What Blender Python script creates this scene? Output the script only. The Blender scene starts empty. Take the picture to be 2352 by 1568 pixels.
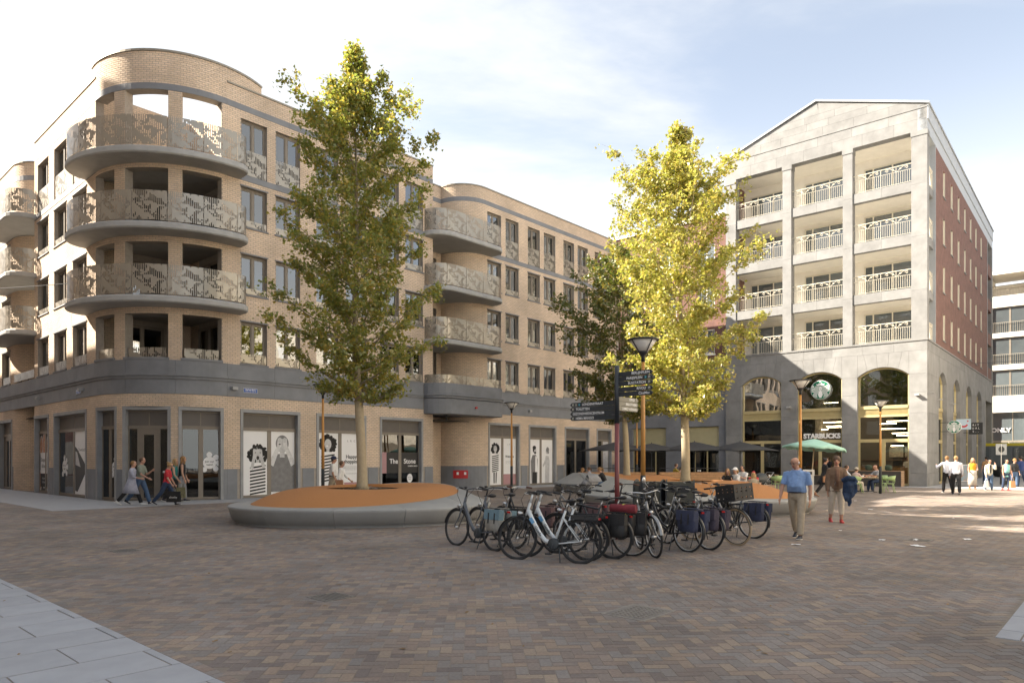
import bpy, bmesh, math, random
import numpy as np
from mathutils import Vector, Matrix
R_ = math.radians
random.seed(7); np.random.seed(7)
scene = bpy.context.scene
C = scene.collection
# ---------------------------------------------------------------- camera, sky, sun, exposure
cam = bpy.data.cameras.new('camera'); camo = bpy.data.objects.new('camera', cam); C.objects.link(camo)
camo.location = (0, 0, 1.7); camo.rotation_euler = (R_(90), 0, 0)
cam.sensor_width = 36; cam.lens = 1600/2352*36; cam.shift_y = (1051-784)/2352; cam.clip_end = 2000; cam.clip_start = .1
scene.camera = camo
SUN_AZ = math.atan2(.134, -.99)          # direction towards the sun in the ground plane
SUN_EL = R_(35.3)
world = bpy.data.worlds.new('World'); scene.world = world; world.use_nodes = True
wn = world.node_tree.nodes; wl = world.node_tree.links
for n in list(wn): wn.remove(n)
wo = wn.new('ShaderNodeOutputWorld'); bg = wn.new('ShaderNodeBackground'); bg.inputs[1].default_value = .115
sky = wn.new('ShaderNodeTexSky'); sky.sky_type = 'NISHITA'; sky.sun_disc = False
sky.sun_elevation = SUN_EL; sky.sun_rotation = math.pi/2-SUN_AZ
sky.air_density = 1.0; sky.dust_density = 1.0; sky.ozone_density = 1.0
# thin cirrus, everywhere in the sky, laid on a flat layer high above
tc = wn.new('ShaderNodeTexCoord'); sx = wn.new('ShaderNodeSeparateXYZ'); wl.new(tc.outputs['Generated'], sx.inputs[0])
zz = wn.new('ShaderNodeMath'); zz.operation = 'MAXIMUM'; zz.inputs[1].default_value = .05; wl.new(sx.outputs[2], zz.inputs[0])
za = wn.new('ShaderNodeMath'); za.operation = 'ADD'; za.inputs[1].default_value = .12; wl.new(zz.outputs[0], za.inputs[0])
dx = wn.new('ShaderNodeMath'); dx.operation = 'DIVIDE'; wl.new(sx.outputs[0], dx.inputs[0]); wl.new(za.outputs[0], dx.inputs[1])
dy = wn.new('ShaderNodeMath'); dy.operation = 'DIVIDE'; wl.new(sx.outputs[1], dy.inputs[0]); wl.new(za.outputs[0], dy.inputs[1])
cb = wn.new('ShaderNodeCombineXYZ'); wl.new(dx.outputs[0], cb.inputs[0]); wl.new(dy.outputs[0], cb.inputs[1])
mp = wn.new('ShaderNodeMapping'); mp.inputs['Rotation'].default_value = (0, 0, .55); mp.inputs['Scale'].default_value = (.62, 1.15, 1); mp.inputs['Location'].default_value = (1.7, 4.4, 0)
wl.new(cb.outputs[0], mp.inputs[0])
nz = wn.new('ShaderNodeTexNoise'); nz.inputs['Scale'].default_value = 1.05; nz.inputs['Detail'].default_value = 9; nz.inputs['Roughness'].default_value = .56; nz.inputs['Distortion'].default_value = .35
wl.new(mp.outputs[0], nz.inputs['Vector'])
cr = wn.new('ShaderNodeMapRange'); cr.interpolation_type = 'SMOOTHSTEP'; cr.inputs[1].default_value = .42; cr.inputs[2].default_value = .62; cr.inputs[3].default_value = .16; cr.inputs[4].default_value = .97
wl.new(nz.outputs['Fac'], cr.inputs[0])
hz = wn.new('ShaderNodeMapRange'); hz.interpolation_type = 'SMOOTHSTEP'; hz.inputs[1].default_value = .05; hz.inputs[2].default_value = .48; hz.inputs[3].default_value = .8; hz.inputs[4].default_value = 0
wl.new(sx.outputs[2], hz.inputs[0])

hsv = wn.new('ShaderNodeHueSaturation'); hsv.inputs['Hue'].default_value = .497; hsv.inputs['Saturation'].default_value = .66; hsv.inputs['Value'].default_value = .58; wl.new(sky.outputs[0], hsv.inputs['Color'])
mixc = wn.new('ShaderNodeMixRGB'); wl.new(cr.outputs[0], mixc.inputs[0]); wl.new(hsv.outputs[0], mixc.inputs[1]); mixc.inputs[2].default_value = (2.2, 2.24, 2.28, 1)
mixh = wn.new('ShaderNodeMixRGB'); wl.new(hz.outputs[0], mixh.inputs[0]); wl.new(mixc.outputs[0], mixh.inputs[1]); mixh.inputs[2].default_value = (3.3, 3.2, 3.05, 1)
wl.new(mixh.outputs[0], bg.inputs[0]); wl.new(bg.outputs[0], wo.inputs[0])
sd = bpy.data.lights.new('sun', 'SUN'); sd.energy = 5.0; sd.angle = R_(.53); sd.color = (1, .89, .74)
so = bpy.data.objects.new('sun', sd); C.objects.link(so)
sv = Vector((math.cos(SUN_AZ)*math.cos(SUN_EL), math.sin(SUN_AZ)*math.cos(SUN_EL), math.sin(SUN_EL)))
so.rotation_euler = sv.to_track_quat('Z', 'Y').to_euler(); so.location = (-40, 10, 40)
scene.view_settings.view_transform = 'Standard'; scene.view_settings.look = 'None'
scene.view_settings.exposure = 2.1; scene.view_settings.gamma = 1
scene.render.engine = 'CYCLES'
scene.cycles.max_bounces = 6; scene.cycles.transparent_max_bounces = 24
# ---------------------------------------------------------------- pixel measuring (photo scaled to 2352 wide)
def gnd(x, y, z=0.0):
    d = 1600*(1.7-z)/(y-1051); return (d*(x-1176)/1600, d)
def at(x, y, d): return Vector((d*(x-1176)/1600, d, 1.7+d*(1051-y)/1600))
# ---------------------------------------------------------------- materials
M = {}
def mat(name, col, rough=.8, var=.12, scale=3.0, bump=0.0, bscale=60., metal=0.0, col2=None, spec=.5, detail=6, isl=0.0, objr=0.0, alpha=None):
    if name in M: return M[name]
    m = bpy.data.materials.new(name); m.use_nodes = True; nt = m.node_tree; N = nt.nodes; L = nt.links
    b = N['Principled BSDF']; b.inputs['Roughness'].default_value = rough; b.inputs['Metallic'].default_value = metal
    b.inputs['Specular IOR Level'].default_value = spec
    t = N.new('ShaderNodeTexCoord'); n = N.new('ShaderNodeTexNoise'); n.inputs['Scale'].default_value = scale; n.inputs['Detail'].default_value = detail; n.inputs['Roughness'].default_value = .6
    L.new(t.outputs['Object'], n.inputs['Vector'])
    mr = N.new('ShaderNodeMapRange'); mr.inputs[1].default_value = .3; mr.inputs[2].default_value = .7; L.new(n.outputs['Fac'], mr.inputs[0])
    mx = N.new('ShaderNodeMixRGB'); L.new(mr.outputs[0], mx.inputs[0])
    c2 = col2 if col2 else tuple(min(1, c*(1+var)) for c in col); c1 = col if col2 else tuple(c*(1-var) for c in col)
    mx.inputs[1].default_value = (*c1, 1); mx.inputs[2].default_value = (*c2, 1)
    out = mx.outputs[0]
    if isl or objr:
        src = N.new('ShaderNodeNewGeometry').outputs['Random Per Island'] if isl else N.new('ShaderNodeObjectInfo').outputs['Random']
        a = isl or objr
        m2 = N.new('ShaderNodeMapRange'); m2.inputs[3].default_value = 1-a; m2.inputs[4].default_value = 1+a; L.new(src, m2.inputs[0])
        h = N.new('ShaderNodeHueSaturation'); L.new(m2.outputs[0], h.inputs['Value']); L.new(out, h.inputs['Color']); out = h.outputs[0]
    L.new(out, b.inputs['Base Color'])
    if bump:
        n2 = N.new('ShaderNodeTexNoise'); n2.inputs['Scale'].default_value = bscale; n2.inputs['Detail'].default_value = 4; L.new(t.outputs['Object'], n2.inputs['Vector'])
        bp = N.new('ShaderNodeBump'); bp.inputs['Strength'].default_value = bump; bp.inputs['Distance'].default_value = .02; L.new(n2.outputs['Fac'], bp.inputs['Height']); L.new(bp.outputs[0], b.inputs['Normal'])
    M[name] = m; return m
def ramp_island(name, cols, rough=.85, bump=.25, obj=False, noise=.18):
    """piece-by-piece colour: each loose piece (or object) takes one of the colours"""
    m = bpy.data.materials.new(name); m.use_nodes = True; nt = m.node_tree; N = nt.nodes; L = nt.links
    b = N['Principled BSDF']; b.inputs['Roughness'].default_value = rough
    src = N.new('ShaderNodeObjectInfo').outputs['Random'] if obj else N.new('ShaderNodeNewGeometry').outputs['Random Per Island']
    r = N.new('ShaderNodeValToRGB'); r.color_ramp.interpolation = 'CONSTANT'; e = r.color_ramp.elements
    while len(e) < len(cols): e.new(.5)
    for i, c in enumerate(cols): e[i].position = i/len(cols); e[i].color = (*c, 1)
    L.new(src, r.inputs[0])
    g = N.new('ShaderNodeNewGeometry'); n = N.new('ShaderNodeTexNoise'); n.inputs['Scale'].default_value = .55; n.inputs['Detail'].default_value = 7; L.new(g.outputs['Position'], n.inputs['Vector'])
    mr = N.new('ShaderNodeMapRange'); mr.inputs[1].default_value = .3; mr.inputs[2].default_value = .7; mr.inputs[3].default_value = 1-noise; mr.inputs[4].default_value = 1+noise; L.new(n.outputs['Fac'], mr.inputs[0])
    n3 = N.new('ShaderNodeTexNoise'); n3.inputs['Scale'].default_value = 38; n3.inputs['Detail'].default_value = 3; L.new(g.outputs['Position'], n3.inputs['Vector'])
    mr3 = N.new('ShaderNodeMapRange'); mr3.inputs[1].default_value = .3; mr3.inputs[2].default_value = .7; mr3.inputs[3].default_value = .86; mr3.inputs[4].default_value = 1.14; L.new(n3.outputs['Fac'], mr3.inputs[0])
    mu = N.new('ShaderNodeMath'); mu.operation = 'MULTIPLY'; L.new(mr.outputs[0], mu.inputs[0]); L.new(mr3.outputs[0], mu.inputs[1])
    h = N.new('ShaderNodeHueSaturation'); L.new(mu.outputs[0], h.inputs['Value']); L.new(r.outputs[0], h.inputs['Color']); L.new(h.outputs[0], b.inputs['Base Color'])
    if bump:
        bp = N.new('ShaderNodeBump'); bp.inputs['Strength'].default_value = bump; bp.inputs['Distance'].default_value = .01; L.new(n3.outputs['Fac'], bp.inputs['Height']); L.new(bp.outputs[0], b.inputs['Normal'])
    M[name] = m; return m
def emis(name, col, s):
    m = bpy.data.materials.new(name); m.use_nodes = True; b = m.node_tree.nodes['Principled BSDF']
    b.inputs['Base Color'].default_value = (*col, 1); b.inputs['Emission Color'].default_value = (*col, 1); b.inputs['Emission Strength'].default_value = s; M[name] = m; return m
def glass(name, tint=(.5, .55, .55), ior=1.75, rough=.0, wav=.02):
    """window glass: fresnel mirror over a tinted see-through sheet"""
    m = bpy.data.materials.new(name); m.use_nodes = True; nt = m.node_tree; N = nt.nodes; L = nt.links
    N.remove(N['Principled BSDF']); o = N['Material Output']
    tr = N.new('ShaderNodeBsdfTransparent'); tr.inputs[0].default_value = (*tint, 1); gl = N.new('ShaderNodeBsdfGlossy'); gl.inputs['Roughness'].default_value = rough
    gl.inputs[0].default_value = (.9, .93, .95, 1)
    fr = N.new('ShaderNodeFresnel'); fr.inputs[0].default_value = ior
    t = N.new('ShaderNodeTexCoord'); n = N.new('ShaderNodeTexNoise'); n.inputs['Scale'].default_value = .9; n.inputs['Detail'].default_value = 1; L.new(t.outputs['Object'], n.inputs['Vector'])
    bp = N.new('ShaderNodeBump'); bp.inputs['Strength'].default_value = wav; bp.inputs['Distance'].default_value = .3; L.new(n.outputs['Fac'], bp.inputs['Height']); L.new(bp.outputs[0], gl.inputs['Normal'])
    mx = N.new('ShaderNodeMixShader'); L.new(fr.outputs[0], mx.inputs[0]); L.new(tr.outputs[0], mx.inputs[1]); L.new(gl.outputs[0], mx.inputs[2]); L.new(mx.outputs[0], o.inputs[0]); M[name] = m; return m
def darkglass(name, col, objr=.6):
    m = mat(name, col, .03, .1, 1., objr=objr, spec=.9); m.node_tree.nodes['Principled BSDF'].inputs['IOR'].default_value = 1.8; return m
def perf(name, col, metal=.0, rough=.45):
    """sheet metal punched with short upright slots in leafy clumps (UV in metres)"""
    m = bpy.data.materials.new(name); m.use_nodes = True; nt = m.node_tree; N = nt.nodes; L = nt.links; b = N['Principled BSDF']; o = N['Material Output']
    b.inputs['Base Color'].default_value = (*col, 1); b.inputs['Metallic'].default_value = metal; b.inputs['Roughness'].default_value = rough
    uv = N.new('ShaderNodeUVMap'); s = N.new('ShaderNodeSeparateXYZ'); L.new(uv.outputs[0], s.inputs[0])
    def math_(op, a, bb, c=None):
        q = N.new('ShaderNodeMath'); q.operation = op
        for i, v in enumerate((a, bb, c)):
            if v is None: continue
            if isinstance(v, (int, float)): q.inputs[i].default_value = v
            else: L.new(v, q.inputs[i])
        return q.outputs[0]
    fx = math_('FRACT', math_('MULTIPLY', s.outputs[0], 15.), None)
    col_i = math_('FLOOR', math_('MULTIPLY', s.outputs[0], 15.), None)
    row = math_('FLOOR', math_('MULTIPLY', s.outputs[1], 16.), None)
    cv = N.new('ShaderNodeCombineXYZ'); L.new(math_('MULTIPLY', col_i, 1/15.), cv.inputs[0]); L.new(math_('MULTIPLY', row, 1/16.), cv.inputs[1])
    n = N.new('ShaderNodeTexNoise'); n.inputs['Scale'].default_value = 2.7; n.inputs['Detail'].default_value = 5; n.inputs['Roughness'].default_value = .62; n.inputs['Distortion'].default_value = .9; L.new(cv.outputs[0], n.inputs['Vector'])
    m1 = math_('GREATER_THAN', n.outputs['Fac'], .505)
    slot = math_('LESS_THAN', fx, .55)
    hole = math_('MULTIPLY', m1, slot)
    tr = N.new('ShaderNodeBsdfTransparent'); mx = N.new('ShaderNodeMixShader'); L.new(hole, mx.inputs[0]); L.new(b.outputs[0], mx.inputs[1]); L.new(tr.outputs[0], mx.inputs[2]); L.new(mx.outputs[0], o.inputs[0])
    M[name] = m; return m
BR = [(.645,.51,.385),(.61,.48,.355),(.67,.53,.40),(.63,.495,.365),(.595,.47,.355),(.65,.515,.39),(.62,.485,.355)]
ramp_island('yellow_brick', BR, .85, .25); ramp_island('yellow_brick_piece', BR, .85, .25, obj=True)
mat('mortar', (.34, .305, .265), .9, .12, 8, .2)
PV = [(.205,.165,.138),(.178,.146,.126),(.170,.150,.136),(.225,.172,.130),(.172,.136,.116),(.190,.168,.152),(.142,.116,.104),(.24,.190,.144),(.178,.160,.148),(.195,.150,.122)]
ramp_island('paver', PV, .82, .3, noise=.24); ramp_island('paver_piece', PV, .82, .3, obj=True, noise=.24)
mat('sand_joint', (.20, .168, .138), .95, .2, 3, .1)
mat('street_brick', (.185, .15, .124), .88, .2, 2.2, .2, 40, detail=9)
mat('bluestone', (.205, .215, .232), .68, .14, 1.2, .08, 30, detail=8)
mat('bluestone_light', (.30, .305, .31), .65, .14, 1.6, .08, 30, detail=8)
mat('concrete', (.39, .39, .38), .8, .10, 2, .12, 80, detail=8)
mat('soffit', (.36, .345, .32), .85, .08, 2)
mat('slab_pale', (.305, .315, .335), .85, .09, 2.2, .15, 90, detail=8, objr=.07)
mat('taupe', (.215, .185, .15), .5, .06, 4)
mat('taupe_mesh', (.13, .117, .105), .6, .06, 4)
mat('coping', (.30, .27, .22), .45, .06, 4, metal=.3)
mat('black_metal', (.022, .023, .025), .45, .1, 6)
mat('dark_metal', (.035, .042, .046), .5, .1, 6)
mat('black_plastic', (.018, .018, .019), .55, .1, 6)
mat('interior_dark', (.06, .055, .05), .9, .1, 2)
mat('interior_wall', (.42, .40, .37), .9, .06, 2)
mat('white_print', (.80, .80, .80), .5, .02, 2)
mat('white_paint', (.78, .78, .76), .6, .04, 3)
mat('ink', (.02, .02, .022), .5, .05, 3)
mat('grey_print', (.18, .18, .185), .5, .2, 5)
mat('pale_print', (.52, .52, .525), .5, .18, 5)
mat('pink_print', (.42, .235, .25), .5, .1, 3)
mat('red_paint', (.50, .025, .028), .45, .08, 3)
mat('blue_sign', (.02, .09, .36), .35, .04, 3)
mat('curtain', (.62, .60, .55), .9, .1, 4)
perf('perf_panel', (.36, .33, .28), .6, .36)
glass('window_glass', (.50, .55, .56), 2.9); glass('shop_glass', (.42, .45, .45), 2.0); glass('cafe_glass', (.72, .74, .72))
# ---------------------------------------------------------------- mesh building
class MB:
    def __init__(s): s.v = []; s.f = []; s.uv = None
    def add(s, vs, fs):
        o = len(s.v); s.v += [tuple(v) for v in vs]; s.f += [tuple(i+o for i in f) for f in fs]; return s
    def box(s, x0, x1, y0, y1, z0, z1):
        return s.add([(x0,y0,z0),(x1,y0,z0),(x1,y1,z0),(x0,y1,z0),(x0,y0,z1),(x1,y0,z1),(x1,y1,z1),(x0,y1,z1)], [(0,3,2,1),(4,5,6,7),(0,1,5,4),(1,2,6,5),(2,3,7,6),(3,0,4,7)])
    def prism(s, pts, z0, z1):
        n = len(pts); return s.add([(p[0],p[1],z0) for p in pts]+[(p[0],p[1],z1) for p in pts], [tuple(range(n-1,-1,-1)), tuple(range(n,2*n))]+[(i,(i+1)%n,n+(i+1)%n,n+i) for i in range(n)])
    def face(s, pts): return s.add(pts, [tuple(range(len(pts)))])
    def tube(s, path, rad, seg=8, cap=True, flat=1.0):
        P = [Vector(p) for p in path]; n = len(P)
        if not hasattr(rad, '__len__'): rad = [rad]*n
        o = len(s.v); up = None
        for i in range(n):
            d = (P[min(i+1,n-1)]-P[max(i-1,0)]).normalized()
            if up is None: up = Vector((0,0,1)) if abs(d.z) < .9 else Vector((0,1,0))
            a = d.cross(up)
            if a.length < 1e-5: a = d.cross(Vector((1,0,0)))
            a.normalize(); b = a.cross(d).normalized(); up = b
            for k in range(seg):
                t = 2*math.pi*k/seg; s.v.append(tuple(P[i]+a*(rad[i]*math.cos(t))+b*(rad[i]*flat*math.sin(t))))
        for i in range(n-1):
            for k in range(seg):
                k2 = (k+1)%seg; s.f.append((o+i*seg+k, o+i*seg+k2, o+(i+1)*seg+k2, o+(i+1)*seg+k))
        if cap: s.f.append(tuple(o+k for k in range(seg-1,-1,-1))); s.f.append(tuple(o+(n-1)*seg+k for k in range(seg)))
        return s
    def lathe(s, prof, seg=16, c=(0,0), axis='z', sx=1, sy=1):
        o = len(s.v); n = len(prof)
        for r, z in prof:
            for k in range(seg):
                t = 2*math.pi*k/seg; s.v.append((c[0]+r*math.cos(t)*sx, c[1]+r*math.sin(t)*sy, z))
        for i in range(n-1):
            for k in range(seg):
                k2 = (k+1)%seg; s.f.append((o+i*seg+k, o+i*seg+k2, o+(i+1)*seg+k2, o+(i+1)*seg+k))
        s.f.append(tuple(o+k for k in range(seg-1,-1,-1))); s.f.append(tuple(o+(n-1)*seg+k for k in range(seg))); return s
    def sphere(s, c, r, seg=12, rings=8):
        if not hasattr(r, '__len__'): r = (r,r,r)
        prof = [(math.sin(math.pi*i/rings), -math.cos(math.pi*i/rings)) for i in range(rings+1)]; prof[0] = (.02,-1); prof[-1] = (.02,1)
        o = len(s.v); s.lathe(prof, seg)
        for i in range(o, len(s.v)): v = s.v[i]; s.v[i] = (c[0]+v[0]*r[0], c[1]+v[1]*r[1], c[2]+v[2]*r[2])
        return s
    def xf(s, mtx, o=0):
        for i in range(o, len(s.v)): s.v[i] = tuple(mtx @ Vector(s.v[i]))
        return s
    def build(s, name, m, parent=None, smooth=False, label=None, kind=None, uv=None):
        me = bpy.data.meshes.new(name); me.from_pydata(s.v, [], s.f); me.validate()
        if uv:
            l = me.uv_layers.new(name='UVMap'); vi = np.zeros(len(me.loops), int); me.loops.foreach_get('vertex_index', vi)
            U = np.array([uv(*v) for v in s.v]); l.data.foreach_set('uv', U[vi].ravel())
        if m: me.materials.append(M[m] if isinstance(m, str) else m)
        if smooth: me.polygons.foreach_set('use_smooth', [True]*len(me.polygons))
        return link(name, me, parent, label, kind)
def link(name, data, parent=None, label=None, kind=None):
    o = bpy.data.objects.new(name, data); C.objects.link(o)
    if parent: o.parent = parent
    if label: o['label'] = label
    if kind: o['kind'] = kind
    return o
def thing(name, label, cat, loc=(0,0,0), rz=0.0, group=None):
    o = link(name, None); o.location = loc; o.rotation_euler = (0,0,rz); o.empty_display_size = .1; o['label'] = label; o['category'] = cat
    if group: o['group'] = group
    return o
def tag(o, label, cat, group=None):
    o['label'] = label; o['category'] = cat
    if group: o['group'] = group
    return o
def copy_tree(o, parent=None):
    c = o.copy(); C.objects.link(c); c.parent = parent
    for ch in list(o.children): copy_tree(ch, c)
    return c
def np_mesh(name, V, Q, m, parent=None, kind=None, smooth=False):
    """quads from numpy"""
    V = np.asarray(V, dtype=np.float32).reshape(-1,3); Q = np.asarray(Q, dtype=np.int32); k = Q.shape[1]
    me = bpy.data.meshes.new(name); me.vertices.add(len(V)); me.vertices.foreach_set('co', V.ravel())
    me.loops.add(Q.size); me.loops.foreach_set('vertex_index', Q.ravel()); me.polygons.add(len(Q)); me.polygons.foreach_set('loop_start', np.arange(0, Q.size, k, dtype=np.int32))
    me.materials.append(M[m]); me.update(calc_edges=True)
    me.polygons.foreach_set('use_smooth', [bool(smooth)]*len(me.polygons)); me.update()
    return link(name, me, parent, None, kind)
bench = bpy.data.scenes.new('bench')
def eval_mesh(o):
    """evaluate one object on its own and return its mesh"""
    bench.collection.objects.link(o)
    with bpy.context.temp_override(scene=bench, view_layer=bench.view_layers[0]):
        dg = bpy.context.evaluated_depsgraph_get(); dg.update(); me = bpy.data.meshes.new_from_object(o.evaluated_get(dg))
    bpy.data.objects.remove(o); return me
def text(body, size, m, parent, mtx, align='CENTER', name='lettering', ext=.002, bold=0.0):
    """flat printed letters in the local XY plane of mtx"""
    cu = bpy.data.curves.new('t', 'FONT'); cu.body = body; cu.size = size; cu.align_x = align; cu.align_y = 'CENTER'; cu.extrude = ext; cu.offset = bold; cu.resolution_u = 3
    o = bpy.data.objects.new('t', cu); me = eval_mesh(o); me.name = name; bpy.data.curves.remove(cu); me.transform(mtx); me.materials.clear(); me.materials.append(M[m]); return link(name, me, parent)
def frame_mtx(o, xd, yd):
    xd = Vector(xd).normalized(); yd = Vector(yd).normalized(); zd = xd.cross(yd); m = Matrix((xd, yd, zd)).transposed().to_4x4(); m.translation = Vector(o); return m
C0 = Vector((-14.17, 25.84, 0)); AR = R_(90-42.03)
uR = Vector((math.cos(AR), math.sin(AR), 0)); uL = Vector((-uR.y, uR.x, 0))
def LB(s, t, z=0): return C0+uR*s+uL*t+Vector((0,0,z))
# ================================================================ ground
g = MB().box(-320, 320, -60, 420, -.4, -.004).build('ground', 'street_brick', kind='structure')
MB().prism([(-5,3.6),(5,3.6),(27,31.2),(-27,31.2)], -.02, -.0025).build('paving_bed', 'sand_joint', g)
BL, BW, JT = .21, .105, .005
def pavers():
    th = AR-R_(45); ca, sa = math.cos(th), math.sin(th)
    H, V = [], []
    n = np.arange(-420, 420); k = np.arange(-110, 110)
    nn, kk = np.meshgrid(n, k); nn = nn.ravel(); kk = kk.ravel()
    out = []
    for (cx, cy, vert) in ((1.0, .5, 0), (3.5, 1.0, 1)):
        gx = (nn+4*kk+cx)*BW; gy = (nn+cy)*BW
        X = gx*ca-gy*sa; Y = gx*sa+gy*ca
        out.append(np.stack([X, Y, np.full_like(X, vert)], 1))
    P = np.concatenate(out); X, Y = P[:,0], P[:,1]
    dx, dy = X-C0.x, Y-C0.y; s = dx*uR.x+dy*uR.y; t = dx*uL.x+dy*uL.y
    ok = (Y > 3.6) & (Y < 31) & (np.abs(X) < .80*Y+2.0) & ~((s > -3.07) & (t > -2.07)) & (s > -7.14) & ~((s > -1.84) & (t < -26.7))
    P = P[ok]; th_ = th
    rng = np.random.RandomState(3)
    dz = rng.uniform(-.0006, .0006, len(P)); tx = rng.uniform(-.003, .003, len(P)); ty = rng.uniform(-.003, .003, len(P))
    order = np.argsort(P[:,1]+.35*np.abs(P[:,0])); vis = [i for i in order if P[i,1] > 4.95 and abs(P[i,0]) < .735*P[i,1]][:300]
    near = np.zeros(len(P), bool); near[vis] = True
    hx, hy, b = BL/2-JT/2, BW/2-JT/2, .0016
    cv = np.array([(-hx,-hy,-.02),(hx,-hy,-.02),(hx,hy,-.02),(-hx,hy,-.02),(-hx+b,-hy+b,0),(hx-b,-hy+b,0),(hx-b,hy-b,0),(-hx+b,hy-b,0)])
    cq = np.array([(4,5,6,7),(0,1,5,4),(1,2,6,5),(2,3,7,6),(3,0,4,7)])
    Q = P[~near]; m = len(Q); a = th_+Q[:,2]*math.pi/2; c_, s_ = np.cos(a), np.sin(a)
    V = np.repeat(cv[None], m, 0); z = V[:,:,2]+dz[~near][:,None]+V[:,:,0]*tx[~near][:,None]+V[:,:,1]*ty[~near][:,None]
    x = V[:,:,0]*c_[:,None]-V[:,:,1]*s_[:,None]+Q[:,0:1]; y = V[:,:,0]*s_[:,None]+V[:,:,1]*c_[:,None]+Q[:,1:2]
    np_mesh('paving_bricks', np.stack([x,y,z],2), (cq[None]+8*np.arange(m)[:,None,None]).reshape(-1,4), 'paver', g, 'stuff')
    me = bpy.data.meshes.new('paving_brick'); me.from_pydata([tuple(v) for v in cv], [], [tuple(q) for q in cq]); me.materials.append(M['paver_piece'])
    for i in vis:
        o = link('paving_brick', me, g); o.location = (P[i,0], P[i,1], dz[i]); o.rotation_euler = (ty[i], -tx[i], th_+P[i,2]*math.pi/2)
pavers()
# pale stone pavements: slabs near the camera one by one, sheets farther off
def slab_field(name, s0, s1, t0, t1, sz=.62, keep=None, st=1.0):
    base = MB().prism([LB(s0,t0), LB(s1,t0), LB(s1,t1), LB(s0,t1)], -.05, -.006).build(name, 'sand_joint', kind='structure')
    i = 0; t = t0
    while t < t1-.01:
        a = s0-(sz*st/2 if i % 2 else 0)
        while a < s1-.01:
            u0, u1, v0, v1 = max(a,s0)+.004, min(a+sz*st,s1)-.004, t+.004, min(t+sz,t1)-.004
            if u1-u0 > .05:
                p = LB((u0+u1)/2,(v0+v1)/2)
                if keep is None or keep(p):
                    w, h = (u1-u0)/2, (v1-v0)/2
                    o = MB().add([(-w,-h,-.04),(w,-h,-.04),(w,h,-.04),(-w,h,-.04),(-w+.004,-h+.004,0),(w-.004,-h+.004,0),(w-.004,h-.004,0),(-w+.004,h-.004,0)], [(4,5,6,7),(0,1,5,4),(1,2,6,5),(2,3,7,6),(3,0,4,7)]).build('paving_slab', 'slab_pale', base)
                    o.location = (p.x, p.y, .004+random.uniform(-.002,.002)); o.rotation_euler = (0,0,AR)
            a += sz*st
        t += sz; i += 1
    return base
slab_field('pavement', -10.8, -7.24, -27.5, -6.5, .62, lambda p: p.y > 3.9 and abs(p.x) < .80*p.y+1.0, 1.6)
slab_field('pavement', -1.74, 6.0, -31.0, -26.8, .8, lambda p: p.y > 4 and abs(p.x) < .95*p.y+.5)
mat('pavement_far', (.31, .315, .325), .85, .10, 3, .1, 60, detail=9)
def pave(name, pts): return MB().prism([LB(*p) for p in pts], -.05, .004).build(name, 'pavement_far', kind='structure')
pave('pavement', [(-3,-2),(-.02,-2),(-.02,40),(-3,40)]); pave('pavement', [(-.02,-2),(32,-2),(32,1.9),(-.02,1.9)])
slabs_r = MB().prism([Vector((24.53,41.15,0))+Vector((.6494,.7604,0))*a+Vector((-.7604,.6494,0))*b for a,b in [(-1.8,-7),(40,-7),(40,.1),(0,.1),(0,2.2),(-1.8,2.2)]], -.05, .004).build('pavement', 'pavement_far', kind='structure')
# border course of bricks along the near pavement
bc = MB()
for i in range(120):
    t = -27+i*.108; p = LB(-7.19,t)
    if p.y < 3.9: continue
    o = len(bc.v); bc.box(-.05,.05,-.05,.05,-.02,0); bc.xf(Matrix.Translation(p) @ Matrix.Rotation(AR,4,'Z'), o)
bc.build('border_bricks', 'paver', g, kind='stuff')
# ================================================================ left corner building
lb = thing('apartment_building', 'yellow brick corner apartment building with round balcony tower and shops below', 'building', C0, AR)
class Surf:
    def __init__(s, f, name, fw=None): s.f = f; s.name = name; s.fw = fw
S_R = Surf(lambda u, o: (u, -o), 'r'); S_L = Surf(lambda u, o: (-o, u), 'l', True)
TR = 3.7
S_T = Surf(lambda u, o: (TR-(TR+o)*np.cos(u/TR), TR-(TR+o)*np.sin(u/TR)), 't')
S_BC = Surf(lambda u, o: (18.9-(1.8+o)*np.sin(u/1.8), 1.8-(1.8+o)*np.cos(u/1.8)), 'bc', True)
S_BB = Surf(lambda u, o: (u, 1.8-o), 'bb')
S_BL = Surf(lambda u, o: (14.9+o, u), 'bl')
S_LC = Surf(lambda u, o: (1.8-(1.8+o)*np.cos(u/1.8), 16.4-(1.8+o)*np.sin(u/1.8)), 'lc')
S_LB = Surf(lambda u, o: (1.8-o, u), 'lbk', True)
S_LR = Surf(lambda u, o: (u, 12.46+o), 'lr', True)
CURVED = ('t','bc','lc')
def cbox(mb, S, u0, u1, z0, z1, o0, o1, step=.25):
    n = max(1, int(math.ceil((u1-u0)/step))) if S.name in CURVED else 1
    us = np.linspace(u0, u1, n+1); o = len(mb.v)
    for u in us:
        for (oo, z) in ((o0,z0),(o1,z0),(o1,z1),(o0,z1)):
            x, y = S.f(u, oo); mb.v.append((float(x), float(y), z))
    for i in range(n):
        a, b = o+4*i, o+4*i+4
        for k in range(4): k2 = (k+1)%4; mb.f.append((a+k,a+k2,b+k2,b+k) if S.fw else (a+k,b+k,b+k2,a+k2))
    e = o+4*n
    mb.f.append((o,o+1,o+2,o+3) if not S.fw else (o+3,o+2,o+1,o)); mb.f.append((e+3,e+2,e+1,e) if not S.fw else (e,e+1,e+2,e+3)); return mb
CH, BLN = .083, .225
snap = lambda z: round(z/CH)*CH
BRICKS = []
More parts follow.
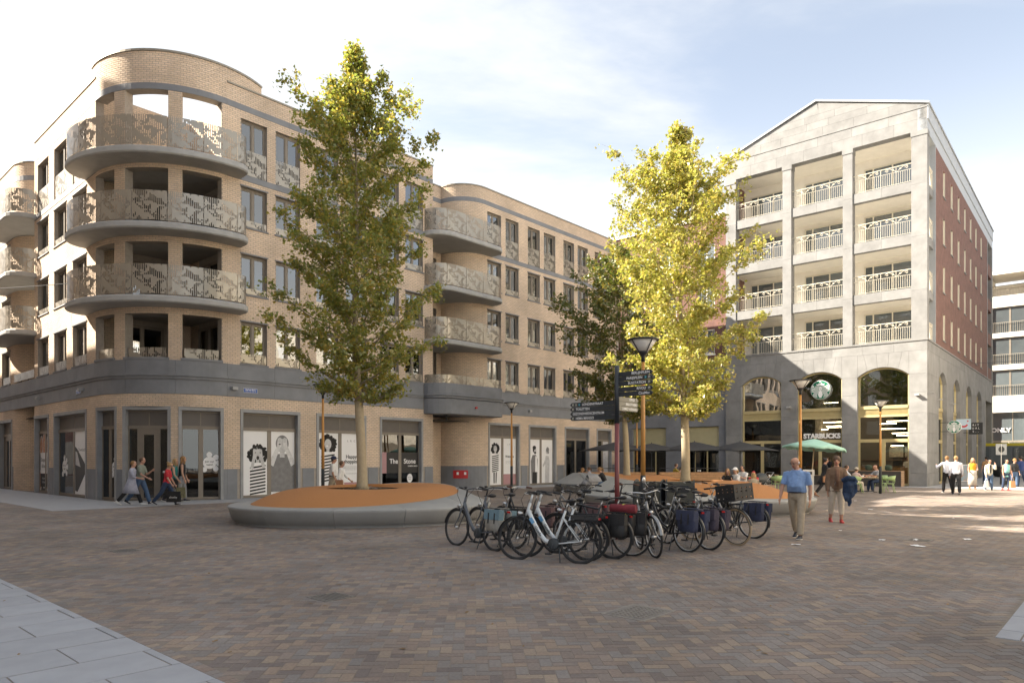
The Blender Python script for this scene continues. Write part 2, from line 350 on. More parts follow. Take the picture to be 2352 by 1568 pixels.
def brick_fill(S, u0, u1, z0, z1):
    k = int(math.floor(z0/CH+.01))
    while k*CH < z1-.015:
        za, zb = max(z0, k*CH)+.001, min(z1, k*CH+CH-.012)
        if zb-za > .02:
            j = int(math.floor(u0/BLN))-1
            off = (k % 2)*BLN/2
            while j*BLN+off < u1:
                a, b = max(u0, j*BLN+off)+.001, min(u1, j*BLN+off+BLN-.012)
                if b-a > .03: BRICKS.append((S, a, b, za, zb))
                j += 1
        k += 1
walls = MB()
def wall(S, u0, u1, z0, z1, openings=(), bricks=True, th=.3):
    zs = sorted(set([z0, z1]+[z for o in openings for z in o[2:] if z0 < z < z1]))
    for za, zb in zip(zs[:-1], zs[1:]):
        cuts = sorted([(max(o[0],u0), min(o[1],u1)) for o in openings if o[2] < zb-.001 and o[3] > za+.001 and o[1] > u0 and o[0] < u1])
        a = u0; segs = []
        for c0, c1 in cuts:
            if c0-a > .01: segs.append((a, c0))
            a = max(a, c1)
        if u1-a > .01: segs.append((a, u1))
        for s0, s1 in segs:
            cbox(walls, S, s0, s1, za, zb, -th, 0)
            if bricks: brick_fill(S, s0, s1, za, zb)
Z_BT, Z_PL = snap(4.22), snap(1.25)
Z_B1 = snap(5.58)
B2 = (snap(13.31), snap(13.55)); B3 = (snap(16.2), snap(16.45)); ZP = 17.1
ROWS = [(snap(13.55), snap(15.84), 14.6), (snap(11.34), snap(12.99), 11.67), (snap(8.51), snap(10.2), 8.81), (snap(5.66), snap(7.36), 6.05)]
RW = [(4.3,5.46),(5.87,7.04),(7.87,9.04),(9.46,10.63),(11.45,12.62),(13.04,14.21)]
RW2 = [(19.05,20.2),(20.6,21.75),(22.6,23.75),(24.15,25.3),(26.15,27.3),(27.7,28.85),(29.65,30.8)]
LW = [(4.78,6.6),(7.48,9.28),(10.15,11.9)]
LW2 = [(17.0,18.8),(19.9,21.7)]
RS = [(4.26,7.04),(7.87,10.61),(11.43,14.21)]; RS2 = [(19.12,21.87),(22.69,25.4),(26.29,29.02),(29.87,31.7)]
LS = [(4.79,9.29),(10.09,14.92),(15.78,19.3)]
ZS = snap(3.73)
def zone(S, u0, u1, wins, shops, zp=ZP):
    sh = [(a, b, 0, ZS) for a, b in shops]
    wall(S, u0, u1, 0, Z_PL, sh, False); wall(S, u0, u1, Z_PL, Z_BT, sh)
    wall(S, u0, u1, Z_BT, Z_B1, (), False)
    op = [(a, b, z0, z1) for a, b in wins for z0, z1, _ in ROWS]
    wall(S, u0, u1, Z_B1, B2[0], op); wall(S, u0, u1, B2[0], B2[1], (), False); wall(S, u0, u1, B2[1], B3[0], op)
    wall(S, u0, u1, *B3, (), False); wall(S, u0, u1, B3[1], zp)
zone(S_R, TR, 14.9, RW, RS); zone(S_R, 18.9, 32.3, RW2, RS2)
zone(S_L, TR, 12.46, LW, LS[:1]+[(10.09,12.44)]); zone(S_L, 16.4, 34, LW2, [(16.6,19.3)])
# recesses behind the balconies
door_r = [(15.0, 16.75, z, z+2.15) for z in (5.6, 7.97, 10.81, 13.65)]
wall(S_BB, 14.9, 17.1, 0, ZP, door_r+[(14.95,16.4,0,3.1)]); wall(S_BC, 0, 1.8*math.pi/2, Z_PL, ZP, ()); wall(S_BC, 0, 1.8*math.pi/2, 0, Z_PL, (), False); wall(S_BL, .3, 1.8, 0, ZP)
wall(S_LB, 12.46, 16.4, 0, ZP, [(12.6,14.2,z,z+2.15) for z in (5.6,7.97,10.81,13.65)]); wall(S_LC, 0, 1.8*math.pi/2, 0, ZP); wall(S_LR, .3, 1.8, 0, ZP)
# round tower: openings between columns
d2u = lambda d: R_(d)*TR
TO = [(-0.0, 21.2), (29.3, 55.8), (63.6, 86.5)]
tsh = [(d2u(a), d2u(b), 0, ZS) for a, b in ((1.0,23.1),(27.7,57.3),(61.5,87.8))]
UT = d2u(90)
wall(S_T, 0, UT, 0, Z_PL, tsh, False); wall(S_T, 0, UT, Z_PL, Z_BT, tsh); wall(S_T, 0, UT, Z_BT, Z_B1, (), False)
TZ = [(snap(5.62), snap(7.38)), (snap(8.1), snap(10.25)), (snap(10.9), snap(13.1)), (snap(13.7), snap(16.2))]
wall(S_T, 0, UT, Z_B1, B3[0], [(d2u(a), d2u(b), z0, z1) for a, b in TO for z0, z1 in TZ], th=.42)
wall(S_T, 0, UT, *B3, (), False, th=.42); wall(S_T, d2u(-8), d2u(118), B3[1], 17.68, th=.25)
wo_ = walls.build('wall', 'mortar', lb)
# notch walls of the loggias
nw = MB().box(4.1, 4.3, .3, 4.4, 4.6, 16.9).box(.3, 4.3, 4.4, 4.6, 4.6, 16.9); nw.build('loggia_wall', 'mortar', lb)
for a, b, S in ((.3,4.1,Surf(lambda u,o:(u,4.4-o),'nb')), (.3,4.4,Surf(lambda u,o:(4.1-o,u),'nl',True))):
    for z0, z1 in ((13.7,16.9),): brick_fill(S, a, b, z0, z1)
    for z0 in (5.2, 8.0, 10.8): brick_fill(S, a, a+.7, z0, z0+2.5); brick_fill(S, b-.9, b, z0, z0+2.5)
# the bricks: the 300 nearest as pieces, the rest joined
def lay_bricks():
    cq = np.array([(4,5,6,7),(0,1,5,4),(1,2,6,5),(2,3,7,6),(3,0,4,7)]); cqf = cq[:, ::-1]
    info = []
    for i, (S, a, b, za, zb) in enumerate(BRICKS):
        x, y = S.f((a+b)/2, 0); p = LB(float(x), float(y)); info.append((p.length+(0 if (b-a > .2 and zb-za > .065 and S.name in ('t','r')) else 1e6)+.9*abs((za+zb)/2-2.6), i))
    info.sort(); near = set(i for _, i in info[:300])
    V, Q = [], []; rng = random.Random(5); n = 0
    for i, (S, a, b, za, zb) in enumerate(BRICKS):
        if i in near: continue
        o = .006+rng.uniform(-.0015, .0015)
        c = [(a,0,za),(b,0,za),(b,0,zb),(a,0,zb),(a+.002,o,za+.002),(b-.002,o,za+.002),(b-.002,o,zb-.002),(a+.002,o,zb-.002)]
        for u, oo, z in c: x, y = S.f(u, oo); V.append((float(x), float(y), z))
        Q.append((cqf if S.fw else cq)+8*n); n += 1
    np_mesh('brickwork', V, np.concatenate(Q), 'yellow_brick', wo_, 'stuff')
    L2, H2 = (BLN-.014)/2, (CH-.014)/2
    me = bpy.data.meshes.new('brick'); me.from_pydata([(-L2,0,-H2),(L2,0,-H2),(L2,0,H2),(-L2,0,H2),(-L2+.002,-.006,-H2+.002),(L2-.002,-.006,-H2+.002),(L2-.002,-.006,H2-.002),(-L2+.002,-.006,H2-.002)], [], [tuple(q) for q in cq]); me.materials.append(M['yellow_brick_piece'])
    for i in near:
        S, a, b, za, zb = BRICKS[i]; u = (a+b)/2; x, y = S.f(u, 0); ob = link('brick', me, wo_); ob.location = (float(x), float(y), (za+zb)/2)
        ob.rotation_euler = (0,0, (u/TR-math.pi/2) if S.name == 't' else 0)
lay_bricks()
# ---- stone: plinth, bands, cornice, block by block
def stones(S, u0, u1, z0, z1, o1, ln=1.7, name='stone_block', m='bluestone', openings=()):
    a = u0
    segs = []
    for c0, c1 in sorted(openings):
        if c0 > a+.02: segs.append((a, min(c0,u1)))
        a = max(a, c1)
    if a < u1-.02: segs.append((a, u1))
    for s0, s1 in segs:
        n = max(1, round((s1-s0)/ln))
        for i in range(n):
            p, q = s0+(s1-s0)*i/n, s0+(s1-s0)*(i+1)/n
            cbox(MB(), S, p+.003, q-.003, z0+.002, z1-.002, .0, o1).build(name, m, lb)
fr = .13
for S, u0, u1, shops in ((S_R, TR, 14.9, RS), (S_R, 18.9, 32.3, RS2), (S_L, TR, 12.46, LS[:1]+[(10.09,12.46)]), (S_L, 16.4, 34, [(16.6,19.3)]), (S_T, 0, UT, [(a[0],a[1]) for a in tsh]), (S_BC, 0, 1.8*math.pi/2, ())):
    stones(S, u0, u1, 0, Z_PL, .02, 3, 'plinth_stone', 'bluestone', [(a-fr if S is not S_T else a, b+fr if S is not S_T else b) for a, b in shops])
for S, u0, u1 in ((S_R, TR, 14.2), (S_R, 19.3, 32.3), (S_L, TR, 34), (S_T, 0, UT)):
    stones(S, u0, u1, Z_BT, 4.81, .03, 2.3); stones(S, u0, u1, 4.82, 4.93, .07, 2.3, 'cornice'); stones(S, u0, u1, 4.93, 5.03, .12, 2.3, 'cornice'); stones(S, u0, u1, 5.03, Z_B1+.01, .035, 2.3)
for S, u0, u1 in ((S_R, TR, 14.9), (S_R, 18.9, 32.3), (S_L, TR, 12.46), (S_L, 16.4, 34), (S_BC, 0, 1.8*math.pi/2), (S_BB, 14.9, 17.1), (S_LC, 0, 1.8*math.pi/2)):
    if S.name not in ('bb',): stones(S, u0, u1, *B2, .02, 2.6, 'stone_band')
    stones(S, u0, u1, *B3, .014, 2.6, 'stone_band')
stones(S_T, 0, UT, *B3, .02, 1.9, 'stone_band')
# soffit ring of the tower opening is stone too
for S, u0, u1, z in ((S_R, TR, 14.9, ZP), (S_R, 18.9, 32.3, ZP), (S_L, TR, 12.46, ZP), (S_L, 16.4, 34, ZP), (S_BC, 0, 1.8*math.pi/2, ZP), (S_BB, 14.9, 17.1, ZP), (S_LC, 0, 1.8*math.pi/2, ZP), (S_LB, 12.46, 16.4, ZP)):
    cbox(MB(), S, u0, u1, z, z+.07, -.34, .045).build('coping', 'coping', lb)
cbox(MB(), S_T, d2u(-8), d2u(118), 17.68, 17.76, -.3, .05).build('coping', 'coping', lb)
# ---- floors, core, roof, far walls
def plan(ins=.3, notch=False):
    arc = [(TR-(TR-ins)*math.cos(R_(a)), TR-(TR-ins)*math.sin(R_(a))) for a in range(0, 91, 10)]
    if notch: arc = [(ins, 4.5), (4.2, 4.5), (4.2, ins)]
    return arc+[(14.6,ins),(14.6,2.1),(17.1,2.1),(18.9,ins+1.4),(19.2,ins),(32.2,ins),(32.2,14),(14,14),(14,33.9),(ins,33.9),(ins,16.7),(1.7,16.4),(2.1,15),(2.1,12.2),(ins,12.2)]
fl = MB()
for z0, z1 in ((4.3,5.2),(7.66,7.95),(10.5,10.78),(13.34,13.62)): fl.prism(plan(), z0, z1)
fl.prism(plan(.3, True), 16.55, 16.85); fl.build('floor_slab', 'soffit', lb)
core = MB().prism([(6.2,3.7),(32.0,3.7),(32.0,13.8),(13.8,13.8),(13.8,33.5),(3.7,33.5),(3.7,6.0),(6.2,6.0)], .01, 16.5); core.build('inner_wall', 'interior_wall', lb)
fw = MB().box(32.3, 32.6, 0, 14, 0, ZP).box(14, 32.6, 14, 14.3, 0, ZP).box(14, 14.3, 14.3, 34, 0, ZP).box(0, 14.3, 34, 34.3, 0, ZP); fw.build('rear_wall', 'mortar', lb)
# rooms split by cross walls so that one does not look along the whole floor
cw = MB()
for s in (7.45, 11.0, 22.2, 25.7, 29.3): cw.box(s, s+.1, .31, 3.69, 5.2, 16.5)
for t in (7.0, 9.7, 12.0, 19.4): cw.box(.31, 3.69, t, t+.1, 5.2, 16.5)
cw.build('room_wall', 'interior_wall', lb)
# ---- windows
def locmtx(P0, P1):
    x = Vector((P1[0]-P0[0], P1[1]-P0[1], 0)); w = x.length; x.normalize(); y = Vector((-x.y, x.x, 0)); m = Matrix((x, y, Vector((0,0,1)))).transposed().to_4x4(); m.translation = Vector((P0[0], P0[1], 0)); return m, w
rw = random.Random(11)
def window(P0, P1, z0, z1, zp, depth=.16, parent=None, sill=True, fm='taupe', pm='perf_panel', curt=.45):
    m, w = locmtx(P0, P1); b = .055; parent = parent or lb; o = bpy.data.objects
    f = MB().box(.0, b, depth, depth+.07, z0, z1).box(w-b, w, depth, depth+.07, z0, z1).box(b, w-b, depth, depth+.07, z1-.07, z1).box(b, w-b, depth, depth+.07, z0, z0+.07).box(w/2-.05, w/2+.05, depth-.01, depth+.07, z0+.07, z1-.07)
    for c in (w/4+.01, 3*w/4-.01): 
        hw = w/4-.045
        f.box(c-hw, c-hw+.05, depth+.012, depth+.06, z0+.07, z1-.07).box(c+hw-.05, c+hw, depth+.012, depth+.06, z0+.07, z1-.07).box(c-hw+.05, c+hw-.05, depth+.012, depth+.06, z1-.12, z1-.07)
    fo = f.xf(m).build('window', fm, parent)
    for c0, c1 in ((b, w/2-.05), (w/2+.05, w-b)): MB().box(c0+.05, c1-.05, depth+.03, depth+.04, z0+.07, z1-.12).xf(m).build('pane', 'window_glass', fo)
    if rw.random() < curt:
        cu = MB(); a0, a1 = (b, w*.45) if rw.random() < .5 else (w*.1, w-b); n = 14
        for i in range(n):
            xa, xb = a0+(a1-a0)*i/n, a0+(a1-a0)*(i+1)/n; ya, yb = depth+.2+.03*(i%2), depth+.2+.03*((i+1)%2)
            cu.face([(xa,ya,z0),(xb,yb,z0),(xb,yb,z1-.1),(xa,ya,z1-.1)])
        cu.xf(m).build('curtain', 'curtain', fo)
    if zp:
        MB().box(.015, w-.015, .03, .036, z0+.03, zp).xf(m).build('perforated_panel', pm, fo, uv=None if False else (lambda mi: (lambda x,y,zz: ((mi @ Vector((x,y,zz))).x+.35, zz-z0+.2)))(m.inverted()))
    if sill:
        MB().box(-.06, w+.06, -.055, .10, z0-.07, z0-.012).xf(m).build('sill', 'bluestone', fo); MB().box(-.05, w+.05, -.045, .15, z1+.004, z1+.05).xf(m).build('lintel', 'bluestone', fo)
    return fo
for (z0, z1, zp) in ROWS:
    top = z0 > 13
    for a, b in RW+RW2: window((a,0), (b,0), z0, z1, zp, sill=not top)
    for a, b in LW+LW2: window((0,b), (0,a), z0, z1, zp, sill=not top)
for z in (5.6, 7.97, 10.81, 13.65):
    window((15.0,1.8), (16.75,1.8), z, z+2.15, None, sill=False); window((1.8,14.2), (1.8,12.6), z, z+2.15, None, sill=False)
# glazed doors of the tower loggias
for z in (5.22, 7.97, 10.8):
    window((1.1,4.38), (2.9,4.38), z, z+2.2, None, depth=-.06, sill=False, curt=.8); window((4.08,3.4), (4.08,1.3), z, z+2.2, None, depth=-.06, sill=False, curt=.8)
    MB().box(3.4,3.72,3.5,3.82,z,z+2.3).build('pier', 'yellow_brick_piece', lb)
# low panels in the first-floor tower openings
for a, b in TO:
    p0, p1 = S_T.f(d2u(a+1.2), -.1), S_T.f(d2u(b-1.2), -.1); m, w = locmtx(p0, p1)
    MB().box(0, w, 0, .008, 5.66, 6.07).xf(m).build('perforated_panel', 'perf_panel', lb, uv=(lambda mi: lambda x,y,z: ((mi @ Vector((x,y,z))).x+.6, z-5.5))(m.inverted()))
    cbox(MB(), S_T, d2u(a)-.04, d2u(b)+.04, Z_B1+.01, 5.66, -.25, .06).build('sill', 'bluestone', lb)
# ---- balconies
def poly_rail(pts, z0, z1, name, parent, plen=1.25, mname='perf_panel', uo=0.0):
    P = [Vector((p[0],p[1],0)) for p in pts]; L = [0]
    for a, b in zip(P[:-1], P[1:]): L.append(L[-1]+(b-a).length)
    tot = L[-1]; n = max(1, round(tot/plen))
    def pt(s):
        for i in range(len(L)-1):
            if s <= L[i+1]+1e-6: f = (s-L[i])/max(1e-6, L[i+1]-L[i]); p = P[i].lerp(P[i+1], f); break
        q0, q1 = P[max(0,i-0)], P[min(len(P)-1,i+1)]; d = (q1-q0).normalized(); return p, Vector((-d.y, d.x, 0))
    for k in range(n):
        s0, s1 = tot*k/n+.008, tot*(k+1)/n-.008; m = 8; mb = MB(); uvs = []
        for i in range(m+1):
            s = s0+(s1-s0)*i/m; p, nn = pt(s)
            for o, z in ((0,z0),(0,z1),(.008,z1),(.008,z0)): mb.v.append((p.x+nn.x*o, p.y+nn.y*o, z)); uvs.append((s-s0+.35+uo, z-z0+.1))
        for i in range(m):
            for j in range(4): mb.f.append((4*i+j, 4*i+(j+1)%4, 4*i+4+(j+1)%4, 4*i+4+j))
        mb.f += [(0,3,2,1), (4*m,4*m+1,4*m+2,4*m+3)]
        d = {tuple(round(c,5) for c in v): u for v, u in zip(mb.v, uvs)}
        mb.build(name, mname, parent, uv=lambda x,y,z: d[(round(x,5),round(y,5),round(z,5))], smooth=False)
    po = MB()
    for k in range(n+1):
        s = min(max(tot*k/n, .02), tot-.02); p, nn = pt(s); po.tube([(p.x+nn.x*.04,p.y+nn.y*.04,z0-.12),(p.x+nn.x*.04,p.y+nn.y*.04,z1-.04)], .014, 6)
    po.build('rail_posts', 'taupe', parent)
def offset_poly(pts, d):
    out = []
    for i, p in enumerate(pts):
        a, b = Vector(pts[max(0,i-1)]), Vector(pts[min(len(pts)-1,i+1)]); t = (b-a).normalized(); out.append((p[0]-t.y*d, p[1]+t.x*d))
    return out
RB = 4.72
def tower_outline():
    pts = [(-.02+(-1.0)*math.sin(R_(a)), 3.9+1.05*math.cos(R_(a))) for a in range(0, 90, 15)]
    pts += [(TR-RB*math.cos(R_(a)), TR-RB*math.sin(R_(a))) for a in range(0, 91, 5)]
    pts += [(3.75+.55*math.sin(R_(a)), -.47-.55*math.cos(R_(a))) for a in range(20, 91, 14)]+[(4.3, -.02)]
    return pts
def slab_edge(mb, pts, close, z0, z1, r=.05):
    """slab with a rounded lower and upper nose"""
    n = len(pts)
    rings = [(r, z0), (0, z0+r), (0, z1-r), (r, z1)]; o = len(mb.v)
    for d, z in rings:
        q = offset_poly(pts, d)+list(close); m = len(q)
        mb.v += [(p[0], p[1], z) for p in q]
    for k in range(3):
        for i in range(m): j = (i+1)%m; mb.f.append((o+k*m+i, o+k*m+j, o+(k+1)*m+j, o+(k+1)*m+i))
    mb.f.append(tuple(o+i for i in range(m-1,-1,-1))); mb.f.append(tuple(o+3*m+i for i in range(m))); return mb
to = tower_outline()
for i, z in enumerate((13.56, 10.7, 7.9)):
    b = slab_edge(MB(), to, [(4.25,.05),(2.6,2.6),(.05,4.9)], z-.27, z).build('balcony', 'concrete', lb)
    poly_rail(offset_poly(to, .07), z+.05, z+1.18, 'perforated_panel', b, 1.35)
def bay_outline():
    pts = [(14.25+1.3*(1-math.cos(R_(a))), -1.15*math.sin(R_(a))) for a in range(0, 91, 15)]
    pts += [(17.0,-1.15),(18.6,-1.15)]+[(18.75+.75*math.sin(R_(a)), -.5-.65*math.cos(R_(a))) for a in range(10, 91, 16)]+[(19.5,-.02)]
    return pts
bo = bay_outline(); bcl = [(19.4,.1),(17.0,1.79),(14.92,1.79),(14.92,.1)]
for z in (13.56, 10.7, 7.9):
    b = slab_edge(MB(), bo, bcl, z-.26, z).build('balcony', 'concrete', lb); poly_rail(offset_poly(bo, .07), z+.05, z+1.15, 'perforated_panel', b, 1.3)
cn = slab_edge(MB(), bo, bcl, 4.0, 4.8, .02).build('canopy', 'bluestone', lb); slab_edge(MB(), offset_poly(bo,-.05), bcl, 4.82, 4.93, .02).build('cornice', 'bluestone', cn); slab_edge(MB(), offset_poly(bo,-.1), bcl, 4.935, 5.03, .02).build('cornice', 'bluestone', cn); slab_edge(MB(), bo, bcl, 5.035, 5.6, .02).build('stone_block', 'bluestone', cn)
poly_rail(offset_poly(bo, .07), 5.62, 6.05, 'perforated_panel', cn, 1.3)
lo = [(y, x) for x, y in [(17.2-(p[0]-14.25)*.95+0, p[1]) for p in bo]]
lo = [( -1.15*math.sin(R_(a)), 12.1+.9*(1-math.cos(R_(a)))) for a in range(90, -1, -15)]
lo2 = [(-.02,17.9)]+[(-.4-.75*math.sin(R_(a)), 17.0+.9*math.cos(R_(a))) for a in range(10, 91, 16)]+[(-1.15,16.5),(-1.15,13.3)]+lo
lcl = [(.1,12.2),(.1,12.5),(1.79,12.5),(1.79,14.6),(.1,17.6)]
for z in (13.56, 10.7, 7.9):
    b = slab_edge(MB(), lo2, lcl, z-.26, z).build('balcony', 'concrete', lb); poly_rail(offset_poly(lo2, .07), z+.05, z+1.15, 'perforated_panel', b, 1.3)
poly_rail([(-.0,16.3),(-.0,12.55)], 5.66, 6.05, 'perforated_panel', lb, 1.3)
# ---- shopfronts with their prints
mat('arm_print', (.62,.62,.62), .5, .15, 8)
class Print:
    """flat ink shapes on a glazed panel; each call is a thin layer a little proud of the last"""
    def __init__(s, parent, m, y): s.p = parent; s.m = m; s.y = y; s.k = 0
    def poly(s, polys, mt):
        s.k += 1; y = s.y-.0015*s.k; mb = MB()
        for p in polys: mb.face([(q[0], y, q[1]) for q in p])
        return mb.xf(s.m).build('print', mt, s.p)
    def ell(s, items, mt, n=14):
        s.poly([[(x+rx*math.cos(2*math.pi*i/n), z+rz*math.sin(2*math.pi*i/n)) for i in range(n)] for x, z, rx, rz in items], mt)
    def rect(s, x0, x1, z0, z1, mt): s.poly([[(x0,z0),(x1,z0),(x1,z1),(x0,z1)]], mt)
    def text(s, t, x, z, size, mt, align='CENTER', bold=0.0):
        s.k += 1; l = s.m @ Matrix.Translation((x, s.y-.0015*s.k, z)) @ Matrix.Rotation(math.pi/2, 4, 'X'); text(t, size, mt, s.p, l, align, 'lettering', 0.0, bold)
def curls(cx, cz, rx, rz, n, seed, r=.05):
    q = random.Random(seed); return [(cx+rx*math.cos(a)*f, cz+rz*math.sin(a)*f, r*q.uniform(.7,1.3), r*q.uniform(.7,1.3)) for a, f in ((q.uniform(0,6.283), math.sqrt(q.uniform(0,1))) for _ in range(n))]
def stripes(poly_x, z0, z1, slope, n):
    out = []
    for i in range(n):
        za = z0+(z1-z0)*i/n; h = (z1-z0)/n*.52
        x0, x1 = poly_x((za-z0)/(z1-z0)); out.append([(x0,za),(x1,za+slope),(x1,za+slope+h),(x0,za+h)])
    return out
def girl(pr, x, z, k, smile=False):
    """curly-haired girl in a striped dress, k = height of the figure"""
    pr.ell(curls(x, z+.80*k, .20*k, .19*k, 130, int(k*100), .034*k), 'ink', 8); pr.ell([(x, z+.80*k, .085*k, .115*k)], 'pale_print'); pr.rect(x-.035*k, x+.035*k, z+.62*k, z+.72*k, 'pale_print')
    pr.poly([[(x-.16*k,z+.64*k),(x+.16*k,z+.64*k),(x+.2*k,z+.25*k),(x+.17*k,z),(x-.15*k,z),(x-.2*k,z+.25*k)]], 'white_print')
    pr.poly(stripes(lambda f: (x-.165*k, x+.165*k), z, z+.58*k, .05*k, 9), 'ink')
    if smile: pr.ell([(x-.02*k,z+.765*k,.03*k,.012*k)], 'white_print')
    else:
        pr.poly([[(x-.16*k,z+.52*k),(x-.10*k,z+.50*k),(x-.03*k,z+.80*k),(x-.05*k,z+.92*k),(x-.1*k,z+.9*k),(x-.1*k,z+.78*k)],[(x+.16*k,z+.55*k),(x+.1*k,z+.52*k),(x+.02*k,z+.80*k),(x+.03*k,z+.92*k),(x+.09*k,z+.9*k),(x+.1*k,z+.78*k)]], 'pale_print')
        pr.ell([(x, z+.735*k, .03*k, .04*k), (x-.05*k,z+.84*k,.014*k,.01*k), (x+.05*k,z+.84*k,.014*k,.01*k)], 'ink')
def covered(pr, x, z, k):
    pr.poly([[(x-.27*k,z),(x+.25*k,z),(x+.26*k,z+.35*k),(x+.22*k,z+.58*k),(x+.1*k,z+.66*k),(x-.1*k,z+.66*k),(x-.24*k,z+.56*k)]], 'grey_print')
    pr.rect(x-.045*k, x+.045*k, z+.6*k, z+.74*k, 'pale_print'); pr.ell([(x, z+.84*k, .125*k, .15*k)], 'grey_print', 20); pr.ell([(x, z+.81*k, .095*k, .12*k)], 'pale_print')
    arm = lambda s: [(x+s*.26*k,z+.50*k),(x+s*.17*k,z+.44*k),(x+s*.055*k,z+.74*k),(x+s*.02*k,z+.80*k),(x+s*.015*k,z+.93*k),(x+s*.045*k,z+.95*k),(x+s*.085*k,z+.93*k),(x+s*.1*k,z+.80*k)]
    pr.poly([arm(-1), arm(1)], 'arm_print'); pr.poly([[(x+s*(.03+.018*i)*k,z+.86*k),(x+s*(.034+.018*i)*k,z+.86*k),(x+s*(.03+.018*i)*k,z+.94*k),(x+s*(.026+.018*i)*k,z+.94*k)] for s in (-1,1) for i in range(3)], 'grey_print'); pr.ell([(x-.05*k,z+.83*k,.022*k,.012*k)], 'ink')
def bubbles(pr, x, z, r):
    pr.ell([(x,z,r,r)]+[(x+r*1.35*math.cos(a), z+r*1.35*math.sin(a), r*.42, r*.42) for a in (1.6,.75,.0,-.8,-2.2)], 'white_print', 20)
    pr.text('Join our', x, z+r*.2, r*.42, 'ink', bold=.002); pr.text('team!', x, z-r*.3, r*.42, 'ink', bold=.002)
def shop(P0, P1, drawL=None, drawR=None, door=False, halves=2, lit=False, tp=None, parent=None, zt=None):
    m, w = locmtx(P0, P1); jb = .12; zt = zt or ZS
    so_ = MB().box(0, jb, -.035, .24, 0, zt-.14).box(w-jb, w, -.035, .24, 0, zt-.14).box(0, w, -.04, .24, zt-.138, zt+.005).xf(m).build('shopfront', 'bluestone_light', lb)
    x0, x1, y = jb, w-jb, .17; xm = (x0+x1)/2; f = MB()
    f.box(x0, x1, y-.03, y+.06, 2.85, 2.98).box(x0, x0+.05, y-.01, y+.06, .02, 2.85).box(x1-.05, x1, y-.01, y+.06, .02, 2.85).box(x0, x1, y-.012, y+.06, .02, .12).box(x0, x1, y, y+.06, 3.52, 3.595).box(xm-.015, xm+.015, y+.012, y+.06, 2.98, 3.52)
    if halves == 2: f.box(xm-.09, xm+.09, y-.011, y+.06, .12, 2.85)
    if door:
        for a in (x0+.42, x1-.42): f.box(a-.05, a+.05, y-.013, y+.07, .12, 2.85)
        f.box(x0+.47, x1-.47, y-.013, y+.07, 2.62, 2.85).box(x0+.47, x0+.62, y-.016, y+.07, .12, 2.62).box(x1-.62, x1-.47, y-.016, y+.07, .12, 2.62)
    f.xf(m).build('frame', 'taupe', so_)
    MB().box(x0, xm-.016, y+.02, y+.05, 2.985, 3.515).xf(m).build('transom_panel', 'taupe_mesh', so_); MB().box(xm+.016, x1, y+.02, y+.05, 2.985, 3.515).xf(m).build('transom_panel', 'taupe_mesh', so_)
    sp = [(x0+.05, xm-.09), (xm+.09, x1-.05)] if halves == 2 else [(x0+.05, x1-.05)]
    for (a, b), dr in zip(sp, (drawL, drawR)):
        MB().box(a, b, y+.02, y+.03, .12, 2.85).xf(m).build('pane', 'shop_glass', so_)
        if dr: dr(Print(so_, m, y+.012), a, b, .12, 2.85)
    return so_
def white(pr, a, b, z0, z1): pr.rect(a, b, z0, z1, 'white_print')
def d_kidL(pr, a, b, z0, z1): white(pr, a, b, z0, z1); girl(pr, a+.62*(b-a), z0+.0, 2.15)
def d_kidR(pr, a, b, z0, z1): white(pr, a, b, z0, z1); covered(pr, (a+b)/2-.03, z0+.1, 2.5)
def d_girlS(pr, a, b, z0, z1): white(pr, a, b, z0, z1); girl(pr, (a+b)/2, z0+.45, 2.2, True)
def d_happy(pr, a, b, z0, z1):
    white(pr, a, b, z0, z1); c = (a+b)/2; pr.rect(a, b, z0, z0+.42, 'pink_print'); pr.text('L   R   C', c, z1-.35, .13, 'ink'); pr.text('Happy', c, 1.75, .24, 'ink', bold=.006); pr.text('shopping', c, 1.52, .24, 'ink', bold=.006)
    for i, t in enumerate(('INTERNATIONAL FASHION | LOCAL HEROES', 'BRANDS & TRENDS | SPECIALTY SHOPS', 'LIFESTYLE & HEALTH | SERVICES')): pr.text(t, c, 1.28-.07*i, .05, 'grey_print')
    pr.text('LEIDSCHERIJNCENTRUM.NL', c, .95, .055, 'grey_print'); pr.text('LEIDSCHE', c, .3, .1, 'ink')
def d_welcome(pr, a, b, z0, z1):
    white(pr, a, b, z0, z1); c = (a+b)/2; pr.rect(a, b, z0, z0+.62, 'pink_print'); pr.text('L   R   C', c, z1-.35, .11, 'ink'); pr.text('Welcome', c, 1.78, .19, 'ink', bold=.005)
    for i in range(3): pr.text('INTERNATIONAL FASHION | LOCAL', c, 1.5-.07*i, .045, 'grey_print')
def d_stoneL(pr, a, b, z0, z1): pr.rect(a, b, .93, 1.98, 'ink'); pr.rect(a, a+.34*(b-a), .93, 1.98, 'pink_print'); pr.text('The', b-.02, 1.52, .34, 'white_print', 'RIGHT', .006)
def d_stoneR(pr, a, b, z0, z1):
    pr.rect(a, b, .93, 1.98, 'ink'); pr.text('Stone', (a+b)/2, 1.52, .34, 'white_print', bold=.006); pr.text('COMING SOON', b-.04, 1.28, .09, 'white_print', 'RIGHT', .002); pr.ell([((a+b)/2, .66, .18, .23)], 'white_print', 20); pr.text('Join our', (a+b)/2, .7, .075, 'ink'); pr.text('team!', (a+b)/2, .6, .075, 'ink')
def d_girlfull(pr, a, b, z0, z1):
    white(pr, a, b, z0, z1); c = (a+b)/2; girl(pr, c+.05, z0+.75, 1.7, True); pr.poly([[(c-.1,z0+.1),(c+.0,z0+.1),(c+.02,z0+.75),(c-.12,z0+.75)],[(c+.06,z0+.1),(c+.15,z0+.1),(c+.2,z0+.75),(c+.08,z0+.75)]], 'grey_print')
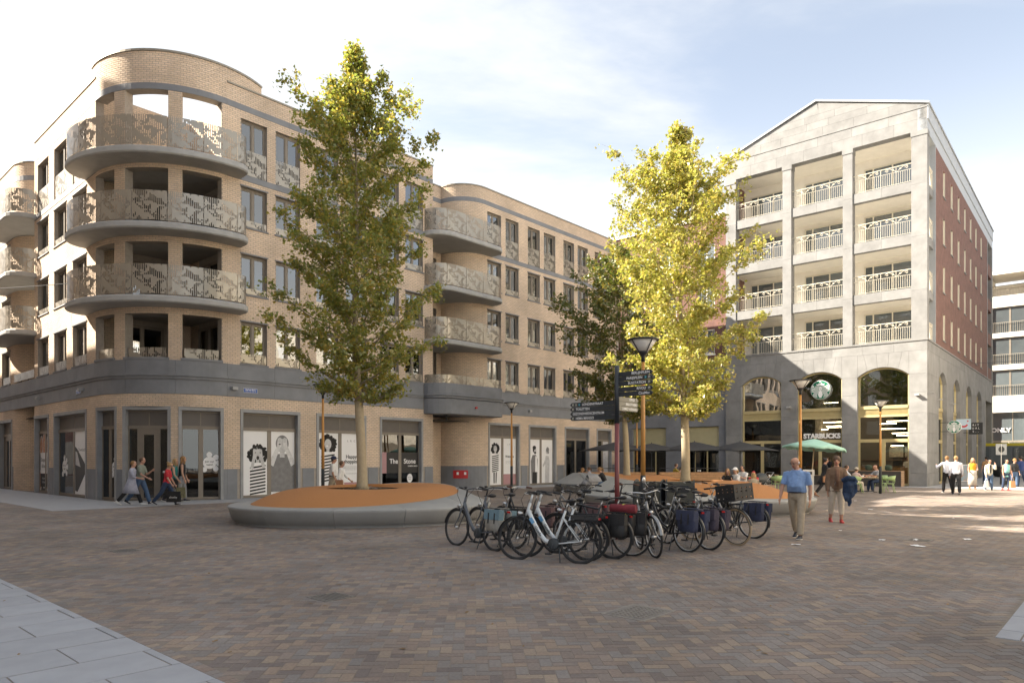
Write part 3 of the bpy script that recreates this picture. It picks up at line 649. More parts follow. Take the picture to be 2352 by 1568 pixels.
def d_man(pr, a, b, z0, z1):
    white(pr, a, b, z0, z1); c = (a+b)/2+.05; pr.poly([[(c-.28,z0),(c+.25,z0),(c+.3,z0+1.5),(c+.12,z0+1.78),(c-.2,z0+1.75),(c-.36,z0+1.4)]], 'grey_print'); pr.poly([[(c+.06,z0+.7),(c+.28,z0+.7),(c+.24,z0+1.6),(c+.08,z0+1.72)]], 'white_print'); pr.ell([(c+.02,z0+2.05,.15,.2)], 'pale_print'); pr.ell([(c-.02,z0+2.22,.17,.12),(c+.05,z0+1.9,.11,.08),(c-.1,z0+2.08,.07,.16)], 'ink'); pr.poly([[(c-.2,z0),(c+.22,z0),(c+.18,z0+.7),(c-.18,z0+.7)]], 'ink')
def d_woman(pr, a, b, z0, z1):
    pr.rect(a, b, z0, z1, 'white_print'); c = (a+b)/2; pr.poly([[(c-.22,z0),(c+.22,z0),(c+.26,z0+1.4),(c+.14,z0+1.72),(c-.12,z0+1.72),(c-.18,z0+1.5),(c-.42,z0+1.1),(c-.38,z0+1.0),(c-.16,z0+1.2)]], 'pale_print'); pr.ell([(c,z0+2.0,.13,.19)], 'pale_print'); pr.ell([(c+.06,z0+2.1,.15,.17),(c+.12,z0+1.95,.08,.12)], 'grey_print')
def d_bub(f=.5, z=1.15, r=.28): return lambda pr, a, b, z0, z1: bubbles(pr, a+(b-a)*f, z, r)
mat('food_red', (.38, .06, .04), .5, .5, 14, col2=(.55, .45, .30)); mat('food_dark', (.035, .035, .04), .5, .2, 4)
def d_food(pr, a, b, z0, z1):
    pr.rect(a, b, z0, z1, 'food_dark'); pr.ell([(a+.25*(b-a),z1-.6,.28,.55),(b-.2,z1-.5,.3,.6),(a+.1,z0+.5,.25,.5),(b-.25,z0+.6,.3,.5)], 'pale_print', 18); pr.ell([(a+.25*(b-a),z1-.6,.22,.46),(b-.2,z1-.5,.24,.5),(a+.1,z0+.5,.2,.42),(b-.25,z0+.6,.24,.42)], 'food_red', 18)
def d_foodL(pr, a, b, z0, z1):
    d_food(pr, a, b, z0, z1); c = (a+b)/2+.2; pr.rect(c-.55, c+.55, .95, 1.95, 'white_print'); pr.text('Shopping', c, 1.6, .25, 'ink', bold=.004); pr.text('& food', c, 1.3, .25, 'ink', bold=.004); pr.rect(c-.55, c+.55, .3, .94, 'ink'); pr.text('DOOR IN', c, .7, .12, 'white_print'); pr.text('CENTRUM', c, .52, .12, 'white_print')
def d_phone(pr, a, b, z0, z1):
    white(pr, a, b, z0, z1); pr.text('Download de app', b-.1, 2.05, .2, 'ink', 'RIGHT'); pr.text('volg ons', b-.1, 1.8, .12, 'grey_print', 'RIGHT'); pr.poly([[(a+.05,z0+.15),(a+.35,z0+.1),(b-.35,1.25),(a+.3,2.1),(a+.02,2.2)]], 'ink'); pr.poly([[(a+.1,1.4),(a+.75,1.3),(a+.3,1.95),(a+.08,2.0)]], 'pale_print'); pr.poly([[(b-.7+i*.07,z0+.05),(b-.62+i*.07,z0+.05),(b-.3-i*.02,z0+.25+.1*i),(b-.32-i*.02,z0+.27+.1*i)] for i in range(6)], 'ink')
shop((4.26,0),(7.04,0), d_kidL, d_kidR); shop((7.87,0),(10.61,0), d_girlS, d_happy); shop((11.43,0),(14.21,0), d_stoneL, d_stoneR)
shop((19.12,0),(21.87,0), d_girlfull, d_welcome); shop((22.69,0),(25.4,0), d_man, d_woman); shop((26.29,0),(29.02,0), None, None); shop((29.87,0),(31.7,0), None, lambda pr,a,b,z0,z1: pr.rect(a,b,z0,z1,'pale_print'))
shop((0,9.29),(0,4.79), d_bub(.35,1.3,.3), d_phone); shop((0,12.44),(0,10.09), d_foodL, d_food)
hs = shop((0,19.3),(0,16.6), None, None, True)
tpt = [(S_T.f(d2u(a),0), S_T.f(d2u(b),0)) for a, b in ((1.0,23.1),(27.7,57.3),(61.5,87.8))]
shop(*tpt[0], None, d_bub(.5,1.3,.26)); shop(*tpt[1], None, None, True, 1); shop(*tpt[2], None, d_bub(.42,1.5,.25))
# shop interiors: pale back wall and floor show dimly through the glass
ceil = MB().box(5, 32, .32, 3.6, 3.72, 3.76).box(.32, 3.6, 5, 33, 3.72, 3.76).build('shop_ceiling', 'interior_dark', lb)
# entrance under the canopy
en = MB().box(14.95, 15.03, 1.9, 1.98, .02, 3.1).box(16.32, 16.4, 1.9, 1.98, .02, 3.1).box(15.03, 16.32, 1.9, 1.98, 2.98, 3.1).box(15.03, 16.32, 1.9, 1.98, 2.25, 2.36).box(15.62, 15.72, 1.9, 1.98, .02, 2.25).build('entrance_door', 'taupe', lb)
mat('entry_ochre', (.36, .28, .15), .5, .1, 2)  # opaque ochre for the upper pane and the side panel
MB().box(15.03, 15.62, 1.93, 1.95, .05, 2.25).build('pane', 'shop_glass', en); MB().box(15.03, 16.32, 1.93, 1.95, 2.36, 2.98).build('pane', 'entry_ochre', en); MB().box(15.72, 16.32, 1.93, 1.95, .05, 2.25).build('side_panel', 'entry_ochre', en)
mbx = MB().box(15.8, 16.3, 1.84, 1.93, .95, 1.62).build('letterboxes', 'taupe', en)
for i in range(4):
    for j in range(2): MB().box(15.9+j*.2, 16.0+j*.2, 1.83, 1.838, 1.05+i*.14, 1.065+i*.14).build('letter_slot', 'white_paint', en)
rb = MB(); cbox(rb, S_BC, 1.15, 1.95, .55, 1.0, .02, .09); rbo = rb.build('fire_hose_box', 'red_paint', lb, label='red fire connection box on the curved brick wall')
for u in (1.3, 1.7): cbox(MB(), S_BC, u-.06, u+.06, .75, .9, .09, .096).build('label_plate', 'white_print', rbo)
# street name plates, small wall boxes
def plate(P0, P1, z, l1, l2):
    m, w = locmtx(P0, P1); p = MB().box(0, w, -.05, -.035, z, z+.19).xf(m).build('street_name_plate', 'white_print', lb); MB().box(.01, w-.01, -.056, -.05, z+.01, z+.18).xf(m).build('plate_face', 'blue_sign', p)
    q = Print(p, m, -.057); q.text(l1, w/2, z+.125, .085, 'white_print', bold=.002); q.text(l2, w/2, z+.05, .05, 'white_print')
plate((4.38,0),(5.0,0), 4.42, 'Hof van Bern', 'Leidsche Rijn Centrum'); plate((0,6.0),(0,5.4), 4.42, 'Weteringerweg', 'Leidsche Rijn Centrum')
for P0, P1 in (((3.85,0),(4.08,0)), ((0,5.35),(0,5.1)), ((0,11.6),(0,11.3)), ((22.6,0),(22.8,0))):
    m, w = locmtx(P0, P1); MB().box(0, w, -.2, -.03, 4.5, 4.62).xf(m).build('wall_camera', 'concrete', lb)
MB().tube([(15.6,-.3,3.72),(15.6,-.3,4.0)], .05, 10).build('downlight', 'black_metal', lb, True)
MB().box(16.9, 17.0, -1.26, -1.15, 4.35, 4.45).build('alarm_siren', 'red_paint', lb)
# flower stand by the shop door
fs = thing('flower_stand', 'dark planter pedestal with yellow flowers by the shop door at far left', 'planter', LB(-1.2, 15.5), AR)
MB().box(-.19,.19,-.19,.19,.03,1.05).box(-.14,.14,-.14,.14,0,.03).build('pedestal', 'dark_metal', fs)
MB().lathe([(.1,1.05),(.15,1.06),(.19,1.32),(.17,1.32)], 14).build('pot', 'black_plastic', fs, True)
mat('flower', (.55, .42, .02), .7, .2, 20); mat('leafgreen', (.05, .09, .02), .7, .3, 20)
fb = MB(); fb2 = MB(); q = random.Random(2)
for i in range(160):
    a, b = q.uniform(0,6.28), math.acos(q.uniform(-.2,1)); v = Vector((math.sin(b)*math.cos(a), math.sin(b)*math.sin(a), math.cos(b))); p = Vector((0,0,1.4))+v*.24*q.uniform(.75,1.05)
    (fb if i % 2 else fb2).sphere(p, .032, 5, 4)
fb.build('blossoms', 'flower', fs); fb2.build('leaves', 'leafgreen', fs)
pm_ = frame_mtx((-.192, 0, .78), (0,-1,0), (0,0,1)); text('hip', .2, 'white_print', fs, pm_, bold=.008)
# ================================================================ right building (gabled stone and brick)
GX, GY = 24.53, 41.15; AS = R_(49.5)
mat('grey_stone', (.205, .207, .206), .75, .2, 1.1, .1, 25, detail=9, objr=.08); mat('gold_frame', (.50, .42, .22), .45, .06, 4, metal=.15); mat('cream_wall', (.76, .73, .66), .85, .05, 2); mat('cream_paint', (.62, .58, .48), .5, .04, 3)
mat('zinc', (.36, .385, .41), .5, .06, 2, metal=.2)
def brickmat(name, c1, c2, mort, sc=1.0):
    m = bpy.data.materials.new(name); m.use_nodes = True; N = m.node_tree.nodes; L = m.node_tree.links; b = N['Principled BSDF']; b.inputs['Roughness'].default_value = .85
    t = N.new('ShaderNodeTexCoord'); mp = N.new('ShaderNodeMapping'); L.new(t.outputs['UV'], mp.inputs[0]); bt = N.new('ShaderNodeTexBrick'); L.new(mp.outputs[0], bt.inputs[0])
    bt.inputs['Color1'].default_value = (*c1,1); bt.inputs['Color2'].default_value = (*c2,1); bt.inputs['Mortar'].default_value = (*mort,1); bt.inputs['Scale'].default_value = sc; bt.inputs['Brick Width'].default_value = .22; bt.inputs['Row Height'].default_value = .07; bt.inputs['Mortar Size'].default_value = .008; bt.inputs['Bias'].default_value = -.1
    n = N.new('ShaderNodeTexNoise'); n.inputs['Scale'].default_value = 2; n.inputs['Detail'].default_value = 8; L.new(t.outputs['UV'], n.inputs[0]); mr = N.new('ShaderNodeMapRange'); mr.inputs[1].default_value = .3; mr.inputs[2].default_value = .7; mr.inputs[3].default_value = .8; mr.inputs[4].default_value = 1.2; L.new(n.outputs['Fac'], mr.inputs[0])
    h = N.new('ShaderNodeHueSaturation'); L.new(bt.outputs['Color'], h.inputs['Color']); L.new(mr.outputs[0], h.inputs['Value']); L.new(h.outputs[0], b.inputs['Base Color'])
    bp = N.new('ShaderNodeBump'); bp.inputs['Strength'].default_value = .4; bp.inputs['Distance'].default_value = .008; bp.invert = True; L.new(bt.outputs['Fac'], bp.inputs['Height']); L.new(bp.outputs[0], b.inputs['Normal']); M[name] = m
brickmat('red_brick', (.165, .068, .05), (.125, .052, .042), (.15, .12, .105)); brickmat('tan_brick', (.42, .31, .21), (.36, .26, .17), (.35, .32, .28)); brickmat('pale_brick', (.76, .70, .60), (.70, .63, .52), (.68, .64, .56))
uvx = lambda x, y, z: (x+y, z)
rb = thing('gabled_building', 'tall grey stone building with loggias and arched shop windows under a gable', 'building', (GX, GY, 0), AS)
F = Surf(lambda u, o: (-o, u), 'f', True); SD = Surf(lambda u, o: (u, -o), 'sd')
PIERS = [(0,.96),(3.82,4.73),(7.51,8.54),(11.27,12.4)]; AR_F = [(.96,3.82),(4.73,7.51),(8.54,11.27)]
COUR = [0, .78, 2.0, 3.2, 4.4, 5.6, 6.72]
def block(S, u0, u1, z0, z1, o0=-.45, o1=0.0, name='stone_panel', m='grey_stone', parent=None):
    return cbox(MB(), S, u0+.004, u1-.004, z0+.004, z1-.004, o0, o1).build(name, m, parent or rb)
def poly_block(S, pts, o0, o1, name='stone_panel', m='grey_stone', parent=None):
    mb = MB(); n = len(pts)
    for o in (o0, o1):
        for u, z in pts: x, y = S.f(u, o); mb.v.append((float(x), float(y), z))
    mb.f = [tuple(range(n)), tuple(range(2*n-1, n-1, -1))]+[(i, n+i, n+(i+1)%n, (i+1)%n) for i in range(n)]
    if not S.fw: mb.f = [f[::-1] for f in mb.f]
    return mb.build(name, m, parent or rb)
def arch_z(u, a, b, zs, zc): 
    w = (b-a)/2; h = zc-zs; r = (w*w+h*h)/(2*h); x = u-(a+b)/2; return zc-r+math.sqrt(max(0, r*r-x*x))
def arcade(S, piers, arches, zs, zc, ztop, cours=COUR, endz=8.1):
    for a, b in piers:
        for z0, z1 in zip(cours[:-1], cours[1:]): block(S, a, b, z0, z1, o1=.02 if z0 == 0 else 0)
        block(S, a, b, cours[-1], endz)
    for a, b in arches:
        n = 5
        for i in range(n):
            us = np.linspace(a+(b-a)*i/n+.004, a+(b-a)*(i+1)/n-.004, 6); sk = .25
            bot = [(u, arch_z(u, a, b, zs, zc)+.002) for u in us]; x0 = us[0]+(us[0]-(a+b)/2)*sk*(0 if i == 0 else 1); x1 = us[-1]+(us[-1]-(a+b)/2)*sk*(0 if i == n-1 else 1)
            poly_block(S, bot+[(x1, endz-.004), (x0, endz-.004)], -.45, 0)
    u0, u1 = piers[0][0], piers[-1][1]; n = max(2, round((u1-u0)/1.9))
    for i in range(n): block(S, u0+(u1-u0)*i/n, u0+(u1-u0)*(i+1)/n, endz, ztop)
arcade(F, PIERS, AR_F, 6.72, 7.25, 8.68)
SP = [(.46,3.7),(6.64,9.26),(12.17,14.94),(17.81,20.5),(23.5,26.1)]; AR_S = [(3.7,6.64),(9.26,12.17),(14.94,17.81),(20.5,23.5)]
arcade(SD, SP, AR_S, 6.5, 7.2, 8.68)
block(SD, 26.1, 30.9, 6.72, 8.68); block(SD, 30.2, 30.9, 0, 6.72)
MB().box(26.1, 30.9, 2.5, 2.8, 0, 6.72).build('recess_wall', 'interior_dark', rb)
for S, u0, u1 in ((F, -.04, 12.44), (SD, .0, 30.95)): cbox(MB(), S, u0, u1, 8.68, 8.78, -.45, .05).build('cornice', 'grey_stone', rb)
def arch_window(S, a, b, zs, zc, fm='gold_frame', sign=None, door=True):
    o0, o1 = -.36, -.26; bw = .1
    f = MB()
    cbox(f, S, a, a+bw, 0.0, zs, o0, o1); cbox(f, S, b-bw, b, 0.0, zs, o0, o1); n = 10
    w = f.build('arched_window', fm, rb)
    us = np.linspace(a, b, n+1)
    poly = [(u, arch_z(u, a, b, zs, zc)) for u in us]; inner = [(a+bw+(b-a-2*bw)*i/n, arch_z(a+bw+(b-a-2*bw)*i/n, a, b, zs, zc)-bw) for i in range(n, -1, -1)]
    poly_block(S, [(a,zs-.02)]+poly+[(b,zs-.02),(b-bw,zs-.02)]+inner+[(a+bw,zs-.02)], o0, o1+.003, 'arch_frame', fm, w)
    cbox(MB(), S, a+bw, b-bw, 4.72, 4.92, o0, o1+.05).build('transom', fm, w); cbox(MB(), S, a+bw, b-bw, 4.22, 4.34, o0, o1+.03).build('transom', fm, w); cbox(MB(), S, a+bw, b-bw, 4.34, 4.72, o0, o1-.03).build('fascia', fm, w)
    ri = MB(); k = int((b-a)/.07)
    for i in range(k): u = a+bw+.03+(b-a-2*bw-.06)*i/k; cbox(ri, S, u, u+.022, 4.38, 4.68, o1-.03, o1-.005)
    ri.build('ribs', fm, w, kind='stuff')
    cbox(MB(), S, a+bw, b-bw, 2.66, 2.86, o0, o1+.02).build('transom', fm, w)
    c = (a+b)/2; zb = .1 if door else .68
    dj = MB(); cbox(dj, S, c-.1, c+.1, zb, 2.66, o0, o1+.012); dj.build('mullion', fm, w); cbox(MB(), S, a+bw, b-bw, 0.01, zb+.05, o0, o1+.011).build('bottom_rail', fm, w)
    for z0, z1, x0, x1 in ((2.86, 4.22, a+bw, b-bw), (zb+.05, 2.66, a+bw, c-.1), (zb+.05, 2.66, c+.1, b-bw)): cbox(MB(), S, x0, x1, z0, z1, o0+.04, o0+.05).build('pane', 'cafe_glass', w)
    poly_block(S, [(a+bw,4.92)]+[(u,z) for u,z in inner[::-1]]+[(b-bw,4.92)], o0+.04, o0+.05, 'pane', 'window_glass', w)
    return w
AW = [arch_window(F, a, b, 6.72, 7.25) for a, b in AR_F]
AWS = [arch_window(SD, a, b, 6.5, 7.2) for a, b in AR_S]
# cafe room with hanging tube lights, counter and boards
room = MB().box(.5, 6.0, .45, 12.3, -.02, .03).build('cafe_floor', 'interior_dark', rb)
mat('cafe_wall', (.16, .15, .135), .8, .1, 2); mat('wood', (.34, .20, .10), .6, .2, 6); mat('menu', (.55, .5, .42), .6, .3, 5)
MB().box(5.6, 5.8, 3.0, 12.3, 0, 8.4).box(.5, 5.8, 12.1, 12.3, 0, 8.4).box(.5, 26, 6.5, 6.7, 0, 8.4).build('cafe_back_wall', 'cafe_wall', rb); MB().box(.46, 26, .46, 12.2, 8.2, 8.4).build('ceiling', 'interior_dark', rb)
emis('tube_light', (1, .72, .42), 14)
rl = random.Random(4)
for i, (x, y, z, l) in enumerate([(1.6,1.2,4.0,1.3),(2.4,1.6,3.55,1.5),(1.9,.9,3.1,1.1),(2.8,2.2,3.9,1.0),(1.8,1.6,2.45,.7),(2.2,5.0,3.75,1.2),(1.6,5.0,4.05,1.3),(2.4,5.6,5.4,1.1),(1.9,6.1,3.6,.9),(3.5,1.4,3.3,1.2),(3.0,5.6,3.85,1.1)]):
    MB().box(x-.015, x+.015, y-.0, y+l, z-.015, z+.02).build('tube_light', 'tube_light', rb)
MB().box(3.4, 4.0, 1.2, 6.3, 0, 1.08).build('counter', 'wood', rb)
for y in (1.4, 2.35): MB().box(5.5, 5.56, y, y+.85, 1.75, 2.45).build('menu_board', 'menu', rb)
MB().box(5.4, 5.58, 1.0, 6.4, 1.1, 1.14).box(5.4, 5.58, 1.0, 6.4, 1.55, 1.58).build('shelf', 'wood', rb)
# upper loggias on the front
COLS = [(0,.84),(4.1,4.68),(7.87,8.45),(11.67,12.4)]; OPN = [(.84,4.1),(4.68,7.87),(8.45,11.67)]
for a, b in COLS:
    for z0, z1 in zip((8.78,11.7,14.9,18.0), (11.7,14.9,18.0,20.86)): block(F, a, b, z0, z1, -.62)
    cbox(MB(), F, a-.03, b+.03, 20.86, 21.14, -.62, .035).build('capital', 'grey_stone', rb)
for zt, zb in ((18.24,17.65),(15.13,14.5),(11.89,11.3)):
    for a, b in OPN:
        c = (a+b)/2; block(F, a, c, zb, zt, -.45, -.06, 'beam'); block(F, c, b, zb, zt, -.45, -.06, 'beam')
    MB().box(.45, 2.6, .75, 12.3, zb+.06, zt-.06).build('loggia_slab', 'cream_wall', rb); MB().box(.08, 2.6, .1, .75, zb+.06, zt-.06).build('loggia_slab', 'grey_stone', rb)
MB().box(.62, 2.6, .02, 12.4, 21.14, 21.3).build('loggia_ceiling', 'cream_wall', rb); MB().box(.46, 2.6, .02, 12.4, 8.7, 8.77).build('loggia_floor', 'cream_wall', rb)
MB().box(2.6, 2.8, .02, 12.4, 8.7, 21.2).build('loggia_back_wall', 'cream_wall', rb); MB().box(.62, 2.6, 12.1, 12.4, 8.7, 21.2).build('loggia_side_wall', 'red_brick', rb, uv=uvx)
darkglass('balcony_glass', (.10, .12, .13), .3)
for z in (8.78, 11.9, 15.14, 18.25):
    for a, b in OPN:
        f = MB(); x0, x1 = a+.35, b-.1; k = [x0, x0+(x1-x0)*.42, x0+(x1-x0)*.82, x1]
        for u in k: f.box(2.52, 2.6, u-.04, u+.04, z, z+2.3)
        f.box(2.53, 2.6, x0, x1, z+2.22, z+2.31)
        fo = f.build('glazed_door', 'cream_paint', rb)
        for u, v in zip(k[:-1], k[1:]): MB().box(2.55, 2.57, u+.04, v-.04, z+.02, z+2.22).build('pane', 'balcony_glass', fo)
def scroll_rail(S, a, b, z0, z1, o, parent, m='cream_paint', scrolls=True):
    r = MB(); P = lambda u, z: (*[float(c) for c in S.f(u, o)], z)
    r.tube([P(a,z1), P(b,z1)], .028, 6); r.tube([P(a,z1-.32), P(b,z1-.32)], .012, 5); r.tube([P(a,z0+.1), P(b,z0+.1)], .014, 5)
    n = int((b-a)/.12)
    for i in range(n+1): u = a+(b-a)*i/n; r.tube([P(u,z0+.1 if i % 7 else z0), P(u,z1-.32 if i % 7 else z1)], .009 if i % 7 else .014, 5)
    if scrolls:
        for i in range(4):
            c = a+(b-a)*(i+.5)/4; hw = (b-a)/8*.92; s = 1 if i % 2 else -1; pts = []
            for j in range(14): t = j/13; pts.append(P(c+s*(-hw+2*hw*t*.75), z1-.3+.26*math.sin(t*math.pi*.62)))
            r.tube(pts, .013, 5)
            for cx, rr in ((c+s*hw*.35, .10), (c-s*hw*.55, .065)):
                r.tube([P(cx+rr*(1-.07*j)*math.cos(j*.62), z1-.16+rr*(1-.07*j)*math.sin(j*.62)) for j in range(13)], .012, 5)
    return r.build('railing', m, parent)
for z in (8.76, 11.88, 15.12, 18.23):
    for a, b in OPN: scroll_rail(F, a, b, z, z+1.16, -.2, rb)
    scroll_rail(SD, .75, 2.45, z, z+1.16, -.15, rb, scrolls=True)
# entablature and pediment, stone by stone
for i in range(7): block(F, 12.4*i/7, 12.4*(i+1)/7, 21.14, 21.85, -.6)
for i in range(6): block(F, 12.4*i/6, 12.4*(i+1)/6, 21.85, 22.45, -.6)
apx, zA, ze = 6.3, 24.72, 22.62
cbox(MB(), F, 0, 12.4, 22.45, 22.53, -.6, .03).build('cornice', 'grey_stone', rb)
zz_ = [22.53, 23.05, 23.5, 23.95, 24.7]; sl = (zA-ze)/apx; q = random.Random(9)
for z0, z1 in zip(zz_[:-1], zz_[1:]):
    lim = lambda z: (max(0, (z-ze)/sl), min(12.4, 12.4-(z-ze)/((zA-ze)/(12.4-apx))))
    l0, l1 = lim(z0), lim(z1); n = max(1, round((l0[1]-l0[0])/2.1)); cuts = [l0[0]+(l0[1]-l0[0])*(i+(q.uniform(-.2,.2) if 0 < i < n else 0))/n for i in range(n+1)]
    for i in range(n):
        a, b = cuts[i]+.004, cuts[i+1]-.004; ta, tb = min(max(a, l1[0]), l1[1]), min(max(b, l1[0]), l1[1])
        top = [(tb, z1-.004)]+([(ta, z1-.004)] if abs(tb-ta) > .02 else [])
        if a < l1[0] < b and ta > a: pass
        pts = [(a, z0+.004), (b, z0+.004)]+([(b, min(z1-.004, ze+(12.4-b)*(zA-ze)/(12.4-apx)))] if tb < b-.01 else [])+top+([(a, min(z1-.004, ze+a*sl))] if ta > a+.01 and ze+a*sl > z0+.03 else [])
        poly_block(F, pts, -.6, 0)
ro = MB(); H = .12
ro.add([(-.1,-.12,ze-.02),(-.1,apx,zA+.08),(-.1,12.5,ze-.02),(30.9,-.12,ze-.02),(30.9,apx,zA+.08),(30.9,12.5,ze-.02),(-.1,-.12,ze+H-.02),(-.1,apx,zA+H+.08),(-.1,12.5,ze+H-.02),(30.9,-.12,ze+H-.02),(30.9,apx,zA+H+.08),(30.9,12.5,ze+H-.02)],
       [(6,9,10,7),(7,10,11,8),(0,1,4,3),(1,2,5,4),(0,6,7,1),(1,7,8,2),(3,4,10,9),(4,5,11,10),(0,3,9,6),(2,8,11,5)]); ro.build('roof', 'zinc', rb)
# side wall: brick, windows, pale metal cornice
SW = [5.55, 8.5, 11.4, 14.3, 17.2, 20.1, 23.2]
ow = [(x-.36, x+.36, z, z+1.72) for x in SW for z in (18.6,15.5,12.4,9.3)]
sw = MB(); walls_keep = walls; walls = sw; BR_keep = BRICKS; wall(SD, 2.5, 27.1, 8.78, 21.0, ow, False, .3); walls = walls_keep
sw.build('side_wall', 'red_brick', rb, uv=uvx)
for x0, x1, z, z1 in ow:
    m, w = locmtx((x0,0),(x1,0)); fo = MB().box(0,.06,.1,.16,z,z1).box(w-.06,w,.1,.16,z,z1).box(.06,w-.06,.1,.16,z1-.07,z1).box(.06,w-.06,.1,.16,z,z+.07).box(0,.02,-.004,.1,z,z1).box(w-.02,w,-.004,.1,z,z1).xf(m).build('window', 'cream_paint', rb)
    MB().box(.06,w-.06,.12,.13,z+.07,z1-.07).xf(m).build('pane', 'balcony_glass', fo); MB().box(-.05,w+.05,-.06,.1,z-.08,z-.01).xf(m).build('sill', 'grey_stone', fo)
cbox(MB(), SD, .0, 30.9, 21.0, 21.75, -.5, .0).build('eaves_board', 'zinc', rb); cbox(MB(), SD, 0, 30.9, 21.75, 22.62, -.5, .05).build('eaves_board', 'zinc', rb)
MB().box(2.48, 2.54, -.03, .6, 8.78, 21).build('corner_trim', 'zinc', rb); MB().box(27.1, 27.16, -.03, .6, 8.78, 21).build('corner_trim', 'zinc', rb)
for z in (8.8, 11.9, 15.0, 18.1): MB().box(27.2, 30.8, .03, .5, z+1.0-1.0, z+1.0).build('loggia_parapet', 'red_brick', rb, uv=uvx); 
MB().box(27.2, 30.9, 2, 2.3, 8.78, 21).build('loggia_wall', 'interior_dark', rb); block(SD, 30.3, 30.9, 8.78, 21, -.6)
MB().box(2.8, 30.9, .35, 12.2, 8.3, 8.6).box(30.6, 30.9, .6, 12.4, 0, 22).box(2.8, 30.9, 12.1, 12.4, 0, 22).build('rear_wall', 'red_brick', rb, uv=uvx)
MB().box(2.8, 30, 4, 4.2, 8.7, 21).build('inner_wall', 'interior_wall', rb)
# ---- writing and emblems on the front
mat('emblem_green', (.0, .16, .085), .4, .05, 3)
lm = frame_mtx((.20, 6.0, 3.1), (0,-1,0), (0,0,1)); text('STARBUCKS', .42, 'white_print', rb, lm, 'CENTER', 'sign_lettering', .02, .022)
def emblem(parent, mtx, r):
    """round green badge: crowned long-haired figure in white"""
    def sh(polys, mt, k):
        mb = MB()
        for p in polys: mb.face([(x*r, y*r, .004*k) for x, y in p])
        return mb.xf(mtx).build('emblem_print', mt, parent)
    circ = lambda cx, cy, a, b=None, n=24: [(cx+a*math.cos(2*math.pi*i/n), cy+(b or a)*math.sin(2*math.pi*i/n)) for i in range(n)]
    sh([circ(0,0,.96,n=40)], 'emblem_green', 1)
    wave = lambda x0, s, w, y0, y1, ph: [(x0+s*(y0-y)*.18+.05*math.sin(y*9+ph)-w/2, y) for y in np.linspace(y0,y1,14)]+[(x0+s*(y0-y)*.18+.05*math.sin(y*9+ph)+w/2, y) for y in np.linspace(y1,y0,14)]
    sh([wave(s*x, s, .06, .42, -.86+.35*abs(x), 0 if s > 0 else 3.14) for s in (-1,1) for x in (.16,.27,.38,.49)], 'white_print', 2)
    for s in (-1,1): sh([[(s*.62,-.25+.17*i),(s*.9,-.16+.17*i),(s*.9,-.06+.17*i),(s*.62,-.15+.17*i)] for i in range(4)], 'white_print', 3)
    sh([circ(0,.14,.17,.24), [(-.14,-.1),(.14,-.1),(.24,-.5),(.1,-.82),(-.1,-.82),(-.24,-.5)]], 'white_print', 4)
    sh([circ(-.07,.18,.03,.018,10), circ(.07,.18,.03,.018,10), circ(0,.0,.05,.016,10), [(-.012,.16),(.012,.16),(.02,.06),(-.02,.06)]], 'emblem_green', 5)
    star = lambda cx, cy, a: [(cx+(a if i % 2 == 0 else a*.42)*math.sin(math.pi*i/5), cy+(a if i % 2 == 0 else a*.42)*math.cos(math.pi*i/5)) for i in range(10)]
    sh([[(-.34,.45),(.34,.45),(.44,.66),(.24,.58),(.14,.74),(0,.6),(-.14,.74),(-.24,.58),(-.44,.66)], star(0,.82,.11), star(-.72,.42,.14), star(.72,.42,.14)], 'white_print', 6)
eo = MB().lathe([(.6,-.03),(.62,-.025),(.62,.0),(.6,.003)], 32).xf(frame_mtx((.1, 6.05, 6.1), (0,-1,0), (0,0,1))).build('round_sign', 'white_print', rb, True)
emblem(eo, frame_mtx((.095, 6.05, 6.1), (0,-1,0), (0,0,1)), .62)
# projecting signs along the side
def hang_sign(name, label, x, z, draw, w, h, round_=False, face='white_print'):
    t = thing(name, label, 'sign', Vector((GX,GY,0))+Vector((math.cos(AS)*x, math.sin(AS)*x, 0))+Vector((math.sin(AS),-math.cos(AS),0))*.15, AS)
    MB().tube([(0,.15,z+h*.35),(0,-.5,z+h*.35)], .02, 6).tube([(0,.15,z-h*.35),(0,-.5,z-h*.35)], .02, 6).build('bracket', 'black_metal', t)
    m = frame_mtx((-.05, -.2-w/2, z), (0,-1,0), (0,0,1))
    if round_: o = MB().lathe([(w/2-.02,-.1),(w/2,-.09),(w/2,-.01),(w/2-.02,0)], 28).xf(m).build('panel', face, t)
    else: o = MB().box(-w/2,w/2,-h/2,h/2,-.1,0).xf(m).build('panel', face, t)
    draw(t, m)
mat('pale_blue', (.45, .58, .68), .5, .04, 3)
def dr_smile(t, m):
    mb = MB(); n = 14
    pts = [(.26*math.cos(a), .02+.24*math.sin(a)) for a in np.linspace(math.pi*1.05, math.pi*1.92, n)]+[(.24*math.cos(a)*.78, .04+.24*math.sin(a)*.6) for a in np.linspace(math.pi*1.92, math.pi*1.05, n)]
    mb.face([(x,y,.004) for x,y in pts]); mb.face([(.24+.05*math.cos(a), .2+.05*math.sin(a), .006) for a in np.linspace(0,6.2,12)]); mb.face([(-.38,.06,.005),(-.2,.06,.005),(-.2,0,.005),(-.38,0,.005)]); mb.xf(m).build('emblem_print', 'red_paint', t)
def dr_rit(t, m):
    for i, row in enumerate(('R I T', 'U A L', 'S . . .')): text(row, .2, 'white_print', t, m @ Matrix.Translation((0,.24-.23*i,.004)), name='lettering')
hang_sign('round_sign', 'round green and white badge sign sticking out from the arcade', 4.3, 3.65, lambda t, m: emblem(t, m, .39), .8, .8, True)
hang_sign('projecting_sign', 'pale blue projecting sign with a red smile on it', 8.0, 3.95, dr_smile, .82, .7, False, 'pale_blue')
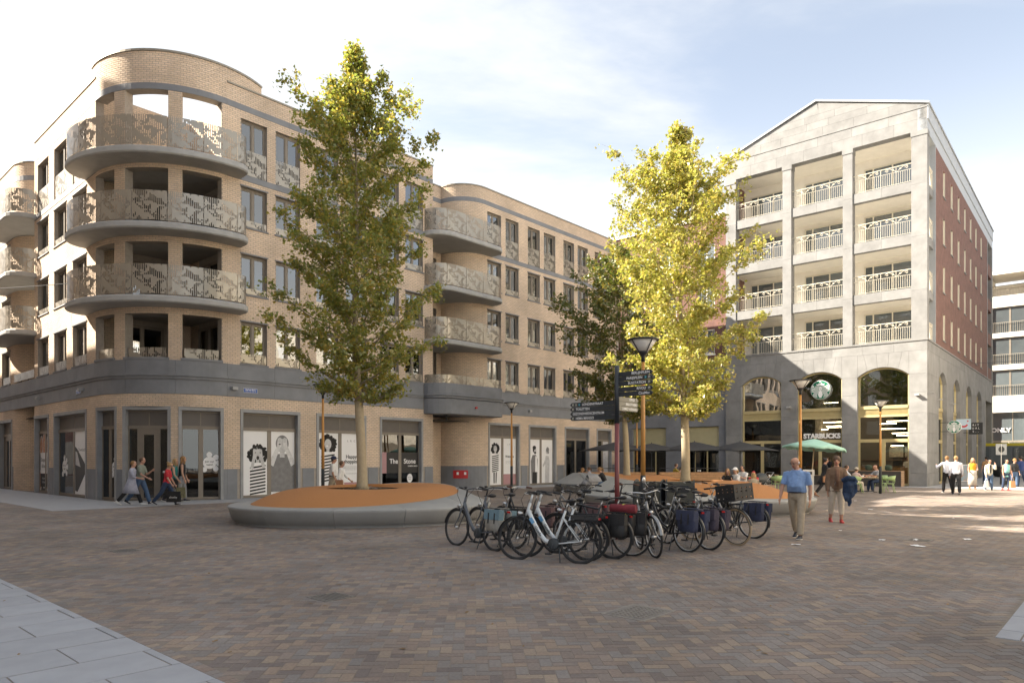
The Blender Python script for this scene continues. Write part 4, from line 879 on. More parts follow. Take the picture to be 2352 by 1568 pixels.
hang_sign('projecting_sign', 'black projecting sign with pale spaced letters in three rows', 13.6, 3.85, dr_rit, .85, .85, False, 'black_metal')
for x, z in ((.25,5.5),(3.2,5.3),(8.0,5.3)):
    MB().box(x-.05,x+.05,-.3,-.02,z,z+.08).build('spotlight', 'concrete', rb)
for y, z in ((.5,5.4),(8.0,5.0)): MB().box(-.25,-.02,y-.12,y+.12,z,z+.1).build('spotlight', 'concrete', rb)
# ================================================================ red brick wing between the two buildings
wg = thing('brick_wing', 'red brick wing with grey stone shopfronts behind the terrace parasols', 'building', (GX, GY, 0), AS)
WS = Surf(lambda u, o: (.4-o, u), 'w', True)
wsh = [(13.1,16.0,0,3.98),(17.3,20.2,0,3.98),(21.4,24.0,0,3.98)]
for a, b in ((12.42,13.1),(16.0,17.3),(20.2,21.4),(24.0,27)):
    for z0, z1 in zip((0,.9,1.9,2.95), (.9,1.9,2.95,3.98)): cbox(MB(), WS, a+.004, b-.004, z0+.003, z1-.003, -.4, 0).build('stone_panel', 'bluestone', wg)
for z0, z1 in ((3.98,4.7),(4.7,5.6),(5.6,6.5),(6.5,7.4),(7.4,8.3)):
    n = 6
    for i in range(n): o = .0 if int(z0*10) % 2 else .6; cbox(MB(), WS, 12.42+14.58*i/n+.004, 12.42+14.58*(i+1)/n-.004, z0+.003, z1-.003, -.4, 0).build('stone_panel', 'bluestone', wg)
mat('shop_cream', (.44, .40, .24), .6, .05, 3)
for a, b, z0, z1 in wsh:
    f = cbox(MB(), WS, a, b, 2.55, 3.95, -.3, -.2).build('shop_fascia', 'shop_cream', wg); k = [a+(b-a)*j/3 for j in range(4)]
    for u in k: cbox(MB(), WS, u-.04, u+.04, 0, 2.55, -.3, -.2).build('frame', 'gold_frame', f)
    for u, v in zip(k[:-1], k[1:]): cbox(MB(), WS, u+.04, v-.04, .03, 2.55, -.26, -.25).build('pane', 'shop_glass', f)
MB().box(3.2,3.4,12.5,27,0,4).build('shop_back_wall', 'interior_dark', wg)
ww = [(13.4+3.0*i, 14.7+3.0*i, z, z+1.8) for i in range(5) for z in (9.2,12.3,15.4)]
sw = MB(); walls = sw; wall(WS, 12.42, 27, 8.3, 19.0, ww, False, .3); walls = walls_keep; sw.build('wall', 'red_brick', wg, uv=uvx)
for a, b, z0, z1 in ww:
    m, w = locmtx((.4,b),(.4,a)); fo = MB().box(0,.08,.1,.17,z0,z1).box(w-.08,w,.1,.17,z0,z1).box(.08,w-.08,.1,.17,z1-.09,z1).box(.08,w-.08,.1,.17,z0,z0+.09).box(w/2-.04,w/2+.04,.1,.17,z0,z1).xf(m).build('window', 'white_paint', wg); MB().box(.08,w-.08,.12,.13,z0+.09,z1-.09).xf(m).build('pane', 'balcony_glass', fo); MB().box(-.06,w+.06,-.06,.1,z0-.1,z0-.01).xf(m).build('sill', 'white_paint', fo)
cbox(MB(), WS, 12.42, 27, 19.0, 19.25, -.4, .1).build('coping', 'white_paint', wg); MB().box(.8, 12, 12.45, 27, 18.6, 18.9).box(11.7,12,12.45,27,0,18.6).box(.8,11.7,26.7,27,0,18.6).build('roof', 'zinc', wg)
# ================================================================ far pale building across the next street
fb_ = thing('pale_building', 'pale stone apartment building with barred windows beyond the yellow bus', 'building', (50.6, 72, 0), AS)
FS = Surf(lambda u, o: (-o, u), 'ff', True); mat('pale_stone', (.70, .66, .58), .8, .06, 1.5, .05, 30)
fo_ = [(-2.25-4.1*i, .85-4.1*i, z0, z1) for i in range(-3,6) for z0, z1 in ((8.1,10.76),(11.3,14.1),(14.6,17.25))]; fg = [(-2.25-4.1*i, .85-4.1*i, 0, 6.4) for i in range(-3,6)]
sw = MB(); walls = sw; wall(FS, -24, 14, 0, 18.0, fo_+fg, False, .4); walls = walls_keep; sw.build('wall', 'pale_stone', fb_)
for a, b, z0, z1 in fo_:
    m, w = locmtx((0,b),(0,a)); f = MB().box(0,.07,.2,.28,z0,z1).box(w-.07,w,.2,.28,z0,z1).box(.07,w-.07,.2,.28,z1-.09,z1).box(w/2-.08,w/2+.08,.2,.28,z0,z1).xf(m).build('window', 'taupe', fb_); MB().box(.07,w-.07,.23,.24,z0,z1-.09).xf(m).build('pane', 'balcony_glass', f)
    r = MB()
    for i in range(18): r.box(w*i/17-.012, w*i/17+.012, .06, .085, z0+.05, z0+1.05)
    r.box(0, w, .055, .09, z0+1.05, z0+1.1).xf(m).build('railing', 'coping', f)
    MB().box(w+.15, w+.9, -.02, 0, z0, z1).xf(m).build('brick_strip', 'pale_brick', f, uv=lambda x,y,z:(y,z))
for a, b, z0, z1 in fg:
    m, w = locmtx((0,b),(0,a)); f = MB().box(0,.08,.5,.6,z0,z1).box(w-.08,w,.5,.6,z0,z1).box(.08,w-.08,.5,.6,3.3,3.5).box(w*.55,w*.55+.08,.5,.6,3.5,z1).xf(m).build('shopfront', 'coping', fb_); MB().box(.08,w-.08,.53,.54,z0,z1).xf(m).build('pane', 'balcony_glass', f)
text('ONLY', .62, 'white_print', fb_, frame_mtx((.45,.1,4.55),(0,-1,0),(0,0,1)), 'CENTER', 'sign_lettering', .01, .02)
pg = MB()
for i in range(-3, 6): pg.box(0,.5,.85-4.1*i,1.85-4.1*i,18,20.6).box(.5,4,.9-4.1*i,1.3-4.1*i,20.0,20.5)
pg.box(-.3, 4.2, -24, 14, 20.6, 20.95).box(0,.3,-24,14,18,18.4).build('pergola', 'pale_stone', fb_); MB().box(3.5, 10, -24, 14, 17.6, 20.2).box(9.7,10,-24,14,0,17.6).build('penthouse', 'pale_stone', fb_)
for i in range(-2,4): scroll_rail(FS, -2.25-4.1*i, .85-4.1*i, 18.3, 19.3, -.1, fb_, 'coping', False)
# ================================================================ buildings around the square outside the picture (they shade it and show in the glass)
def block_building(name, label, corners, h, m, floors, faces):
    t = thing(name, label, 'building'); P = [LB(*c) for c in corners]
    base = MB().prism([(p.x,p.y) for p in P], 0, h).build('wall', m, t, uv=uvx)
    for i in faces:
        a, b = P[i], P[(i+1)%len(P)]; mm, w = locmtx((a.x,a.y),(b.x,b.y)); n = int(w/2.6)
        for f in range(floors):
            z = 4.6+f*(h-5.2)/max(1,floors)
            for k in range(n):
                x = (k+.5)*w/n; wd = MB().box(x-.6,x+.6,-.03,.02,z,z+1.7).xf(mm).build('window', 'white_paint', t); MB().box(x-.52,x+.52,-.04,-.031,z+.08,z+1.62).xf(mm).build('pane', 'balcony_glass', wd)
        sh = MB().box(.5, w-.5, -.05, .02, .1, 3.2).xf(mm).build('shopfront', 'taupe', t); MB().box(.7,w-.7,-.06,-.051,.3,3.0).xf(mm).build('pane', 'balcony_glass', sh)
block_building('town_house', 'tall brick building left of the picture that shades the square', [(-11.2,-17.5),(-11.2,11.5),(-26,11.5),(-26,-17.5)][::-1], 26.5, 'tan_brick', 7, [2])
block_building('town_house', 'tallest brick block across the side street, unseen and added to shade the square', [(-11.2,12),(-11.2,19.6),(-26,19.6),(-26,12)][::-1], 31, 'tan_brick', 8, [2])  # unseen block added to keep the sun off the middle of the square
block_building('town_house', 'lower brick building across the side street outside the picture', [(-11.2,20),(-11.2,60),(-26,60),(-26,20)][::-1], 20.3, 'red_brick', 5, [2])
block_building('town_house', 'pale brick building along the right side of the square outside the picture', [(2,-31),(62,-31),(62,-45),(2,-45)], 16.5, 'pale_brick', 4, [0])  # unseen; its brick is made paler to bounce sun onto the shaded facade
# ================================================================ planters with orange rubber mounds
def rubber(name, c1, c2):
    m = mat(name, c1, .9, .1, 90, .35, 160, col2=c2, detail=3); return m
rubber('orange_rubber', (.47, .215, .075), (.33, .14, .045)); mat('soil', (.075, .055, .038), .95, .5, 30, .5, 60, col2=(.16, .12, .08))
mat('cast_concrete', (.29, .29, .28), .78, .10, 1.6, .1, 120, detail=9, objr=.04)
def planter(label, cx, cy, a, b, rot, hi_dir, nseg=11, hi=.5, tree=(0,0), pit=1.05, wide=.55, zc=.80):
    """oval seat of cast blocks round a rubber mound; the rim climbs towards hi_dir"""
    t = thing('planter', label, 'planter', (cx, cy, 0), 0, 'oval tree planters on the square'); NS = nseg*8
    ang = [2*math.pi*i/NS for i in range(NS+1)]
    def outl(th, k=0.0, f=1.0):
        e = 2.3; c, s = math.cos(th), math.sin(th); r = 1/((abs(c)/a)**e+(abs(s)/b)**e)**(1/e); x, y = (r*f+k)*c, (r*f+k)*s
        return x*math.cos(rot)-y*math.sin(rot), x*math.sin(rot)+y*math.cos(rot)
    def lift(th): 
        x, y = outl(th); d = math.atan2(y, x)-hi_dir; return (.5+.5*math.cos(d))**1.5
    def ring(th):
        l = lift(th); w = wide+.5*l; zi = .47+hi*l
        prof = [(-.22,0.0),(-.22,.07),(-.12,.10),(-.02,.38),(.0,.43),(-.03,.455),(-.08,.462),(-w,zi),(-w-.03,zi-.03),(-w-.05,.02)]
        return [(*outl(th, k), z) for k, z in prof]
    for s in range(nseg):
        mb = MB(); n = 8; g = .006
        for i in range(n+1):
            th = 2*math.pi*(s*8+i)/NS+(g/((a+b)/2) if i == 0 else -g/((a+b)/2) if i == n else 0); mb.v += ring(th)
        m = 10
        for i in range(n):
            for j in range(m-1): mb.f.append((i*m+j, (i+1)*m+j, (i+1)*m+j+1, i*m+j+1))
        r0, r1 = mb.v[:m], mb.v[n*m:(n+1)*m]; o = len(mb.v); mb.v += r0+r1; mb.f.append(tuple(o+j for j in range(m-1,-1,-1))); mb.f.append(tuple(o+m+j for j in range(m)))
        mb.build('concrete_block', 'cast_concrete', t, True)
    # mound
    mb = MB(); K = 9; tx, ty = tree[0]-cx, tree[1]-cy; N2 = 96
    def zin(th): return .47+hi*lift(th)
    for k in range(K+1):
        f = k/K
        for i in range(N2):
            th = 2*math.pi*i/N2; l = lift(th); w = wide+.5*l; ox, oy = outl(th, -w-.01); px, py = tx+pit*math.cos(th), ty+pit*.95*math.sin(th)
            zo = zin(th)-.012; h = zo+(zc-zo)*(f**.75)+.16*math.sin(math.pi*f)*(1-l*.7)+.015*math.sin(3*th+2)*math.sin(math.pi*f); mb.v.append((ox+(px-ox)*f, oy+(py-oy)*f, h if k < K else zc))
    for k in range(K):
        for i in range(N2): j = (i+1)%N2; mb.f.append((k*N2+i, k*N2+j, (k+1)*N2+j, (k+1)*N2+i))
    mb.build('rubber_mound', 'orange_rubber', t, True)
    so = MB(); q = random.Random(int(cx*10)); ps = [(tx+(pit+.02)*math.cos(2*math.pi*i/32), ty+(pit+.02)*.95*math.sin(2*math.pi*i/32)) for i in range(32)]
    so.prism(ps, zc-.3, zc-.05)
    so.build('soil', 'soil', t)
    ch = MB()
    for i in range(260):
        r, th = pit*math.sqrt(q.random())*.97, q.uniform(0, 6.28); o = len(ch.v); ch.box(-.03,.03,-.012,.012,-.004,.008); ch.xf(Matrix.Translation((tx+r*math.cos(th), ty+r*.95*math.sin(th), zc-.04+q.uniform(0,.02))) @ Matrix.Rotation(q.uniform(0,6),4,'Z') @ Matrix.Rotation(q.uniform(-.6,.6),4,'X'), o)
    ch.build('bark_chips', 'soil', t, kind='stuff')
    return t
T1 = (-4.4, 20.5); T2 = (5.9, 24.0); T3 = (5.7, 35.0)
planter('long oval concrete planter with orange rubber mound left of the bicycles', -4.15, 19.55, 3.55, 2.95, R_(6), R_(55), tree=T1, hi=.48)
planter('oval concrete planter with orange mound behind the parked bicycles', 6.05, 23.4, 3.9, 2.75, R_(-42), R_(160), tree=T2, hi=.55, zc=.9)
planter('farthest concrete planter with orange mound near the dark parasols', 5.6, 34.8, 3.7, 2.8, R_(-40), R_(190), tree=T3, hi=.5)
# ================================================================ trees
def leafmat(name, c1, c2, c3, tr=.45):
    m = bpy.data.materials.new(name); m.use_nodes = True; N = m.node_tree.nodes; L = m.node_tree.links; N.remove(N['Principled BSDF']); o = N['Material Output']
    r = N.new('ShaderNodeValToRGB'); e = r.color_ramp.elements; e[0].color = (*c1,1); e[1].color = (*c3,1); e[1].position = .97; x = e.new(.55); x.color = (*c2,1)
    gi = N.new('ShaderNodeNewGeometry'); L.new(gi.outputs['Random Per Island'], r.inputs[0])
    d = N.new('ShaderNodeBsdfDiffuse'); t = N.new('ShaderNodeBsdfTranslucent'); gl = N.new('ShaderNodeBsdfGlossy'); gl.inputs['Roughness'].default_value = .38; gl.inputs[0].default_value = (.9,.9,.85,1)
    hs = N.new('ShaderNodeHueSaturation'); hs.inputs['Saturation'].default_value = 1.15; hs.inputs['Value'].default_value = 1.25; L.new(r.outputs[0], hs.inputs['Color'])
    L.new(r.outputs[0], d.inputs[0]); L.new(hs.outputs[0], t.inputs[0]); m1 = N.new('ShaderNodeMixShader'); m1.inputs[0].default_value = tr; L.new(d.outputs[0], m1.inputs[1]); L.new(t.outputs[0], m1.inputs[2])
    m2 = N.new('ShaderNodeMixShader'); m2.inputs[0].default_value = .06; L.new(m1.outputs[0], m2.inputs[1]); L.new(gl.outputs[0], m2.inputs[2]); L.new(m2.outputs[0], o.inputs[0]); M[name] = m
leafmat('leaf_green', (.175, .215, .06), (.28, .30, .08), (.44, .33, .09), .55); leafmat('leaf_yellow', (.27, .29, .07), (.40, .395, .11), (.50, .40, .14), .5); leafmat('leaf_shaded', (.085, .12, .032), (.135, .16, .04), (.25, .19, .05), .45)  # same maple leaf; sun and shade on the trees put into its colour
mat('bark', (.23, .185, .12), .9, .25, 9, .35, 25, col2=(.33, .28, .19)); mat('trunk_wrap', (.36, .30, .20), .9, .10, 14, .25, 40)
def tree(label, x, y, z0, top, prof, seed, leaf, nleaf, lsz=.05, trunk_r=.14, lean=(0,0), cb=3.3):
    rg = random.Random(seed); nr = np.random.RandomState(seed); t = thing('maple_tree', label, 'tree', (x, y, z0), 0, 'young maple trees in the planters')
    H = top-z0; P = lambda f: Vector((lean[0]*f+.07*math.sin(f*5+seed)+.03*math.sin(f*13), lean[1]*f+.06*math.cos(f*4+seed), f*H))
    fs = [0,.015,.05,.1,.18,.26,.35,.45,.55,.65,.75,.85,.95,1]; rr = [trunk_r*1.45,trunk_r*1.15,trunk_r,trunk_r*.96,trunk_r*.9,trunk_r*.78,trunk_r*.64,trunk_r*.52,trunk_r*.40,trunk_r*.3,trunk_r*.2,trunk_r*.12,.012,.004]
    fk = (cb-z0)/H; lo_ = [f for f in fs if f < fk]+[fk]; rad = lambda f: float(np.interp(f, fs, rr))
    MB().tube([P(f) for f in lo_], [rad(f)*1.06 for f in lo_], 14).build('trunk', 'trunk_wrap', t, True)
    br = MB(); up = [fk-.01]+[f for f in fs if f > fk]; br.tube([P(f) for f in up], [rad(f) for f in up], 10)
    zs = [p[0] for p in prof]; rs = [p[1] for p in prof]; Rz = lambda z: float(np.interp(z, zs, rs, 0, 0))
    pts, wts = [], []; n = 84
    for i in range(n):
        g = i/n; f = fk+(1-fk)*g**1.08*.985; b = P(f); az = i*2.39996+rg.uniform(-.35,.35); zw = z0+b.z
        el = R_(rg.uniform(4,26)+46*g**.7); R = max(.18, Rz(min(zw+.25+1.1*g, top-.15))*rg.uniform(.6,1.18)); ln = R/math.cos(el)
        ln = min(ln, (top-zw)*.95+.2); d = Vector((math.cos(az)*math.cos(el), math.sin(az)*math.cos(el), math.sin(el))); path = []; m = 7
        wob = Vector((rg.uniform(-1,1),rg.uniform(-1,1),rg.uniform(-.5,.5)))*.06*ln
        for j in range(m+1): u = j/m; path.append(b+d*(ln*u)+Vector((0,0,(-.16*u+.20*u*u)*ln*(1-g)))+wob*math.sin(u*4))
        r0 = max(.009, rad(f)*.36); br.tube(path, [r0*(1-.88*j/m) for j in range(m+1)], 5, False)
        for j in range(1, m+1):
            if j > 1: pts.append(path[j]); wts.append(.8*min(1, .12+ln/1.5))
            for s in range(2 if j < 3 else 3):
                aa = az+rg.choice((-1,1))*rg.uniform(.4,1.4); e2 = rg.uniform(-.35,.75); l2 = max(.18, ln*rg.uniform(.14,.36)*(1.2-.6*j/m)); dd = Vector((math.cos(aa)*math.cos(e2), math.sin(aa)*math.cos(e2), math.sin(e2))); q2 = path[j]+dd*l2
                br.tube([path[j], path[j]+dd*l2*.5+Vector((0,0,.03)), q2], [.006,.004,.002], 3, False); w = rg.uniform(.1,1.9)*min(1, .12+ln/1.5)
                for u in (.3,.55,.8,1.0): pts.append(path[j].lerp(q2, u)); wts.append(w)
    br.build('limbs', 'bark', t, True)
    A = np.array([tuple(p) for p in pts]); W = np.array(wts); W /= W.sum(); idx = nr.choice(len(A), nleaf, p=W); c = A[idx]+nr.normal(0, .085, (nleaf,3))*np.array([1,1,.9])+np.array([0,0,-.03])
    S = lsz*nr.uniform(.6,1.35,nleaf); shape = np.array([(0,-.9,0),(1.0,-.15,.25),(.42,.28,.1),(0,1.05,0),(-.42,.28,.1),(-1.0,-.15,.25)])
    az = nr.uniform(0,6.283,nleaf); tilt = np.abs(nr.normal(.8,.5,nleaf)); roll = nr.uniform(0,6.283,nleaf)
    ca, sa, ct, st, cr_, sr = np.cos(az), np.sin(az), np.cos(tilt), np.sin(tilt), np.cos(roll), np.sin(roll)
    v = shape[None]*S[:,None,None]; x1 = v[:,:,0]*cr_[:,None]-v[:,:,1]*sr[:,None]; y1 = v[:,:,0]*sr[:,None]+v[:,:,1]*cr_[:,None]; z1 = v[:,:,2]
    y2 = y1*ct[:,None]-z1*st[:,None]; z2 = y1*st[:,None]+z1*ct[:,None]; X = x1*ca[:,None]-y2*sa[:,None]; Y = x1*sa[:,None]+y2*ca[:,None]
    V = np.stack([X,Y,z2],2)+c[:,None,:]; Q = np.array([(0,1,2,3),(0,3,4,5)])
    np_mesh('crown', V, (Q[None]+6*np.arange(nleaf)[:,None,None]).reshape(-1,4), leaf, t, 'stuff')
    return t
tree('tall green maple rising from the left planter in front of the brick facade', T1[0], T1[1], .74, 13.7, [(3.1,1.3),(3.8,1.8),(4.6,2.1),(5.6,2.25),(7,2.2),(8.5,2.1),(9.5,2.0),(10.5,1.9),(11.4,1.6),(12.2,1.05),(13,.4),(13.7,.08)], 3, 'leaf_green', 40000, .052, .135, (-.3,0), 3.35)
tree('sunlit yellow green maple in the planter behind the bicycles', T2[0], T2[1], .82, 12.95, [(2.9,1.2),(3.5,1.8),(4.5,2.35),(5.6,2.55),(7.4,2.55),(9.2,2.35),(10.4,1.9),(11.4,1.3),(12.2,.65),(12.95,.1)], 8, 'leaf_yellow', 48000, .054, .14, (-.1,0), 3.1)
tree('shaded dark maple farther back beside the sign post', T3[0], T3[1], .74, 12.2, [(3.4,1.3),(4.2,2.1),(5.5,2.8),(7.5,3.0),(9.2,2.5),(10.6,1.7),(11.6,.8),(12.2,.1)], 21, 'leaf_shaded', 30000, .068, .15, (-.15,0), 3.5)
# ================================================================ street lamps
mat('lamp_orange', (.50, .245, .062), .5, .06, 5); mat('lamp_glass', (.42, .38, .33), .35, .05, 4); mat('lamp_clear', (.62,.60,.56), .3, .04, 3)
def lamp(label, x, y, src=None):
    if src:
        t = copy_tree(src); t.location = (x, y, 0); t['label'] = label; return t
    t = thing('street_lamp', label, 'street lamp', (x, y, 0), 0, 'orange street lamps on the square')
    MB().lathe([(.062,0),(.062,1.28),(.058,1.30)], 16).build('pole_base', 'dark_metal', t, True); MB().lathe([(.056,1.30),(.05,2.4),(.037,3.9)], 16).build('pole', 'lamp_orange', t, True)
    MB().lathe([(.045,3.9),(.045,4.02),(.05,4.04),(.10,4.10),(.12,4.14)], 16).build('neck', 'black_metal', t, True)
    MB().lathe([(.11,4.13),(.31,4.385),(.30,4.39),(.1,4.14)], 24).build('lamp_glass', 'lamp_clear', t, True)
    rbm = MB()
    for k in range(4):
        a = k*math.pi/2+.5; rbm.tube([(.12*math.cos(a),.12*math.sin(a),4.12),(.325*math.cos(a),.325*math.sin(a),4.39)], .012, 5)
    rbm.build('ribs', 'black_metal', t); MB().lathe([(.36,4.385),(.37,4.40),(.36,4.42),(.06,4.45)], 28).build('cap', 'black_metal', t, True); MB().lathe([(.05,4.14),(.04,4.22)], 12).build('light_source', 'white_paint', t)
    return t
L0 = lamp('nearest orange street lamp rising from among the bicycles', 3.01, 16.0)
lamp('orange street lamp behind the left planter by the striped poster', -7.03, 25.9, L0); lamp('orange street lamp between the brick facade and the bicycles', -.02, 34.3, L0); lamp('orange street lamp right behind the grey-haired man', 10.1, 24.4, L0); lamp('orange street lamp beside the green terrace chairs', 17.54, 33.17, L0); lamp('farthest orange street lamp half hidden by the dark tree', 7.8, 43.5, L0)
# ================================================================ finger post
fp = thing('finger_post', 'dark red and black finger post with street direction blades', 'sign', (2.2, 14.6, 0), AR)
mat('post_red', (.16, .035, .035), .4, .06, 5); mat('blade', (.028, .034, .040), .45, .06, 5); mat('blade_lit_icon', (.20, .19, .15), .5, .05, 5); mat('sign_text', (.78,.78,.76), .5, .02, 3); mat('teal', (.0,.2,.26), .5, .02, 3)
MB().lathe([(.05,0),(.05,2.42)], 16).build('pole', 'post_red', fp, True); MB().lathe([(.052,2.42),(.052,3.62),(.03,3.63)], 16).build('upper_pole', 'blade', fp, True)
def blade(z, l, d, txt, icons=0, mt='blade', sz=.072, h=.093):
    """d: unit direction in the post's own frame"""
    d = Vector(d); vis = Vector((0,0,1)).cross(d); 
    pts = [(.05,-h/2),(l-.05,-h/2),(l,0),(l-.05,h/2),(.05,h/2)]
    mb = MB(); th = .012
    for s in (-1,1): mb.v += [tuple(d*u+vis*(s*th)+Vector((0,0,z+w))) for u, w in pts]
    n = 5; mb.f = [(4,3,2,1,0),(5,6,7,8,9)]+[(i,(i+1)%n,n+(i+1)%n,n+i) for i in range(n)]
    b = mb.build('blade', mt, fp)
    camdir = Vector((0,0,1)); w = fp.matrix_basis.inverted().to_3x3() @ Vector((-2.2,-14.6,0)); side = 1 if vis.dot(w) > 0 else -1; nrm = vis*side; xd = Vector((0,0,1)).cross(nrm); end = xd.dot(d) > 0
    o = d*(l-.07-icons*.085 if True else 0)+nrm*(th+.001)+Vector((0,0,z)); text(txt, sz, 'sign_text', b, frame_mtx(o, xd, (0,0,1)), 'RIGHT' if end else 'LEFT', 'lettering', 0.0, .0012)
    for i in range(icons):
        c = d*(l-.08-i*.085)+nrm*(th+.001)+Vector((0,0,z)); m = frame_mtx(c, xd, (0,0,1)); ic = MB().box(-.03,.03,-.03,.03,0,.001) if i != icons-1 or icons == 1 else MB().lathe([(.028,0),(.028,.001)], 14)
        ic.xf(m).build('pictogram', 'blade_lit_icon' if not (i == icons-1 and icons > 1) else 'teal', b); text('P' if i == 0 else 'i', .05, 'sign_text', b, m @ Matrix.Translation((0,0,.002)), 'CENTER', 'lettering', 0.0)
for i, (tx, ic) in enumerate((('BERLIJNPLEIN',0),('PARIJSPLEIN',2),('BUSSTATION',1))): blade(3.44-.1*i, .86, (0,-1,0), tx, ic)
for i, (tx, ic) in enumerate((('RIVOLI',1),('CineMec',0))): blade(3.12-.1*i, .86, (0,-1,0), tx, ic)
for i, (tx, ic) in enumerate((('LONDENSTRAAT',3),('TOILETTEN',1),('GEZONDHEIDSCENTRUM',0),('HEMA MANGO',1))): blade(2.86-.1*i, 1.22, (0,1,0), tx, ic)
for i, (tx, ic) in enumerate((('OFFIZI',1),('BIBLIOTHEEK',0),('JUMBO VAPIANO',0))): blade(2.94-.1*i, .82, (1,0,0), tx, ic, 'blade_lit_icon')  # same blades in a paler olive: sunlight put into their colour
# ================================================================ litter bins
mat('bin_olive', (.075, .072, .055), .5, .1, 6); mat('bin_side', (.03, .036, .04), .5, .1, 6)
def bin_(label, x, y, rz, w=.62, d=.62, h=1.12):
    t = thing('litter_bin', label, 'bin', (x, y, 0), rz, 'dark metal litter bins')
    MB().box(-w/2,w/2,-d/2,d/2,.02,h-.25).box(-w/2,w/2,-d/2+.06,-d/2+.12,h-.25,h-.02).build('body', 'bin_olive', t)
    for s in (-1,1):
        pts = [(-d/2-.01,0),(d/2+.01,0),(d/2+.01,h-.05),(d/2-.15,h+.04),(0,h+.06),(-d/2+.12,h+.02),(-d/2-.01,h-.08)]; mb = MB()
        for k in (0,.03): mb.v += [(s*(w/2+k), p, z) for p, z in pts]
        n = len(pts); mb.f = [tuple(range(n)), tuple(range(2*n-1,n-1,-1))]+[(i,n+i,n+(i+1)%n,(i+1)%n) for i in range(n)]; mb.build('side_plate', 'bin_side', t)
    MB().box(-w/2,w/2,-d/2+.13,d/2,h-.06,h).build('lid', 'bin_olive', t); MB().box(-.2,.2,-d/2-.005,-d/2+.05,h-.24,h-.08).build('opening', 'ink', t)
    return t
bin_('dark litter bin behind the red post, the left of two', 3.38, 17.1, R_(-24)); bin_('olive and black litter bin behind the bicycles, the right of two', 4.08, 16.9, R_(-14))
# ================================================================ drains, manholes and paper scraps
def grate(label, x, y, w, d, rz, bars=7):
    t = thing('drain_grate', label, 'drain', (x, y, 0), rz, 'drain grates in the paving'); MB().box(-w/2,w/2,-d/2,d/2,-.01,.0005).build('pit', 'ink', t)
    MB().box(-w/2,w/2,-d/2,-d/2+.03,-.01,.006).box(-w/2,w/2,d/2-.03,d/2,-.01,.006).box(-w/2,-w/2+.03,-d/2+.03,d/2-.03,-.01,.006).box(w/2-.03,w/2,-d/2+.03,d/2-.03,-.01,.006).build('rim', 'iron', t)
    for i in range(bars): u = -w/2+.03+(w-.06)*(i+.5)/bars; MB().box(u-.014,u+.014,-d/2+.03,d/2-.03,-.008,.005).build('bar', 'iron', t)
mat('iron', (.14, .128, .113), .6, .2, 12, .2, 40)
for lab, px, py in (('iron drain grate in the brick paving, nearest the camera', 760, 1370), ('small iron drain grate in front of the left planter', 287, 1264), ('far drain grate at the left edge by the pavement', 62, 1213), ('drain grate among the white paper scraps at right', 2112, 1240)):
    gx, gy = gnd(px, py); grate(lab, gx, gy, .42, .42, AR)
mat('cover_rim', (.22,.20,.175), .9, .2, 8)
mh = thing('manhole_cover', 'worn rectangular iron manhole cover in the foreground paving', 'manhole cover', (*gnd(1467,1405),0), AR)
MB().box(-.34,.34,-.28,.28,-.01,.004).build('frame', 'cover_rim', mh); MB().box(-.3,.3,-.24,.24,-.01,.0065).build('lid', 'iron', mh)
for i in range(9):
    for j in range(7): MB().box(-.27+i*.06,-.235+i*.06,-.2+j*.057,-.165+j*.057,.0065,.012).build('stud', 'cover_rim', mh)
rp = random.Random(6)
for i, (px, py, sz) in enumerate(((1828,1251,.12),(2108,1254,.2),(2104,1240,.1),(2222,1239,.16),(2026,1240,.08),(2000,1170,.1),(1930,1219,.06),(1965,1150,.07),(2190,1190,.05))):
    gx, gy = gnd(px, py); mb = MB(); n = 4; G_ = [[(sz*(a/n-.5)*1.4, sz*(b/n-.5)*.8, .006+rp.uniform(0,.018)) for a in range(n+1)] for b in range(n+1)]
    mb.v = [p for r in G_ for p in r]; mb.f = [(r*(n+1)+c_, r*(n+1)+c_+1, (r+1)*(n+1)+c_+1, (r+1)*(n+1)+c_) for r in range(n) for c_ in range(n)]
    o = mb.build('paper_scrap', 'white_print'); o.location = (gx, gy, 0); o.rotation_euler = (0,0,rp.uniform(0,3)); tag(o, ('large crumpled paper scrap right of the walkers','biggest torn white paper scrap near the right drain','flat white slip beside the right drain','white paper scrap farthest right on the bricks','small paper bit left of the right drain','white scrap on the sunlit bricks','tiny paper bit by the woman\'s red shoes','paper bit near the terrace edge in the sun','tiny white bit in the dappled shade')[i], 'litter', 'scraps of white paper')
lf = MB()
for i in range(420):
    if i < 300: gx, gy = rp.uniform(-9,9), rp.uniform(6,22); z = .004
    else: a = rp.uniform(0,6.28); gx, gy = -3.2+1.6*math.cos(a)*rp.random(), 20.9+.9*math.sin(a)*rp.random(); z = .95
    if i >= 300: continue
    o = len(lf.v); s = rp.uniform(.012,.03); lf.add([(-s,-s*.5,0),(s,-s*.6,.004),(s*1.1,s*.5,.008),(-s*.6,s*.6,.002)], [(0,1,2,3)]); lf.xf(Matrix.Translation((gx,gy,z)) @ Matrix.Rotation(rp.uniform(0,6),4,'Z'), o)
mat('dead_leaf', (.22,.14,.06), .9, .5, 3); dl = lf.build('fallen_leaves', 'dead_leaf', kind='stuff'); tag(dl, 'small dry leaves and crumbs scattered over the paving', 'leaves')
